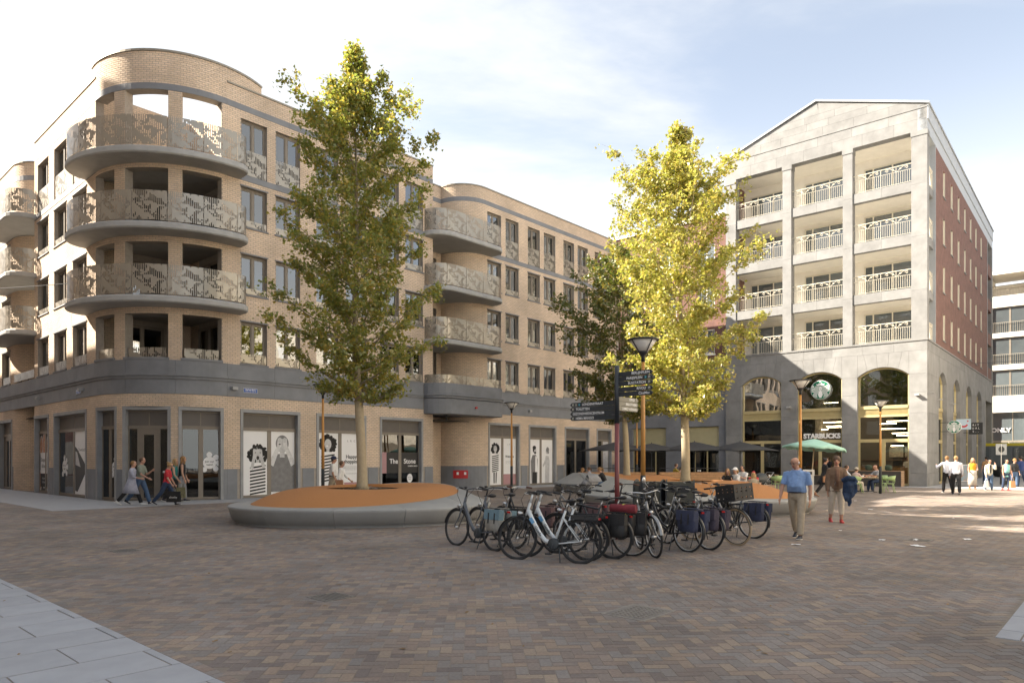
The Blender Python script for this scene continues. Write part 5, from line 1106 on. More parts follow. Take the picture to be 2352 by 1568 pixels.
# ================================================================ bicycles
mat('tyre', (.02, .02, .02), .8, .15, 10); mat('tyre_tan', (.36, .27, .17), .8, .1, 10); mat('alu', (.55, .55, .55), .3, .05, 6, metal=.9); mat('rim_black', (.03,.03,.032), .4, .05, 6); mat('bike_black', (.016, .016, .018), .3, .08, 6); mat('bike_grey', (.075, .085, .10), .3, .06, 5); mat('bike_white', (.56, .59, .60), .28, .05, 5); mat('bike_silver', (.27, .27, .265), .35, .06, 5, metal=.5); mat('bike_cream', (.50,.47,.40), .35, .05, 5)
mat('spoke', (.16,.16,.16), .4, .05, 6, metal=.6); mat('saddle', (.018,.018,.02), .5, .12, 12); mat('grip_brown', (.11,.05,.03), .7, .2, 14); mat('red_lens', (.30,.008,.008), .2, .05, 4); mat('bag_blue', (.035,.042,.08), .85, .2, 22, .3, 200); mat('bag_purple', (.055,.045,.065), .85, .2, 22, .3, 200); mat('bag_black', (.012,.012,.013), .55, .2, 12, .2, 60); mat('bag_grey', (.30,.29,.26), .85, .12, 14, .3, 120); mat('bag_teal', (.14,.22,.26), .8, .12, 14, .2, 100); mat('bag_mauve', (.13,.075,.075), .85, .15, 14, .3, 120); mat('roll_red', (.17,.022,.03), .9, .15, 18, .3, 120); mat('strap_yellow', (.5,.52,.04), .6, .05, 5); mat('bottle_red', (.5,.02,.02), .35, .05, 4); mat('bottle_blue', (.02,.06,.35), .35, .05, 4); mat('sky_blue', (.13,.33,.55), .3, .05, 5)
RH, FH = Vector((-.56,0,.35)), Vector((.56,0,.35)); BBk = Vector((-.11,0,.29))
def wheel_parts(parent, tyre, rim, steer=None):
    def wh(c):
        w = MB(); seg = 40; o = 0
        tp = [(.345+.021*math.cos(a), .021*math.sin(a)) for a in [2*math.pi*i/8 for i in range(8)]]
        def ringm(prof):
            m = MB(); n = len(prof)
            for k in range(seg):
                t = 2*math.pi*k/seg
                for r, y in prof: m.v.append((r*math.cos(t), y, r*math.sin(t)))
            for k in range(seg):
                k2 = (k+1)%seg
                for i in range(n): j = (i+1)%n; m.f.append((k*n+i, k*n+j, k2*n+j, k2*n+i))
            return m
        ty = ringm(tp).build('wheel', tyre, parent, True)
        ringm([(.328,-.012),(.318,-.011),(.312,0),(.318,.011),(.328,.012)]).build('rim', rim, ty, True)
        sp = MB()
        for k in range(32):
            a = 2*math.pi*k/32; b = a+(.5 if k % 4 < 2 else -.5); y = .028*(1 if k % 2 else -1); sp.tube([(.026*math.cos(b),y,.026*math.sin(b)),(.314*math.cos(a),0,.314*math.sin(a))], .0013, 3, False)
        sp.build('spokes', 'spoke', ty); hb = MB().tube([(0,-.05,0),(0,-.035,0),(0,-.034,0),(0,.034,0),(0,.035,0),(0,.05,0)], [.012,.012,.028,.028,.012,.012], 10); hb.build('hub', 'alu', ty, True)
        ty.location = c; return ty
    return wh
def arc_guard(c, a0, a1, r=.385, w=.03):
    m = MB(); n = 18
    for i in range(n+1):
        a = R_(a0+(a1-a0)*i/n)
        for y, rr in ((-w,r-.012),(-w*.5,r),(w*.5,r),(w,r-.012)): m.v.append((c.x+rr*math.cos(a), y, c.z+rr*math.sin(a)))
    for i in range(n):
        for k in range(3): m.f.append((4*i+k, 4*i+k+1, 4*i+5+k, 4*i+4+k))
    return m
def bag(parent, mt, y, x0=-.86, x1=-.46, z0=.36, z1=.74, th=.13, flap=None):
    m = MB(); s = 1 if y > 0 else -1; n = 7
    pr = [(x0+.03,z0),(x1-.06,z0+.01),(x1-.01,z0+.1),(x1,z1-.04),(x1-.04,z1),(x0+.04,z1),(x0,z1-.04),(x0,z0+.05)]
    for k, (yy, sc) in enumerate(((0,.97),(.02,1),(th*.7,1.0),(th,.93))):
        cx, cz = (x0+x1)/2, (z0+z1)/2; m.v += [(cx+(px-cx)*sc, y+s*yy, cz+(pz-cz)*sc+.01*math.sin(7*px+k)) for px, pz in pr]
    q = len(pr)
    for k in range(3):
        for i in range(q): j = (i+1)%q; m.f.append((k*q+i,k*q+j,(k+1)*q+j,(k+1)*q+i))
    m.f.append(tuple(range(q))[::-1]); m.f.append(tuple(3*q+i for i in range(q)))
    b = m.build('pannier', mt, parent, True); fl = MB().box(x0-.005,x1+.005,min(y+s*th*.2,y+s*(th+.012)),max(y+s*th*.2,y+s*(th+.012)),z1-.17,z1+.012); fl.build('flap', flap or mt, b)
    bk = MB()
    for f in (.3,.7): xx = x0+(x1-x0)*f; bk.box(xx-.012,xx+.012,min(y+s*(th+.013),y+s*(th+.02)),max(y+s*(th+.013),y+s*(th+.02)),z1-.24,z1-.05)
    bk.build('buckles', 'black_plastic', b); return b
def bike(label, front, rear, frame='bike_black', tyre='tyre', rim='rim_black', style='step', bags=None, motor=False, battery=False, grips='black_plastic', steer=0.0, crate=False, roll=False, decal=None, lean=4, guard='bike_black', stand=True, extra=None, flap=None, bar='black_metal', stem='black_metal'):
    f, r = Vector((*front,0)), Vector((*rear,0)); mid = (f+r)/2; d = f-r; rz = math.atan2(d.y, d.x)
    t = thing('bicycle', label, 'bicycle', mid, rz, 'bicycles parked on the square'); t.rotation_euler = (R_(lean), 0, rz)
    wh = wheel_parts(t, tyre, rim); wh(RH)
    st_ax = Vector((.355,0,.9)); hb, ht = Vector((.41,0,.74)), Vector((.345,0,.95))
    Ms = Matrix.Translation(hb) @ Matrix.Rotation(R_(steer), 4, (ht-hb).normalized()) @ Matrix.Translation(-hb)
    w2 = wh(FH); w2.matrix_basis = Ms @ Matrix.Translation(FH)
    fr = MB(); fr.tube([hb, ht], .024, 10)
    if style == 'step':
        fr.tube([hb.lerp(ht,.45), Vector((.29,0,.66)), Vector((.16,0,.45)), Vector((.05,0,.335)), BBk], [.034,.036,.038,.038,.036], 10, flat=1.0)
    elif style == 'mixte':
        fr.tube([hb.lerp(ht,.25), Vector((.12,0,.50)), BBk], .021, 8); fr.tube([hb.lerp(ht,.8), Vector((.1,0,.68)), Vector((-.2,0,.53))], .018, 8)
    elif style == 'diamond':
        fr.tube([hb.lerp(ht,.2), BBk], .022, 8); fr.tube([hb.lerp(ht,.85), Vector((-.27,0,.82))], .019, 8)
    else:  # curved omafiets
        fr.tube([hb.lerp(ht,.7), Vector((.26,0,.68)), Vector((.1,0,.48)), Vector((-.06,0,.40)), Vector((-.18,0,.50))], .019, 8); fr.tube([hb.lerp(ht,.2), Vector((.2,0,.5)), BBk], .019, 8)
    stp = Vector((-.29,0,.84)); fr.tube([BBk, stp], .021, 8)
    for s in (-1,1):
        fr.tube([BBk+Vector((-.02,s*.035,0)), RH+Vector((0,s*.06,0))], [.015,.011], 6); fr.tube([BBk.lerp(stp,.78)+Vector((0,s*.02,0)), RH+Vector((0,s*.06,0))], [.011,.009], 6)
    fo = fr.build('frame', frame, t, True)
    if decal:
        for s in (-1,1):
            a, b = Vector((.09,s*.039,.375)), Vector((.25,s*.038,.6)); xd = (b-a)*(1 if s < 0 else 1); xd = (a-b) if s < 0 else (a-b); nrm = Vector((0,s,0)); xd.normalize(); 
            if s > 0: pass
            yd = nrm.cross(xd); 
            if yd.z < 0: xd, yd = -xd, -yd
            text(decal, .062, 'ink', fo, frame_mtx(a.lerp(b,.5)+nrm*.0015, xd, yd), 'CENTER', 'lettering', .001, .001)
            mb = MB().box(-.05,.05,-.03,.03,0,.001).xf(frame_mtx(a.lerp(b,1.25)+nrm*.001+Vector((0,0,0)), xd, yd)); mb.build('decal', 'sky_blue', fo)
    fk = MB()
    for s in (-1,1): fk.tube([hb+Vector((0,s*.045,-.03)), hb+Vector((.04,s*.05,-.18)), FH+Vector((-.01,s*.055,.06)), FH+Vector((0,s*.055,0))], [.016,.014,.011,.010], 6)
    fk.tube([hb+Vector((0,-.05,-.03)), hb+Vector((0,0,.0)), hb+Vector((0,.05,-.03))], .017, 6); fk.xf(Ms).build('fork', frame if frame != 'bike_white' else 'bike_black', t, True)
    hd = MB(); top = Vector((.31,0,1.09)); hd.tube([ht, top], .017, 8)
    hd.build('stem', stem, t, True)
    hm = MB().tube([top+Vector((-.22,-.31,.015)), top+Vector((-.1,-.29,.03)), top+Vector((.05,-.17,.03)), top+Vector((.05,-.06,.01)), top+Vector((.03,0,0)), top+Vector((.05,.06,.01)), top+Vector((.05,.17,.03)), top+Vector((-.1,.29,.03)), top+Vector((-.22,.31,.015))], .0115, 7)
    ho = hm.xf(Ms).build('handlebar', bar, t, True)
    for s in (-1,1):
        MB().tube([top+Vector((-.10,s*.29,.03)), top+Vector((-.23,s*.312,.014))], [.018,.017], 8).xf(Ms).build('grip', grips, ho, True)
        MB().tube([top+Vector((.0,s*.235,.03)), top+Vector((.03,s*.27,.01)), top+Vector((-.06,s*.31,-.005))], .006, 5).xf(Ms).build('brake_lever', 'alu', ho, True)
    MB().tube([top+Vector((.05,.2,.02)), top+Vector((.14,.14,-.1)), top+Vector((.1,.05,-.3)), hb+Vector((.03,.03,-.05))], .004, 4).tube([top+Vector((.05,-.2,.02)), top+Vector((.13,-.12,-.12)), top+Vector((.1,-.04,-.32)), hb+Vector((.03,-.03,-.05))], .004, 4).xf(Ms).build('cables', 'black_plastic', ho)
    MB().sphere(top+Vector((.06,0,.04)), (.035,.04,.022), 10, 6).xf(Ms).build('display', 'black_plastic', ho, True)
    hl = MB().tube([hb+Vector((.07,0,.03)), hb+Vector((.12,0,.03)), hb+Vector((.15,0,.03))], [.02,.034,.036], 10).xf(Ms).build('headlight', 'alu', t, True)
    sa = MB(); sp_ = stp+Vector((-.04,0,.12)); sa.tube([sp_+Vector((.15,0,.025)), sp_+Vector((.07,0,.035)), sp_+Vector((-.02,0,.035)), sp_+Vector((-.09,0,.045)), sp_+Vector((-.125,0,.05))], [.016,.03,.06,.088,.06], 12, flat=.42)
    so = sa.build('saddle', 'saddle', t, True); MB().tube([stp, sp_+Vector((0,0,.01))], .013, 8).build('seat_post', 'alu', so, True)
    arc_guard(RH, 35, 195).build('mudguard', guard, t, True); arc_guard(FH, 10, 150).xf(Ms).build('mudguard', guard, t, True)
    rk = MB()
    for s in (-1,1): rk.tube([(-.32,s*.05,.76),(-.4,s*.065,.77),(-.84,s*.065,.775)], .006, 5).tube([(-.66,s*.065,.775),(-.57,s*.075,.36)], .005, 5).tube([(-.8,s*.065,.775),(-.57,s*.075,.36)], .005, 5)
    for x in (-.45,-.58,-.72,-.84): rk.tube([(x,-.065,.773),(x,.065,.773)], .005, 5)
    ro_ = rk.build('luggage_rack', 'bike_black', t, True)
    if battery: MB().box(-.84,-.40,-.06,.06,.70,.765).build('battery', 'black_plastic', ro_)
    MB().box(-.885,-.865,-.035,.035,.705,.74).build('rear_light', 'red_lens', t)
    ck = MB()
    ck.tube([BBk+Vector((0,-.06,0)), BBk+Vector((0,.06,0))], .02, 8)
    for s in (-1,1):
        e = BBk+Vector((s*.05,s*.07,-s*.16)); ck.tube([BBk+Vector((0,s*.06,0)), e], .010, 6)
        o = len(ck.v); ck.box(e.x-.045,e.x+.045,min(e.y,e.y+s*.09),max(e.y,e.y+s*.09),e.z-.012,e.z+.012)
    ck.build('cranks', 'black_metal', t, True)
    if motor: 
        mo = MB().tube([BBk+Vector((.0,-.065,0)), BBk+Vector((0,-.055,0)), BBk+Vector((0,.055,0)), BBk+Vector((0,.065,0))], [.08,.098,.098,.08], 18).build('motor', 'bin_side', t, True)
        MB().tube([BBk+Vector((-.02,-.055,.03)), RH+Vector((0,-.07,.045))], .006, 4).tube([BBk+Vector((-.02,-.055,-.06)), RH+Vector((0,-.07,-.045))], .006, 4).build('belt', 'black_plastic', t)
    else:
        cc = MB().tube([BBk+Vector((.09,-.06,0)), BBk+Vector((0,-.06,.0)), RH+Vector((.1,-.06,0)), RH+Vector((-.06,-.06,-.0))], [.05,.095,.055,.045], 10, flat=.16).build('chain_case', 'bike_black', t, True)
    if style in ('oma','mixte'):
        dg = MB()
        for s in (-1,1): dg.face([(-.56,s*.05,.38),(-.30,s*.05,.45),(-.28,s*.05,.66),(-.42,s*.05,.72),(-.62,s*.05,.70)])
        dg.build('coat_guard', 'black_plastic', t)
    if stand:
        MB().tube([BBk+Vector((-.1,.03,-.04)), BBk+Vector((-.19,.2,-.285))], .010, 6).build('kickstand', 'dark_metal', t, True)
    if bags:
        for s in (-1,1): bag(t, bags, s*.075, flap=flap)
        MB().box(-.82,-.46,-.075,.075,.778,.79).build('pannier_bridge', bags, t)
    if roll:
        ro2 = MB().tube([(-.96,-.02,.85),(-.95,-.02,.85),(-.5,.0,.85),(-.49,.0,.85)], [.05,.075,.075,.05], 14).build('rolled_blanket', 'roll_red', t, True); MB().tube([(-.74,-.02,.85),(-.72,-.02,.85)], .08, 14).tube([(-.73,-.09,.84),(-.72,-.1,.5)], .008, 5).build('strap', 'strap_yellow', ro2)
    if crate:
        fr2 = MB().tube([(.36,-.12,.78),(.78,-.12,.82)], .01, 5).tube([(.36,.12,.78),(.78,.12,.82)], .01, 5).tube([(.78,-.12,.82),(.6,-.08,.38)], .008, 5).tube([(.78,.12,.82),(.6,.08,.38)], .008, 5).build('front_rack', 'bike_black', t, True)
        c = MB(); x0, x1, y0, y1, z0, z1 = .36, .80, -.28, .28, .84, 1.16
        c.box(x0,x1,y0,y1,z0,z0+.015)
        for (a0,a1,b0,b1) in ((x0,x0+.012,y0,y1),(x1-.012,x1,y0,y1),(x0,x1,y0,y0+.012),(x0,x1,y1-.012,y1)):
            c.box(a0,a1,b0,b1,z0,z0+.05).box(a0,a1,b0,b1,z1-.07,z1); c.box(a0+.001,a1-.001,b0+.001,b1-.001,z0+.07,z0+.17).box(a0+.001,a1-.001,b0+.001,b1-.001,z0+.19,z0+.235)
            for i in range(5):
                if a1-a0 < .05: y = b0+(b1-b0)*i/4; c.box(a0-.001,a1+.001,max(b0,y-.045),min(b1,y+.045),z0,z1)
                else: x = a0+(a1-a0)*i/4; c.box(max(a0,x-.04),min(a1,x+.04),b0-.001,b1+.001,z0,z1)
        c.xf(Matrix.Translation((.3,0,.8)) @ Matrix.Rotation(R_(-6),4,'Y') @ Matrix.Translation((-.3,0,-.8))).build('crate', 'black_plastic', t)
    if extra == 'bottle':
        b = MB().lathe([(.03,.45),(.036,.46),(.036,.62),(.03,.64)], 10, (.12,0)).build('bottle', 'bottle_red', t, True); MB().lathe([(.032,.64),(.03,.68),(.012,.7)], 10, (.12,0)).build('bottle_cap', 'bottle_blue', b, True)
    if extra == 'mirror': MB().tube([(.2,.25,1.1),(.24,.36,1.24)], .005, 4).sphere((.24,.37,1.26), (.012,.05,.06), 10, 6).build('mirror', 'alu', t, True)
    return t
def px(x, y, b=0):
    if b == 0: return gnd((1500+x/2.6133)/1.50638, (1550+y/2.6133)/1.50638)
    return gnd((1850+x/2.6133)/1.50638, (1500+y/2.6133)/1.50638)
bike('dark grey step-through e-bike with a faded blue and grey pannier, leftmost', px(205,876), px(545,925), 'bike_grey', style='step', bags='bag_grey', motor=True, flap='bag_teal', lean=5)
bike('dark bicycle with black pannier just behind the leftmost grey e-bike', px(390,855), px(735,905), 'bike_grey', style='step', bags='bag_black', lean=4, motor=True)
bike('black city bicycle with brown grips near the left end of the row', px(640,842), px(985,880), 'bike_black', style='oma', grips='grip_brown', bags='bag_mauve', lean=3, bar='alu')
bike('white e-bike nearest the camera with rear rack battery', px(725,1000), px(1350,1043), 'bike_white', style='step', motor=True, battery=True, decal='Gazelle', lean=5, guard='rim_black', stem='bike_white')
bike('second white e-bike parked tight behind the nearest one', px(800,972), px(1432,1015), 'bike_white', style='step', motor=True, battery=True, decal='Gazelle', lean=5, stem='bike_white')
bike('black bicycle carrying a rolled red blanket with yellow strap', px(1075,945), px(1660,1000), 'bike_black', style='diamond', bags='bag_black', roll=True, lean=4)
bike('black bicycle with bulging black panniers behind the red roll', px(1230,935), px(1800,972), 'bike_black', style='oma', bags='bag_black', lean=3, rim='alu')
sb = bike('silver bicycle turned with its front wheel towards the camera', px(2030,996), px(1850,900), 'bike_silver', style='mixte', rim='alu', lean=7, steer=8, guard='bike_silver', bar='alu', extra='bottle')
bike('black bicycle with navy blue pannier right of the silver one', px(1000,1010,1), px(1360,1062,1), 'bike_black', style='oma', bags='bag_blue', lean=3, rim='alu', extra='mirror')
bike('grey bicycle with purple pannier beside the navy one', px(1190,990,1), px(1565,1045,1), 'bike_silver', style='mixte', bags='bag_purple', lean=3, rim='alu')
bike('black transport bicycle with tan tyres and a black front crate', px(1800,1005,1), px(1440,960,1), 'bike_black', 'tyre_tan', 'bike_black', style='oma', crate=True, lean=3)
bike('black bicycle with dark panniers at the right end of the row', px(1590,905,1), px(1945,940,1), 'bike_grey', style='step', bags='bag_blue', lean=3, rim='alu')
bike('grey bicycle in the back row behind the two white e-bikes', px(1090,800), px(1420,838), 'bike_silver', style='mixte', lean=3, bags='bag_mauve')
bike('black bicycle in the back row left of the dark red post', px(1290,790), px(1650,820), 'bike_black', style='step', lean=3, bags='bag_black')
bike('dark bicycle in the back row with brown grips right of the post', px(1640,770), px(1960,800), 'bike_black', style='diamond', lean=3, grips='grip_brown')
bike('silver bicycle in the back row in front of the litter bins', px(1010,860,1), px(1340,900,1), 'bike_cream', style='oma', lean=3, rim='alu')
bike('silver handlebar bicycle at the back beside the black crate', px(1350,850,1), px(1660,880,1), 'bike_silver', style='mixte', lean=3, rim='alu')
# ================================================================ people
SK = {'skin_a': (.47,.27,.19), 'skin_b': (.40,.22,.15), 'skin_c': (.20,.11,.07)}
for k_, c_ in SK.items(): mat(k_, c_, .55, .06, 10)
def cloth(n, c, v=.14): return mat(n, c, .9, v, 9, .9, 13)
for n, c in dict(shirt_blue=(.19,.30,.52), khaki=(.37,.31,.23), tweed=(.155,.10,.065), beige=(.52,.46,.38), navy=(.02,.03,.07), coat_blue=(.022,.055,.14), grey_blue=(.34,.35,.42), sage=(.22,.24,.19), jeans=(.07,.12,.21), jeans_dark=(.03,.05,.10), red_tee=(.50,.03,.04), teal_top=(.02,.17,.16), black_cloth=(.018,.018,.02), grey_cloth=(.26,.26,.27), white_shirt=(.62,.64,.72), white_tee=(.68,.67,.66), yellow_top=(.62,.30,.02), pale_skirt=(.50,.47,.42), cardigan=(.55,.52,.45), turquoise=(.25,.55,.55), brown_tee=(.24,.15,.075), navy_tee=(.02,.04,.14), pink_tee=(.62,.45,.42), olive_tee=(.33,.24,.04), print_top=(.16,.09,.06)).items(): cloth(n, c)
for n, c in dict(hair_grey=(.42,.40,.38), hair_brown=(.09,.05,.028), hair_dark=(.02,.016,.013), hair_blond=(.36,.23,.10), hair_ginger=(.26,.14,.05)).items(): mat(n, c, .6, .3, 25, .4, 90)
mat('shoe_dark', (.02,.025,.04), .6, .1, 8); mat('shoe_red', (.40,.03,.03), .5, .1, 8); mat('shoe_white', (.65,.65,.65), .6, .05, 8); mat('leather_tan', (.28,.13,.06), .6, .1, 8); mat('sole', (.6,.58,.54), .7, .05, 8)
def loft(mb, rings, side=Vector((0,1,0)), seg=14):
    """rings: (centre, half width along side, half depth)"""
    n = len(rings); o = len(mb.v); P = [Vector(r[0]) for r in rings]
    for i, (c, a, b) in enumerate(rings):
        d = (P[min(i+1,n-1)]-P[max(i-1,0)]).normalized(); s = (side-d*side.dot(d)).normalized(); f = d.cross(s)
        for k in range(seg): t = 2*math.pi*k/seg; mb.v.append(tuple(P[i]+s*(a*math.cos(t))+f*(b*math.sin(t))))
    for i in range(n-1):
        for k in range(seg): k2 = (k+1)%seg; mb.f.append((o+i*seg+k, o+i*seg+k2, o+(i+1)*seg+k2, o+(i+1)*seg+k))
    mb.f.append(tuple(o+k for k in range(seg-1,-1,-1))); mb.f.append(tuple(o+(n-1)*seg+k for k in range(seg))); return mb
def fuse(mb, name, m, parent, vox, sm=4):
    """one continuous skin over the overlapping volumes"""
    me = bpy.data.meshes.new(name); me.from_pydata(mb.v, [], mb.f); bm = bmesh.new(); bm.from_mesh(me); bmesh.ops.recalc_face_normals(bm, faces=bm.faces); bm.to_mesh(me); bm.free()
    o = bpy.data.objects.new('tmp', me); r = o.modifiers.new('r', 'REMESH'); r.mode = 'VOXEL'; r.voxel_size = vox; r.use_smooth_shade = True
    s = o.modifiers.new('s', 'SMOOTH'); s.factor = .5; s.iterations = sm
    out = eval_mesh(o); out.name = name; bpy.data.meshes.remove(me)
    out.materials.clear(); out.materials.append(M[m]); out.polygons.foreach_set('use_smooth', [True]*len(out.polygons)); return link(name, out, parent)
def person(label, loc, rz, H=1.72, vox=.016, skin='skin_a', hair='hair_brown', style='short', top='white_tee', sleeve=.45, bottom='jeans', crop=1.0, shoes='shoe_dark', stride=0.0, lean=3, arms=((5,12),(-8,12)), sit=None, jacket=None, skirt=None, belly=0.0, head_tilt=0, head_turn=0, cap=None, glasses=False, hem=0.0, female=False, group=None, arm_out=8, knee=(6,6), bulk=1.06):
    t = thing('person', label, 'person', (loc[0], loc[1], loc[2] if len(loc) > 2 else 0), R_(rz), group)
    L = H; th, shn, ank = .245*L, .245*L, .045*L; yh = .052*L
    def rot(v, a): return Vector((v[0]*math.cos(a)+v[2]*math.sin(a), v[1], -v[0]*math.sin(a)+v[2]*math.cos(a)))
    legs = []
    for s, i in ((1,0),(-1,1)):
        if sit is not None: a, b = R_(86), R_(86+(-8 if i else 4))
        else: a = R_(stride*(1 if s > 0 else -1)); b = R_(knee[i]+(max(0,-stride*s)*.5 if stride else 0))
        hip = Vector((0, s*yh, 0)); kn = hip+Vector((math.sin(a)*th, s*.01*L if sit is None else s*.02, -math.cos(a)*th)); an = kn+Vector((math.sin(a-b)*shn, 0, -math.cos(a-b)*shn)); legs.append([hip, kn, an, a-b])
    low = min(l[2].z for l in legs)-ank
    pz = -low; off = Vector((0,0,pz))
    for l in legs: l[0] = l[0]+off; l[1] = l[1]+off; l[2] = l[2]+off
    pel = off.copy(); ta = R_(lean); up = Vector((math.sin(ta),0,math.cos(ta)))
    T = lambda f, dx=0.0: pel+up*(f*L)+Vector((dx,0,0))
    sw = (.110 if not female else .097)*L*bulk; hw = (.09 if not female else .095)*L*bulk
    sh = [T(.262)+Vector((0,s*sw*.93,0)) for s in (1,-1)]
    A = []
    for s, i in ((1,0),(-1,1)):
        sa, eb = R_(arms[i][0])+ta, R_(arms[i][1]); out = R_(arm_out if not hasattr(arm_out,'__len__') else arm_out[i]); ua, fa = .172*L, .15*L
        d1 = Vector((math.sin(sa)*math.cos(out), s*math.sin(out), -math.cos(sa)*math.cos(out))); d2 = Vector((math.sin(sa+eb), s*math.sin(out)*.15-(.25*s if eb > 1.2 else 0), -math.cos(sa+eb))).normalized()
        el = sh[i]+d1*ua; wr = el+d2*fa; A.append((sh[i], el, wr, d2, s))
    # body
    b = MB(); k = 1.0
    tors = [(T(-.045),.055*L,.05*L),(T(-.01),hw*.93,.066*L),(T(.05),hw*.9,.064*L+belly*.4),(T(.12,belly*.35),hw*.84+belly*.2,.060*L+belly*.7),(T(.19,belly*.1),hw*.98,.066*L+belly*.25),(T(.245),sw*.97,.060*L),(T(.272),sw*.82,.05*L),(T(.298),sw*.5,.042*L),(T(.315),.036*L,.036*L)]
    loft(b, tors); neck = T(.32); hd = neck+up*(.012*L)+Vector((.012*L,0,0)); ht, hu = R_(head_tilt), R_(head_turn)
    loft(b, [(T(.29),.036*L,.036*L),(neck+up*.02*L,.030*L,.031*L),(hd+up*.02*L,.030*L,.034*L)])
    hc = hd+Vector((.008*L,0,.062*L)); Mh = Matrix.Translation(hd) @ Matrix.Rotation(hu,4,'Z') @ Matrix.Rotation(ht,4,'Y') @ Matrix.Translation(-hd)
    o = len(b.v); hr = .128*L/2
    loft(b, [(hc+Vector((.018*L,0,-.066*L)),.016*L,.014*L),(hc+Vector((.016*L,0,-.056*L)),.026*L,.026*L),(hc+Vector((.008*L,0,-.03*L)),.036*L,.042*L),(hc+Vector((.002*L,0,0)),.042*L,.052*L),(hc+Vector((-.004*L,0,.03*L)),.043*L,.054*L),(hc+Vector((-.004*L,0,.05*L)),.034*L,.043*L),(hc+Vector((-.004*L,0,.062*L)),.016*L,.02*L)], seg=16)
    b.tube([hc+Vector((.045*L,0,.008*L)), hc+Vector((.062*L,0,-.016*L)), hc+Vector((.046*L,0,-.02*L))], [.006*L,.0095*L,.007*L], 6)
    for s in (1,-1): b.sphere(hc+Vector((-.004*L,s*.044*L,-.004*L)), (.011*L,.006*L,.018*L), 8, 6)
    b.xf(Mh, o)
    for (s0, el, wr, d2, s) in A:
        b.tube([s0+Vector((0,-s*.02*L,.005*L)), s0, s0.lerp(el,.5), el, el.lerp(wr,.4), wr], [.03*L,.033*L,.027*L,.023*L,.023*L,.015*L], 10)
        fwd = Vector((1,0,0))-d2*d2.x; fwd = fwd.normalized() if fwd.length > .1 else Vector((0,0,1)); pn = d2.cross(fwd)
        pe = wr+d2*.05*L; loft(b, [(wr,.016*L,.012*L),(wr+d2*.02*L,.021*L,.012*L),(pe,.024*L,.011*L)], fwd, 10)
        curl = pn*(.012*L)*(1 if pn.y*s < 0 else -1)
        for q, ln in ((-.018,.036),(-.006,.045),(.006,.048),(.018,.042)):
            p0 = pe-d2*.004*L+fwd*(-q*L); b.tube([p0, p0+d2*ln*.5*L+curl*.3, p0+d2*ln*L+curl*1.3], [.0062*L,.0056*L,.0046*L], 6)
        tb = wr+d2*.012*L+fwd*.016*L; b.tube([tb, tb+d2*.022*L+fwd*.016*L, tb+d2*.042*L+fwd*.02*L], [.0075*L,.0065*L,.005*L], 6)
    for i, (hip, kn, an, sa) in enumerate(legs):
        b.tube([hip+Vector((0,0,.02*L)), hip, hip.lerp(kn,.45), kn, kn.lerp(an,.35), an], [.05*L,.052*L,.045*L,.033*L,.034*L,.021*L], 12)
    fuse(b, 'body', skin, t, vox if vox > .01 else .009, 3)
    # eyes, mouth
    e = MB()
    for s in (1,-1): e.sphere(hc+Vector((.047*L,s*.019*L,.004*L)), (.005*L,.008*L,.0045*L), 8, 6)
    e.xf(Mh).build('eyes', 'hair_dark', t); MB().sphere(hc+Vector((.046*L,0,-.036*L)), (.004*L,.014*L,.004*L), 8, 6).xf(Mh).build('mouth', 'shoe_red', t)
    # shoes
    for i, (hip, kn, an, sa) in enumerate(legs):
        m = MB(); mt = Matrix.Translation(an) @ Matrix.Rotation(-sa*.6 if sit is None else 0, 4, 'Y')
        loft(m, [(Vector((-.028*L,0,-.028*L)),.016*L,.016*L),(Vector((-.012*L,0,-.022*L)),.022*L,.026*L),(Vector((.03*L,0,-.026*L)),.023*L,.020*L),(Vector((.075*L,0,-.033*L)),.026*L,.013*L),(Vector((.105*L,0,-.035*L)),.018*L,.009*L)], Vector((0,1,0)), 10)
        m.tube([Vector((-.012*L,0,-.03*L)), Vector((-.006*L,0,.012*L))], [.024*L,.023*L], 10); m.xf(mt); so = m.build('shoe', shoes, t, True)
        MB().prism([(-.046*L,-.02*L),(.06*L,-.027*L),(.118*L,-.012*L),(.118*L,.012*L),(.06*L,.027*L),(-.046*L,.02*L)], -.0455*L, -.036*L).xf(mt).build('sole', 'sole' if shoes in ('shoe_dark','shoe_white') else shoes, so)
    # clothes
    g = .012*L
    def top_mesh(name, mt, slv, hemz, g, neckz=.3, open_=False):
        m = MB(); rg = [(T(hemz),hw*1.0+g*1.3+max(0,-hemz)*.25*L*.0,.070*L+g*1.3)]+[(c,a+g,b_+g) for (c,a,b_), z in zip(tors, (-.045,-.01,.05,.12,.19,.245,.272,.298,.315)) if z > hemz+.01 and z <= .28]+[(T(.298),sw*.52+g*.6,.044*L+g*.5),(T(neckz+.01),.044*L,.043*L)]
        loft(m, rg)
        for (s0, el, wr, d2, s) in A:
            if slv <= 0: m.tube([s0+Vector((0,-s*.03*L,.0)), s0+Vector((0,s*.002*L,.0))], [.036*L,.036*L], 10); continue
            pts = [s0+Vector((0,-s*.03*L,.004*L)), s0, s0.lerp(el,.5)]; rr = [.030*L+g*.4,.033*L+g*.5,.030*L+g*.7]
            if slv <= .5: pts.append(s0.lerp(el,.8)); rr.append(.030*L+g*.9)
            else:
                pts += [el, el.lerp(wr,.5), el.lerp(wr,min(1,(slv-.5)*2))]; rr += [.026*L+g*.9,.025*L+g*.8,.018*L+g*.9]
            m.tube(pts, rr, 10)
        return fuse(m, name, mt, t, max(vox, .009), 3)
    if top: top_mesh('top', top, sleeve, hem if hem else (.042 if belly and not jacket else -.005 if not jacket else .0), g*.55)
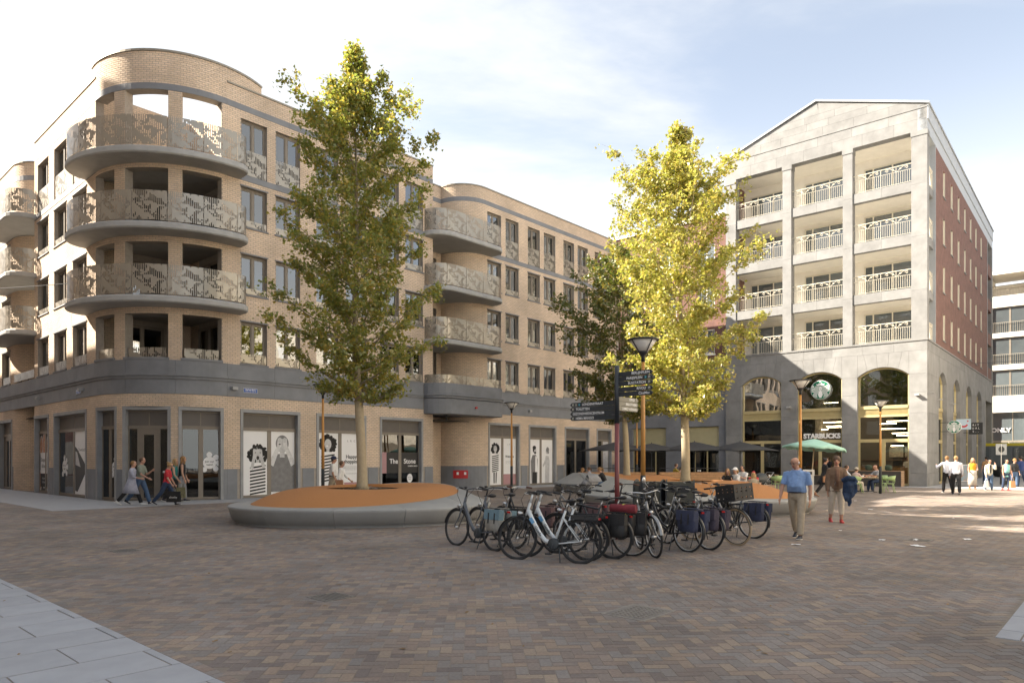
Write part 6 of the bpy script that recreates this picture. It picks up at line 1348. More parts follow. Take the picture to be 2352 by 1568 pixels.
    if jacket: 
        j = top_mesh('jacket', jacket, 1.0, -.06, g*1.15)
        if True:
            m = MB(); loft(m, [(T(.02)+Vector((.068*L+g+belly*.5,0,0)),.022*L,.016*L),(T(.15)+Vector((.070*L+g,0,0)),.026*L,.012*L),(T(.25)+Vector((.060*L+g,0,0)),.032*L,.010*L),(T(.29)+Vector((.05*L+g*.6,0,0)),.036*L,.008*L)], Vector((0,1,0)), 10); m.build('shirt_front', top, t, True)
    if bottom:
        m = MB(); loft(m, [(T(-.05),.07*L,.06*L),(T(-.015),hw*.97+g*.4,.07*L+g*.4),(T(.03),hw*.93+g*.5,.067*L+g*.4+belly*.25),(T(.05),hw*.9+g*.4,.062*L+g*.3+belly*.3)])
        for (hip, kn, an, sa) in legs:
            e2 = kn.lerp(an, crop*.96) if crop >= .3 else hip.lerp(kn, .8); pts = [hip+Vector((0,0,.02*L)), hip, hip.lerp(kn,.5)]; rr = [.052*L+g*.3,.054*L+g*.5,.048*L+g*.5]
            if crop >= .3: pts += [kn, kn.lerp(an,.45*crop), e2]; rr += [.038*L+g*.5,.037*L+g*.4,.027*L+g*.9]
            else: pts += [e2]; rr += [.05*L+g]
            m.tube(pts, rr, 12)
        fuse(m, 'trousers', bottom, t, max(vox, .009), 3)
        if belly: loft(MB(), [(T(.035),hw*.95+g*.65,.068*L+g*.6+belly*.3),(T(.055),hw*.93+g*.6,.066*L+g*.6+belly*.34)]).build('belt', 'shoe_dark', t, True)
    if skirt:
        mt, ln = skirt; m = MB(); kz = legs[0][1].lerp(legs[1][1],.5); bz = T(-ln); sx_ = abs(legs[0][2].x-legs[1][2].x)*.2
        rings = [(T(.07),hw*.82+g,.06*L+g),(T(0),hw+g*1.3,.075*L+g),(T(-ln*.5),hw+g*1.8,.085*L+sx_*.5),(T(-ln),hw+g*2.2,.09*L+sx_)]; loft(m, rings, seg=22)
        for i in range(len(m.v)):
            v = m.v[i]; a = math.atan2(v[1], v[0]-pel.x); f = max(0, (pel.z-v[2])/(ln*L)); r = 1+.07*f*math.sin(a*7); m.v[i] = (pel.x+(v[0]-pel.x)*r, v[1]*r, v[2])
        m.build('skirt', mt, t, True)
    # hair
    h = MB(); hz_ = hc+Vector((-.013*L,0,.014*L))
    if style == 'short': h.sphere(hz_, (.056*L,.050*L,.058*L), 16, 12)
    elif style == 'fringe':
        for a in range(-100, 101, 12): h.sphere(hc+Vector((-.006*L-.047*L*math.cos(R_(a)), .042*L*math.sin(R_(a)), -.006*L)), (.010*L,.008*L,.017*L), 7, 5)
    elif style == 'mop':
        h.sphere(hz_+Vector((.004*L,0,.008*L)), (.062*L,.056*L,.058*L), 16, 12); q = random.Random(3)
        for i in range(40): a, e_ = q.uniform(0,6.28), q.uniform(-.2,1.4); h.sphere(hz_+Vector((.05*L*math.cos(a)*math.cos(e_)-.004*L,.05*L*math.sin(a)*math.cos(e_),.055*L*math.sin(e_)+.006*L)), .013*L, 6, 5)
    elif style in ('long','pony','bun'):
        h.sphere(hz_, (.058*L,.051*L,.060*L), 16, 12)
        if style == 'long': loft(h, [(hz_+Vector((-.02*L,0,0)),.05*L,.035*L),(hc+Vector((-.035*L,0,-.06*L)),.056*L,.03*L),(hc+Vector((-.05*L,0,-.13*L)),.052*L,.024*L),(hc+Vector((-.052*L,0,-.19*L)),.03*L,.012*L)], Vector((0,1,0)), 12); [h.tube([hz_+Vector((.02*L,s*.046*L,.0)), hc+Vector((.018*L,s*.05*L,-.06*L)), hc+Vector((.01*L,s*.052*L,-.14*L))], [.014*L,.016*L,.008*L], 7) for s in (1,-1)]
        if style == 'pony': h.tube([hz_+Vector((-.05*L,0,.01*L)), hz_+Vector((-.085*L,0,-.02*L)), hz_+Vector((-.08*L,0,-.1*L))], [.018*L,.022*L,.008*L], 8)
        if style == 'bun': h.sphere(hz_+Vector((-.055*L,0,.035*L)), .026*L, 8, 6)
    if h.v: h.xf(Mh).build('hair', hair, t, True)
    if cap:
        c = MB(); c.sphere(hz_+Vector((.004*L,0,.014*L)), (.061*L,.054*L,.053*L), 16, 10); co = c.xf(Mh).build('cap', cap, t, True); loft(MB(), [(hc+Vector((.03*L,0,.036*L)),.045*L,.006*L),(hc+Vector((.10*L,0,.026*L)),.034*L,.004*L)]).xf(Mh).build('brim', cap, co, True)
    if glasses:
        gl = MB()
        for s in (1,-1):
            c = hc+Vector((.057*L,s*.020*L,.004*L)); gl.tube([c+Vector((0,.014*L*math.cos(a),.011*L*math.sin(a))) for a in [i*.57 for i in range(12)]], .0016*L, 4); gl.tube([c+Vector((0,s*.014*L,.003*L)), hc+Vector((.0,s*.046*L,.006*L))], .0016*L, 4)
        gl.xf(Mh).build('glasses', 'black_metal', t)
    t['hand_l'] = tuple(A[0][2]+A[0][3]*.08*L); t['hand_r'] = tuple(A[1][2]+A[1][3]*.08*L)
    return t
def hand(p, which='hand_l'):
    v = Vector(p[which]); c, s = math.cos(p.rotation_euler.z), math.sin(p.rotation_euler.z); return Vector((p.location.x+v.x*c-v.y*s, p.location.y+v.x*s+v.y*c, p.location.z+v.z))
def shopbag(label, pos, rz, w, h, d, m, name='shopping_bag', txt=None):
    t = thing(name, label, 'bag', (pos.x, pos.y, pos.z), rz, 'bags carried by passers-by'); z1 = -.16 if name == 'shopping_bag' else -.08
    mb = MB(); mb.add([(-w/2,-d/2,z1-h),(w/2,-d/2,z1-h),(w/2,d/2,z1-h),(-w/2,d/2,z1-h),(-w/2*.96,-d/2*.5,z1),(w/2*.96,-d/2*.5,z1),(w/2*.96,d/2*.5,z1),(-w/2*.96,d/2*.5,z1)], [(0,3,2,1),(0,1,5,4),(1,2,6,5),(2,3,7,6),(3,0,4,7),(4,5,6,7)]); mb.build('bag_body', m, t)
    MB().tube([(-w*.25,-.01,z1-.03),(-w*.2,0,-.03),(0,0,.0),(w*.2,0,-.03),(w*.25,-.01,z1-.03)], .006, 5).build('handle', m, t)
    if txt: text(txt, .1, 'white_print', t, frame_mtx((0,-d*.42,z1-h*.55),(1,0,0),(0,0,1)), 'CENTER', 'lettering', .0)
    return t
# two walkers in front
p1 = person('bald grey-haired man in blue short-sleeved shirt and khaki trousers walking past', gnd(1831,1236), -128, 1.745, .010, 'skin_b', 'hair_grey', 'fringe', 'shirt_blue', .5, 'khaki', 1.0, 'shoe_dark', 15, 5, ((-8,16),(8,18)), belly=.095, bulk=1.2, head_tilt=14, head_turn=-22, glasses=True, arm_out=11)
p2 = person('woman in brown tweed jacket and cropped beige trousers carrying a blue coat', gnd(1921,1199), -104, 1.75, .010, 'skin_b', 'hair_brown', 'mop', 'print_top', 1.0, 'beige', .72, 'shoe_red', 8, 2, ((14,70),(-6,14)), jacket='tweed', head_turn=-10, female=True, arm_out=(14,9))
ct = MB(); hp = hand(p2, 'hand_l'); q = random.Random(5)
for dx_, ln_, w_ in ((-.06,.50,.10),(.05,.40,.11),(.12,.30,.09),(.0,.62,.07)):
    loft(ct, [((dx_*.3,0,.09),.05,.05),((dx_*.6,.01,.05),w_*.9,.07),((dx_,-.01,-.08),w_,.075),((dx_*1.2,.01,-ln_*.55),w_*.95,.06),((dx_*1.1+.02,0,-ln_*.85),w_*.75,.05),((dx_*1.1,0,-ln_),w_*.35,.03)], Vector((1,0,0)), 14)
ct.tube([(-.18,.02,.03),(-.05,-.05,.10),(.1,-.04,.09),(.2,.02,.0)], [.05,.07,.07,.05], 10)
for i in range(len(ct.v)): v = ct.v[i]; w_ = .016*math.sin(26*v[0]+9*v[2])+.012*math.sin(31*v[2]+11*v[0]); ct.v[i] = (v[0]+w_*.6, v[1]+w_, v[2])
cloth('coat_dark', (.012,.03,.075), .5); co = fuse(ct, 'coat', 'coat_dark', None, .012, 2); co.location = hp+Vector((.05,.0,.0)); tag(co, 'folded navy blue coat hanging over the tweed woman\'s arm', 'coat')
# collar, placket and pocket of the blue shirt
L_ = 1.745; c_ = MB()
for s_ in (1,-1): c_.tube([(-.045,s_*.03,1.475),(.0,s_*.072,1.47),(.055,s_*.06,1.44),(.105,s_*.022,1.40)], [.018,.02,.022,.008], 7, flat=.5)
c_.build('collar', 'shirt_blue', p1, True)
stp_ = MB().tube([(.075,.07,1.44),(.13,.02,1.2),(.12,-.08,.98)], .016, 6, flat=.4).build('bag_strap', 'grey_cloth', p2, True)
# group walking right at the left
WG = 'people walking by the tower shops'
a = person('woman in long pale grey shirt dress striding past the tower door', gnd(302,1160), 4, 1.66, .018, 'skin_a', 'hair_ginger', 'short', 'grey_blue', .6, 'black_cloth', 1.0, 'shoe_white', 24, 5, ((-18,30),(20,55)), skirt=('grey_blue',.24), female=True, group=WG)
a = person('man in sage grey T-shirt and jeans walking beside the grey dress woman', gnd(322,1158), 2, 1.78, .018, 'skin_a', 'hair_brown', 'short', 'sage', .45, 'jeans', 1.0, 'shoe_dark', 22, 5, ((10,110),(18,40)), group=WG)
a = person('girl in red T-shirt and jeans carrying a black shopping bag', gnd(383,1160), 6, 1.60, .018, 'skin_a', 'hair_blond', 'bun', 'red_tee', .4, 'jeans_dark', 1.0, 'shoe_dark', 24, 6, ((4,18),(8,20)), female=True, head_tilt=18, group=WG)
shopbag('black carrier bag with white lettering held by the girl in red', hand(a,'hand_r')+Vector((0,0,.02)), 0, .48, .38, .12, 'bag_black', txt='shoeby')
fr_ = a; text('FILA', .1, 'white_print', a, frame_mtx((.02,-.162,1.20),(1,0,0),(0,0,1)), 'CENTER', 'lettering', .0, .003)
a = person('long-haired woman in teal top with black backpack by the tower window', gnd(399,1152), 8, 1.70, .018, 'skin_a', 'hair_blond', 'long', 'teal_top', 0, 'black_cloth', 1.0, 'shoe_dark', 16, 4, ((-6,20),(8,24)), female=True, group=WG)
bk_ = thing('backpack', 'small black backpack worn by the woman in teal', 'backpack', a.location, a.rotation_euler.z); loft(MB(), [((-.2,0,.98),.09,.05),((-.22,0,1.02),.13,.075),((-.22,0,1.2),.135,.08),((-.2,0,1.34),.11,.06),((-.17,0,1.38),.05,.03)], Vector((0,1,0)), 12).build('pack', 'bag_black', bk_, True)
for s in (1,-1): MB().tube([(-.14,s*.09,1.36),(-.02,s*.1,1.44),(.09,s*.1,1.3),(.02,s*.12,1.1),(-.13,s*.1,1.02)], .014, 5).build('strap', 'bag_black', bk_, True)
mat('floral', (.05,.06,.03), .8, .6, 25, col2=(.25,.22,.12)); shopbag('dark flowered shopping bag in the hand of the woman in teal', hand(a,'hand_r'), .2, .34, .4, .12, 'floral')
a = person('woman in dark sleeveless vest and grey trousers behind the teal top', gnd(418,1151), 20, 1.78, .018, 'skin_a', 'hair_ginger', 'long', 'black_cloth', 0, 'grey_cloth', 1.0, 'shoe_dark', 10, 2, ((6,16),(0,16)), female=True, group=WG)
# couple behind the left planter
CG = 'couple behind the left planter'
person('man in white T-shirt and dark cap behind the orange lamp pole', (-6.85, 26.6), 10, 1.78, .02, 'skin_b', 'hair_dark', 'short', 'white_tee', .45, 'khaki', .5, 'shoe_dark', 14, 2, ((0,20),(0,20)), belly=.06, cap='navy', group=CG)
a = person('dark-haired woman in white printed top walking behind the left planter', (-6.3, 25.6), 5, 1.62, .02, 'skin_b', 'hair_brown', 'short', 'white_tee', .7, 'beige', 1.0, 'shoe_dark', 16, 3, ((26,18),(-16,20)), female=True, group=CG)
bb = shopbag('small tan shoulder bag of the woman in the white top', a.location+Vector((.02,-.22,.98)), .1, .24, .2, .08, 'leather_tan', 'handbag')
# right side
RG = 'people walking along the arcade'
person('fair man in white shirt and black trousers walking away, the nearer of two', gnd(2196,1135), 62, 1.82, .018, 'skin_a', 'hair_blond', 'short', 'white_shirt', 1.0, 'black_cloth', 1.0, 'shoe_dark', 14, 3, ((-6,18),(10,20)), group=RG)
person('man in white shirt pointing left, half hidden behind his companion', (21.25, 34.0), 75, 1.83, .018, 'skin_a', 'hair_ginger', 'short', 'white_shirt', 1.0, 'black_cloth', 1.0, 'shoe_dark', 16, 3, ((30,80),(5,20)), arm_out=(40,8), group=RG)
person('woman in yellow sleeveless top and long pale skirt by the arches', gnd(2234,1123), -110, 1.70, .018, 'skin_b', 'hair_blond', 'long', 'yellow_top', 0, None, 1.0, 'leather_tan', 6, 2, ((12,70),(4,40)), skirt=('pale_skirt',.40), female=True, group=RG)
a = person('woman in cream cardigan and jeans touching her sunglasses', gnd(2272,1125), -95, 1.62, .018, 'skin_b', 'hair_dark', 'short', 'black_cloth', 1.0, 'jeans', 1.0, 'shoe_dark', 7, 2, ((50,118),(0,12)), jacket='cardigan', glasses=True, female=True, group=RG); shopbag('white paper bag held by the woman in the cream cardigan', hand(a,'hand_r'), .4, .26, .34, .1, 'white_print')
a = person('woman in turquoise sleeveless tunic and dark jeans with short dark hair', gnd(2311,1126), -92, 1.63, .018, 'skin_b', 'hair_dark', 'short', 'turquoise', 0, 'jeans_dark', .9, 'shoe_red', 5, 2, ((4,14),(0,14)), hem=-.1, female=True, belly=.04, group=RG); mat('kraft', (.50,.30,.15), .8, .1, 6); shopbag('brown kraft paper bag held by the woman in turquoise', hand(a,'hand_l'), .2, .3, .36, .12, 'kraft')
person('man in brown T-shirt with back turned near the bus', (31.0, 45.5), 85, 1.80, .022, 'skin_b', 'hair_dark', 'short', 'brown_tee', .5, 'jeans_dark', 1.0, 'shoe_dark', 10, 2, ((5,14),(0,14)), group=RG)
person('curly-haired woman in black behind the turquoise tunic', (29.2, 40.5), -90, 1.66, .022, 'skin_b', 'hair_ginger', 'mop', 'black_cloth', .6, 'jeans', 1.0, 'shoe_dark', 8, 2, ((5,14),(0,14)), female=True, group=RG)
person('man in navy T-shirt at the right edge of the picture', (29.9, 40.9), 100, 1.82, .022, 'skin_b', 'hair_dark', 'short', 'navy_tee', .5, 'jeans_dark', 1.0, 'shoe_dark', 10, 2, ((5,14),(0,14)), group=RG)
a = person('dark-haired woman in black dress walking right past the terrace', gnd(1893,1140), -8, 1.74, .018, 'skin_b', 'hair_dark', 'bun', 'black_cloth', 1.0, 'black_cloth', .9, 'leather_tan', 20, 4, ((-10,20),(14,40)), skirt=('black_cloth',.2), female=True, group=RG); shopbag('orange shoulder bag of the woman in the black dress', a.location+Vector((.0,-.2,.98)), .1, .3, .26, .1, 'leather_tan', 'handbag')
# seated people
SG = 'people sitting on the square'
def seated(label, x, y, z, rz, **kw): return person(label, (x, y, z), rz, sit=1, arms=kw.pop('arms',((30,60),(30,60))), group=SG, vox=.02, **kw)
seated('long-haired girl in dark top bent over on the planter by the crate', 8.45, 27.2, .1, -115, H=1.6, hair='hair_ginger', style='long', top='black_cloth', bottom='jeans_dark', lean=22, head_tilt=20, female=True)
seated('person in white cap and white top sitting behind the girl', 9.25, 28.6, .0, -150, H=1.7, hair='hair_blond', style='pony', top='white_tee', cap='white_print', lean=10, female=True)
seated('blonde woman in khaki seen from behind at the planter edge', 9.75, 28.2, -.12, 60, H=1.62, hair='hair_blond', style='long', top='khaki', lean=14, female=True)
seated('dark-haired man in white shirt at the terrace table', 10.4, 31.2, .0, -140, H=1.78, hair='hair_dark', top='white_tee', lean=12)
seated('child in red cap and red top beside the dark-haired man', 10.6, 30.5, .0, -120, H=1.45, hair='hair_dark', top='red_tee', cap='red_tee', lean=12)
seated('blonde woman in dark top bent over a pram by the grey seat', 4.2, 31.2, .05, 175, H=1.68, hair='hair_ginger', style='pony', top='black_cloth', lean=24, head_tilt=18, female=True)
seated('fair-haired woman in black sitting at the far planter', 3.6, 36.6, -.05, 10, H=1.62, hair='hair_ginger', style='long', top='black_cloth', lean=10, female=True)
seated('girl in pale blue with ponytail on the far bench', 4.3, 38.2, .05, 170, H=1.5, hair='hair_brown', style='pony', top='grey_blue', lean=8, female=True)
seated('woman in mustard yellow top eating under the dark parasols', 9.55, 41.0, .05, 0, H=1.72, hair='hair_brown', style='short', top='olive_tee', lean=8, arms=((40,90),(40,80)), female=True)
seated('dark-skinned child opposite the woman in mustard yellow', 10.1, 41.5, .0, 180, H=1.5, skin='skin_c', hair='hair_dark', style='bun', top='white_tee', lean=8, female=True)
seated('bald man in grey T-shirt eating at the round terrace table', 18.35, 34.85, .0, 185, H=1.78, skin='skin_b', style='none', top='grey_cloth', bottom='jeans_dark', lean=12, head_tilt=14)
seated('woman in pink top and pale cap on a green chair', 16.85, 34.3, .0, 20, H=1.62, hair='hair_brown', style='short', top='pink_tee', cap='beige', bottom='beige', lean=14, female=True)
seated('man in light blue shirt on the terrace beside the pink top', 16.75, 35.2, .0, -10, H=1.75, hair='hair_brown', style='short', top='white_shirt', bottom='jeans', lean=12)
# cafe staff and guests inside
GI = 'people inside the cafe'
def inside(label, lx, ly, rz, **kw):
    p = Vector((GX,GY,0))+Vector((math.cos(AS),math.sin(AS),0))*lx+Vector((-math.sin(AS),math.cos(AS),0))*ly; return person(label, (p.x,p.y,.03), rz, vox=.024, group=GI, **kw)
inside('barista in white T-shirt behind the counter', 4.5, 1.9, -120, hair='hair_dark', top='white_tee', bottom='black_cloth'); inside('guest in grey top standing behind the middle arch', 1.6, 5.2, 20, hair='hair_dark', top='grey_cloth'); inside('guest in dark top farther back behind the middle arch', 2.6, 6.2, 200, hair='hair_brown', top='navy_tee')
# ================================================================ terrace furniture
mat('chair_green', (.34,.47,.20), .45, .06, 5); mat('table_wood', (.48,.36,.22), .55, .2, 6); mat('slat_wood', (.36,.24,.15), .65, .2, 7, objr=.1); mat('bench_wood', (.42,.235,.11), .6, .2, 7, objr=.08); mat('cushion', (.055,.08,.055), .9, .2, 12); mat('parasol_grey', (.045,.046,.048), .85, .1, 5); mat('parasol_green', (.32,.58,.46), .8, .12, 3, col2=(.42,.66,.55))
def chair(label, x, y, rz, src=None):
    if src: c = copy_tree(src); c.location = (x,y,0); c.rotation_euler = (0,0,rz); c['label'] = label; return c
    t = thing('terrace_chair', label, 'chair', (x,y,0), rz, 'green terrace chairs')
    loft(MB(), [((.0,0,.425),.2,.2),((0,0,.44),.23,.23),((0,0,.455),.225,.225)], Vector((0,1,0)), 16).build('seat', 'chair_green', t, True)
    bk = MB(); n = 12
    for k, o in ((0,0),(1,.012)):
        for i in range(n+1):
            a = R_(-105+210*i/n); r = .25+o
            for z, f in ((.56,.0),(.84,.06)): bk.v.append((-(r+f)*math.cos(a)*.95, (r+f)*math.sin(a), z-.10*(abs(a)/1.8)**2*(1 if z > .7 else -.6)))
    m = 2*(n+1)
    for i in range(n): q = 2*i; bk.f += [(q,q+2,q+3,q+1),(m+q,m+q+1,m+q+3,m+q+2),(q+1,q+3,m+q+3,m+q+1),(q,m+q,m+q+2,q+2)]
    bk.build('backrest', 'chair_green', t, True)
    for sx_ in (-1,1):
        for sy in (-1,1): MB().tube([(sx_*.17,sy*.17,.43),(sx_*.25,sy*.23,0)], [.018,.014], 7).build('leg', 'chair_green', t, True)
    for s in (-1,1): MB().tube([(-.2,s*.2,.44),(-.24,s*.22,.62)], .013, 6).build('back_support', 'chair_green', t, True); MB().tube([(.1,s*.22,.44),(.05,s*.25,.58)], .013, 6).build('back_support', 'chair_green', t, True)
    return t
c0 = chair('green terrace chair turned away, nearest the black lamp base', 16.7, 33.85, R_(20)); chair('green terrace chair under the woman in pink', 16.85, 34.3, R_(20), c0); chair('empty green terrace chair right of the lamp pole', 18.45, 34.1, R_(160), c0); chair('green terrace chair behind the bald man', 18.45, 34.85, R_(185), c0); chair('green terrace chair near the brown box left of the walkers', 13.0, 34.2, R_(100), c0); chair('green terrace chair under the man in light blue', 16.7, 35.2, R_(-10), c0)
def table(label, x, y, rz, w, d, h=.74):
    t = thing('terrace_table', label, 'table', (x,y,0), rz, 'wooden terrace tables'); n = 4
    for i in range(n): MB().box(-w/2,w/2,-d/2+d*i/n+.003,-d/2+d*(i+1)/n-.003,h-.03,h).build('board', 'table_wood', t)
    for s in (-1,1): MB().box(s*w*.36-.03,s*w*.36+.03,-.03,.03,.02,h-.03).build('leg', 'black_metal', t); MB().box(s*w*.36-.04,s*w*.36+.04,-d*.4,d*.4,0,.02).build('foot', 'black_metal', t)
    return t
table('wooden terrace table with plates in front of the bald man', 17.7, 34.75, R_(0), .9, .7); table('long wooden table in front of the left cafe window', 12.7, 36.0, R_(-8), 2.0, .8); table('dark terrace table under the parasols', 9.85, 41.2, 0, .8, .7)
ri_ = random.Random(8)
def tableware(label, x, y, z, kind):
    if kind == 'cup': o = MB().lathe([(.025,0),(.04,.01),(.045,.09),(.04,.09)], 10).build('cup', 'white_print', None, True)
    elif kind == 'bottle': o = MB().lathe([(.035,0),(.035,.16),(.014,.2),(.014,.25)], 10).build('bottle', 'black_plastic', None, True)
    else: o = MB().lathe([(.06,0),(.11,.015),(.12,.025),(.1,.02)], 14).build('plate', 'white_print', None, True)
    o.location = (x,y,z); tag(o, label, kind, 'tableware on the terrace')
for i in range(4): tableware(('white cup nearest the pink top on the round table','white plate second from left on the bald man\'s table','white cup in the middle of the bald man\'s table','white plate under the bald man\'s hands')[i], 17.45+.17*i, 34.65+.1*(i%2), .742, 'plate' if i % 2 else 'cup')
tableware('dark bottle on the long wooden table', 12.3, 35.9, .742, 'bottle')
for i in range(4): tableware(('plate beside the dark bottle on the long table','cup second along the long wooden table','plate third along the long wooden table','cup at the right end of the long table')[i], 12.5+.26*i, 35.85+.1*(i%2), .742, 'cup' if i % 2 else 'plate')
for i in range(2): tableware(('left of two small cups on the parasol bench','right of two small cups on the parasol bench')[i], 10.9+.12*i, 40.8, .9, 'cup')
def slat_box(label, x, y, rz, w, d, h, n=8, back=False, mt='slat_wood', name='wooden_bench'):
    t = thing(name, label, 'bench', (x,y,0), rz, 'slatted wooden benches'); MB().box(-w/2+.03,w/2-.03,-d/2+.03,d/2-.03,0,h-.02).build('core', 'interior_dark', t)
    for i in range(n):
        z0, z1 = h*i/n+.006, h*(i+1)/n-.006
        MB().box(-w/2,w/2,-d/2,-d/2+.03,z0,z1).build('slat', mt, t); MB().box(-w/2,-w/2+.03,-d/2+.031,d/2,z0,z1).build('slat', mt, t); MB().box(w/2-.03,w/2,-d/2+.031,d/2,z0,z1).build('slat', mt, t)
    MB().box(-w/2+.031,w/2-.031,-d/2+.031,d/2,h-.02,h).build('seat_board', mt, t)
    if back:
        MB().tube([(-w/2+.05,d/2-.05,h),(-w/2+.05,d/2-.05,h+.22),(w/2-.05,d/2-.05,h+.22),(w/2-.05,d/2-.05,h)], .016, 6).build('rail', 'black_metal', t)
    return t
pr_ = lambda lx, ly: (GX+math.cos(AS)*lx-math.sin(AS)*ly, GY+math.sin(AS)*lx+math.cos(AS)*ly)
b_ = slat_box('wooden slatted planter bench under the right arch window', *pr_(-.9,2.6), AS+math.pi/2, 3.0, .8, .92)
for i, (lx, ly) in enumerate(((-.75,1.9),(-.7,3.0))):
    q = pr_(lx, ly); cu = loft(MB(), [((0,0,-.16),.12,.05),((0,0,-.12),.2,.08),((0,0,.12),.2,.08),((0,0,.17),.12,.05)], Vector((1,0,0)), 14).build('cushion', 'cushion', None, True); cu.location = (q[0],q[1],1.09); cu.rotation_euler = (R_(-18),0,AS+math.pi/2); tag(cu, ('dark green cushion at the right end of the slatted bench', 'dark green cushion behind the bald man')[i], 'cushion', 'green cushions')
slat_box('low slatted bench front left of the cafe middle arch', *pr_(-.9,6.4), AS+math.pi/2, 3.2, .7, .6, 5); slat_box('low slatted bench in front of the left arch window', *pr_(-.9,10.0), AS+math.pi/2, 3.0, .7, .6, 5)
for i, (x, w, lab) in enumerate(((4.9,2.2,'orange wooden bench with black rail at the far left of the terrace'),(7.4,1.6,'orange wooden bench right of the dark tree trunk'),(9.2,1.5,'orange wooden bench beside the woman in mustard yellow'),(11.2,2.0,'orange wooden bench with cups right of the sunlit trunk'))):
    slat_box(lab, x, 39.9, R_(-2), w, .5, .88, 6, True, 'bench_wood')
bx = slat_box('low brown wooden box beside the left terrace table', 11.35, 31.3, R_(10), .75, .5, .48, 3, False, 'slat_wood', 'wooden_box')
def parasol(label, x, y, rz, half, z0, z1, mt, sides=4, pole='dark_metal', val=0.0, tilt=0):
    t = thing('parasol', label, 'parasol', (x,y,0), rz, 'terrace parasols'); mb = MB(); n = sides; sub = 6; rings = 5
    pts = []
    for k in range(rings+1):
        f = k/rings
        for i in range(n):
            for j in range(sub):
                a0, a1 = 2*math.pi*i/n+math.pi/n, 2*math.pi*(i+1)/n+math.pi/n; r = half/math.cos(math.pi/n); p = Vector((r*math.cos(a0),r*math.sin(a0),0)).lerp(Vector((r*math.cos(a1),r*math.sin(a1),0)), j/sub); sag = .06*math.sin(math.pi*j/sub)*f
                mb.v.append((p.x*max(f,.03), p.y*max(f,.03), z1-(z1-z0)*(f**1.15)+sag-.0))
    N_ = n*sub
    for k in range(rings):
        for i in range(N_): j = (i+1)%N_; mb.f.append((k*N_+i, (k+1)*N_+i, (k+1)*N_+j, k*N_+j))
    if val:
        o = rings*N_; q = len(mb.v)
        for i in range(N_): v = mb.v[o+i]; mb.v.append((v[0]*1.01, v[1]*1.01, v[2]-val*(1 if i % 2 else .72)))
        for i in range(N_): j = (i+1)%N_; mb.f.append((o+i, q+i, q+j, o+j))
    cn = mb.build('canopy', mt, t, True); sm_ = cn.modifiers.new('s', 'SOLIDIFY'); sm_.thickness = .008
    MB().lathe([(.03,0),(.03,z1-.05)], 12).build('pole', pole, t, True); MB().lathe([(.02,z1-.02),(.035,z1+.02),(.01,z1+.08)], 10).build('finial', pole, t, True)
    for i in range(n*2 if n == 4 else n):
        a = 2*math.pi*i/(n*2 if n == 4 else n)+math.pi/n; r = half/math.cos(math.pi/n) if (n != 4 or i % 2 == 0) else half; e = Vector((r*.97*math.cos(a), r*.97*math.sin(a), z0+.01)); MB().tube([(0,0,z1-.06), e], .009, 5).build('rib', pole, t, True); MB().tube([(.03*math.cos(a),.03*math.sin(a),z0-.12), Vector((0,0,z1-.06)).lerp(e,.5)], .008, 5).build('strut', pole, t, True)
    MB().lathe([(.3,0),(.3,.04),(.06,.07),(.05,.3)], 18).build('base', pole, t, True); return t
parasol('dark grey parasol at the left of the terrace row', 6.7, 44.6, R_(20), 1.85, 2.12, 2.72, 'parasol_grey'); parasol('second dark grey parasol from the left behind the lamp', 9.3, 46.4, R_(20), 1.7, 2.12, 2.66, 'parasol_grey'); parasol('third dark grey parasol behind the sunlit trunk', 11.9, 45.4, R_(20), 1.85, 2.12, 2.74, 'parasol_grey'); parasol('dark grey parasol nearest the cafe arches', 14.6, 44.6, R_(18), 1.75, 2.12, 2.72, 'parasol_grey')
gp = parasol('mint green parasol with scalloped edge behind the walkers', 15.0, 35.0, R_(10), 1.4, 2.2, 2.66, 'parasol_green', 8, 'table_wood', .14); gp.rotation_euler = (0, R_(5), R_(10))
# pram
def pram(label, x, y, rz, s=1.0, hood='bin_side'):
    t = thing('pram', label, 'pram', (x,y,0), rz); t.scale = (s,s,s)
    for px_, py_ in ((-.35,.25),(-.35,-.25),(.35,.22),(.35,-.22)):
        r = .15 if px_ < 0 else .11; MB().tube([(px_,py_-.02,r),(px_,py_+.02,r)], r, 16).build('wheel', 'tyre', t, True)
    MB().tube([(-.35,.23,.15),(.05,.23,.55),(.38,.22,.11)], .013, 6).tube([(-.35,-.23,.15),(.05,-.23,.55),(.38,-.22,.11)], .013, 6).tube([(.05,.23,.55),(-.42,.23,1.02),(-.42,-.23,1.02),(.05,-.23,.55)], .014, 6).build('chassis', 'alu', t, True)
    loft(MB(), [((-.3,0,.62),.16,.10),((-.2,0,.58),.2,.15),((.2,0,.58),.2,.15),((.36,0,.66),.15,.09)], Vector((0,1,0)), 14).build('carrycot', hood, t, True)
    h = MB(); n = 10
    for i in range(n+1):
        a = R_(10+120*i/n)
        for j in range(9): b = math.pi*j/8; h.v.append((.12+.34*math.cos(a), .24*math.cos(b), .66+.36*math.sin(b)*math.sin(a)**.5*.95))
    for i in range(n):
        for j in range(8): h.f.append((i*9+j,i*9+j+1,(i+1)*9+j+1,(i+1)*9+j))
    h.build('hood', hood, t, True); return t
pram('grey pram with raised hood by the terrace table', 11.75, 32.6, R_(200)); pram('grey pram with black handle beside the concrete seat', 3.4, 30.6, R_(15), 1.0, 'grey_cloth')
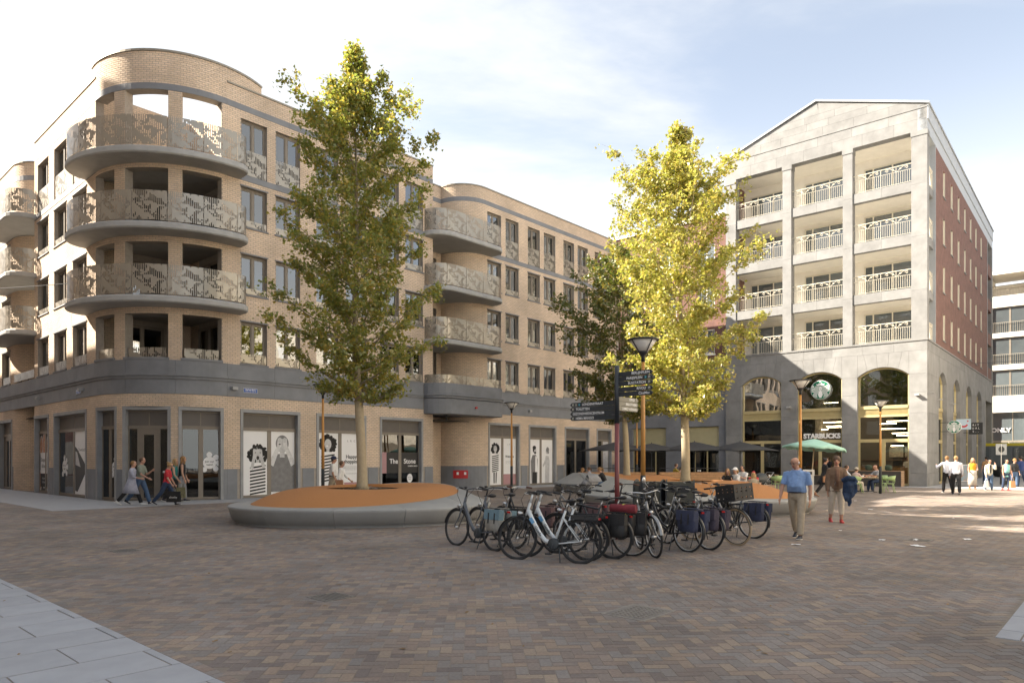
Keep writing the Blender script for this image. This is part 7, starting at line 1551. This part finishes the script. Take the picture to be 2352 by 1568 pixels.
# pillar bin on the terrace
wb = thing('waste_bin', 'pale steel pillar bin between the two walkers', 'bin', (12.6, 29.6, 0), R_(-20)); MB().box(-.2,.2,-.2,.2,0,.95).build('body', 'lamp_clear', wb); MB().box(-.22,.22,-.22,.22,.95,1.2).build('hood', 'lamp_clear', wb); MB().box(-.13,.13,-.225,-.2,1.0,1.12).build('opening', 'ink', wb)
# ================================================================ street beyond
mat('bus_yellow', (.55,.46,.02), .35, .05, 3); bus = thing('bus', 'dark city bus with yellow roof edge at the right edge', 'bus', (46.5, 60.5, 0), AS+math.pi/2)
MB().box(-6,6,-1.25,1.25,.35,2.75).build('body', 'bike_grey', bus); MB().box(-5.9,5.9,-1.2,1.2,2.75,3.0).build('roof', 'bus_yellow', bus)
for i in range(7):
    for s in (-1,1): MB().box(-5.7+1.63*i,-4.15+1.63*i,min(s*1.25,s*1.265),max(s*1.25,s*1.265),1.15,2.6).build('window', 'balcony_glass', bus)
MB().box(-6.01,-6,-1.1,1.1,1.0,2.6).build('windscreen', 'balcony_glass', bus)
for x in (-3.8,3.4):
    for s in (-1,1): MB().tube([(x,s*1.0,.48),(x,s*1.27,.48)], .48, 18).build('wheel', 'tyre', bus, True)
for s in (-1,1): MB().box(-5.9,5.9,min(s*1.25,s*1.262),max(s*1.25,s*1.262),.5,.85).build('side_stripe', 'bus_yellow', bus)
ab = thing('chalkboard', 'black pavement chalkboard with white writing near the bus', 'sign', (30.6, 43.0, 0), R_(-25))
for s in (-1,1):
    m = Matrix.Rotation(R_(s*9),4,'X'); MB().box(-.38,.38,-.02,.02,.05,1.15).xf(Matrix.Translation((0,s*.16,0)) @ m).build('board', 'ink', ab)
    if s < 0:
        for i, tx in enumerate(('Coffee', '& cake', 'to go')): text(tx, .2, 'white_print', ab, Matrix.Translation((0,-.16,0)) @ m @ frame_mtx((0,-.023,.95-.28*i),(1,0,0),(0,0,1)), 'CENTER', 'lettering', .0)
ns = thing('traffic_sign', 'grey back of a square traffic sign on a post by the bus', 'sign', (31.6, 45.0, 0), 0); MB().lathe([(.03,0),(.03,2.6)], 10).build('post', 'lamp_clear', ns, True); MB().box(-.35,.35,-.02,.02,1.9,2.6).build('panel', 'zinc', ns); MB().lathe([(.2,0),(.2,.002)], 20).xf(frame_mtx((0,-.021,2.25),(1,0,0),(0,0,1))).build('disc', 'bin_side', ns)
ps = thing('display_board', 'low display board with a portrait picture by the arches', 'sign', (27.0, 41.5, 0), R_(-15)); MB().box(-.6,.6,-.04,.04,.3,1.3).build('panel', 'pale_print', ps); MB().box(-.62,.62,-.2,.2,0,.06).build('foot', 'dark_metal', ps); MB().box(-.5,-.44,-.03,.03,.06,.3).build('leg', 'dark_metal', ps); MB().box(.44,.5,-.03,.03,.06,.3).build('leg', 'dark_metal', ps)
mat('portrait', (.30,.17,.12), .6, .5, 4, col2=(.10,.25,.33)); MB().box(-.56,.56,-.045,-.04,.34,1.26).build('picture', 'portrait', ps)
def wire(label, a, b, sag=.4):
    a, b = Vector(a), Vector(b); o = MB().tube([a.lerp(b,i/10)-Vector((0,0,sag*4*(i/10)*(1-i/10))) for i in range(11)], .014, 4).build('span_wire', 'black_metal'); tag(o, label, 'cable')
wire('upper span wire from the gabled building to the pale building', (GX+.6494*16+.1, GY+.7604*16-.1, 8.9), (60, 60, 12.2)); wire('span wire crossing the side street at the left', LB(0,7.1,9.35), LB(-11.2,20.3,9.2), .3)

bpy.data.scenes.remove(bench)
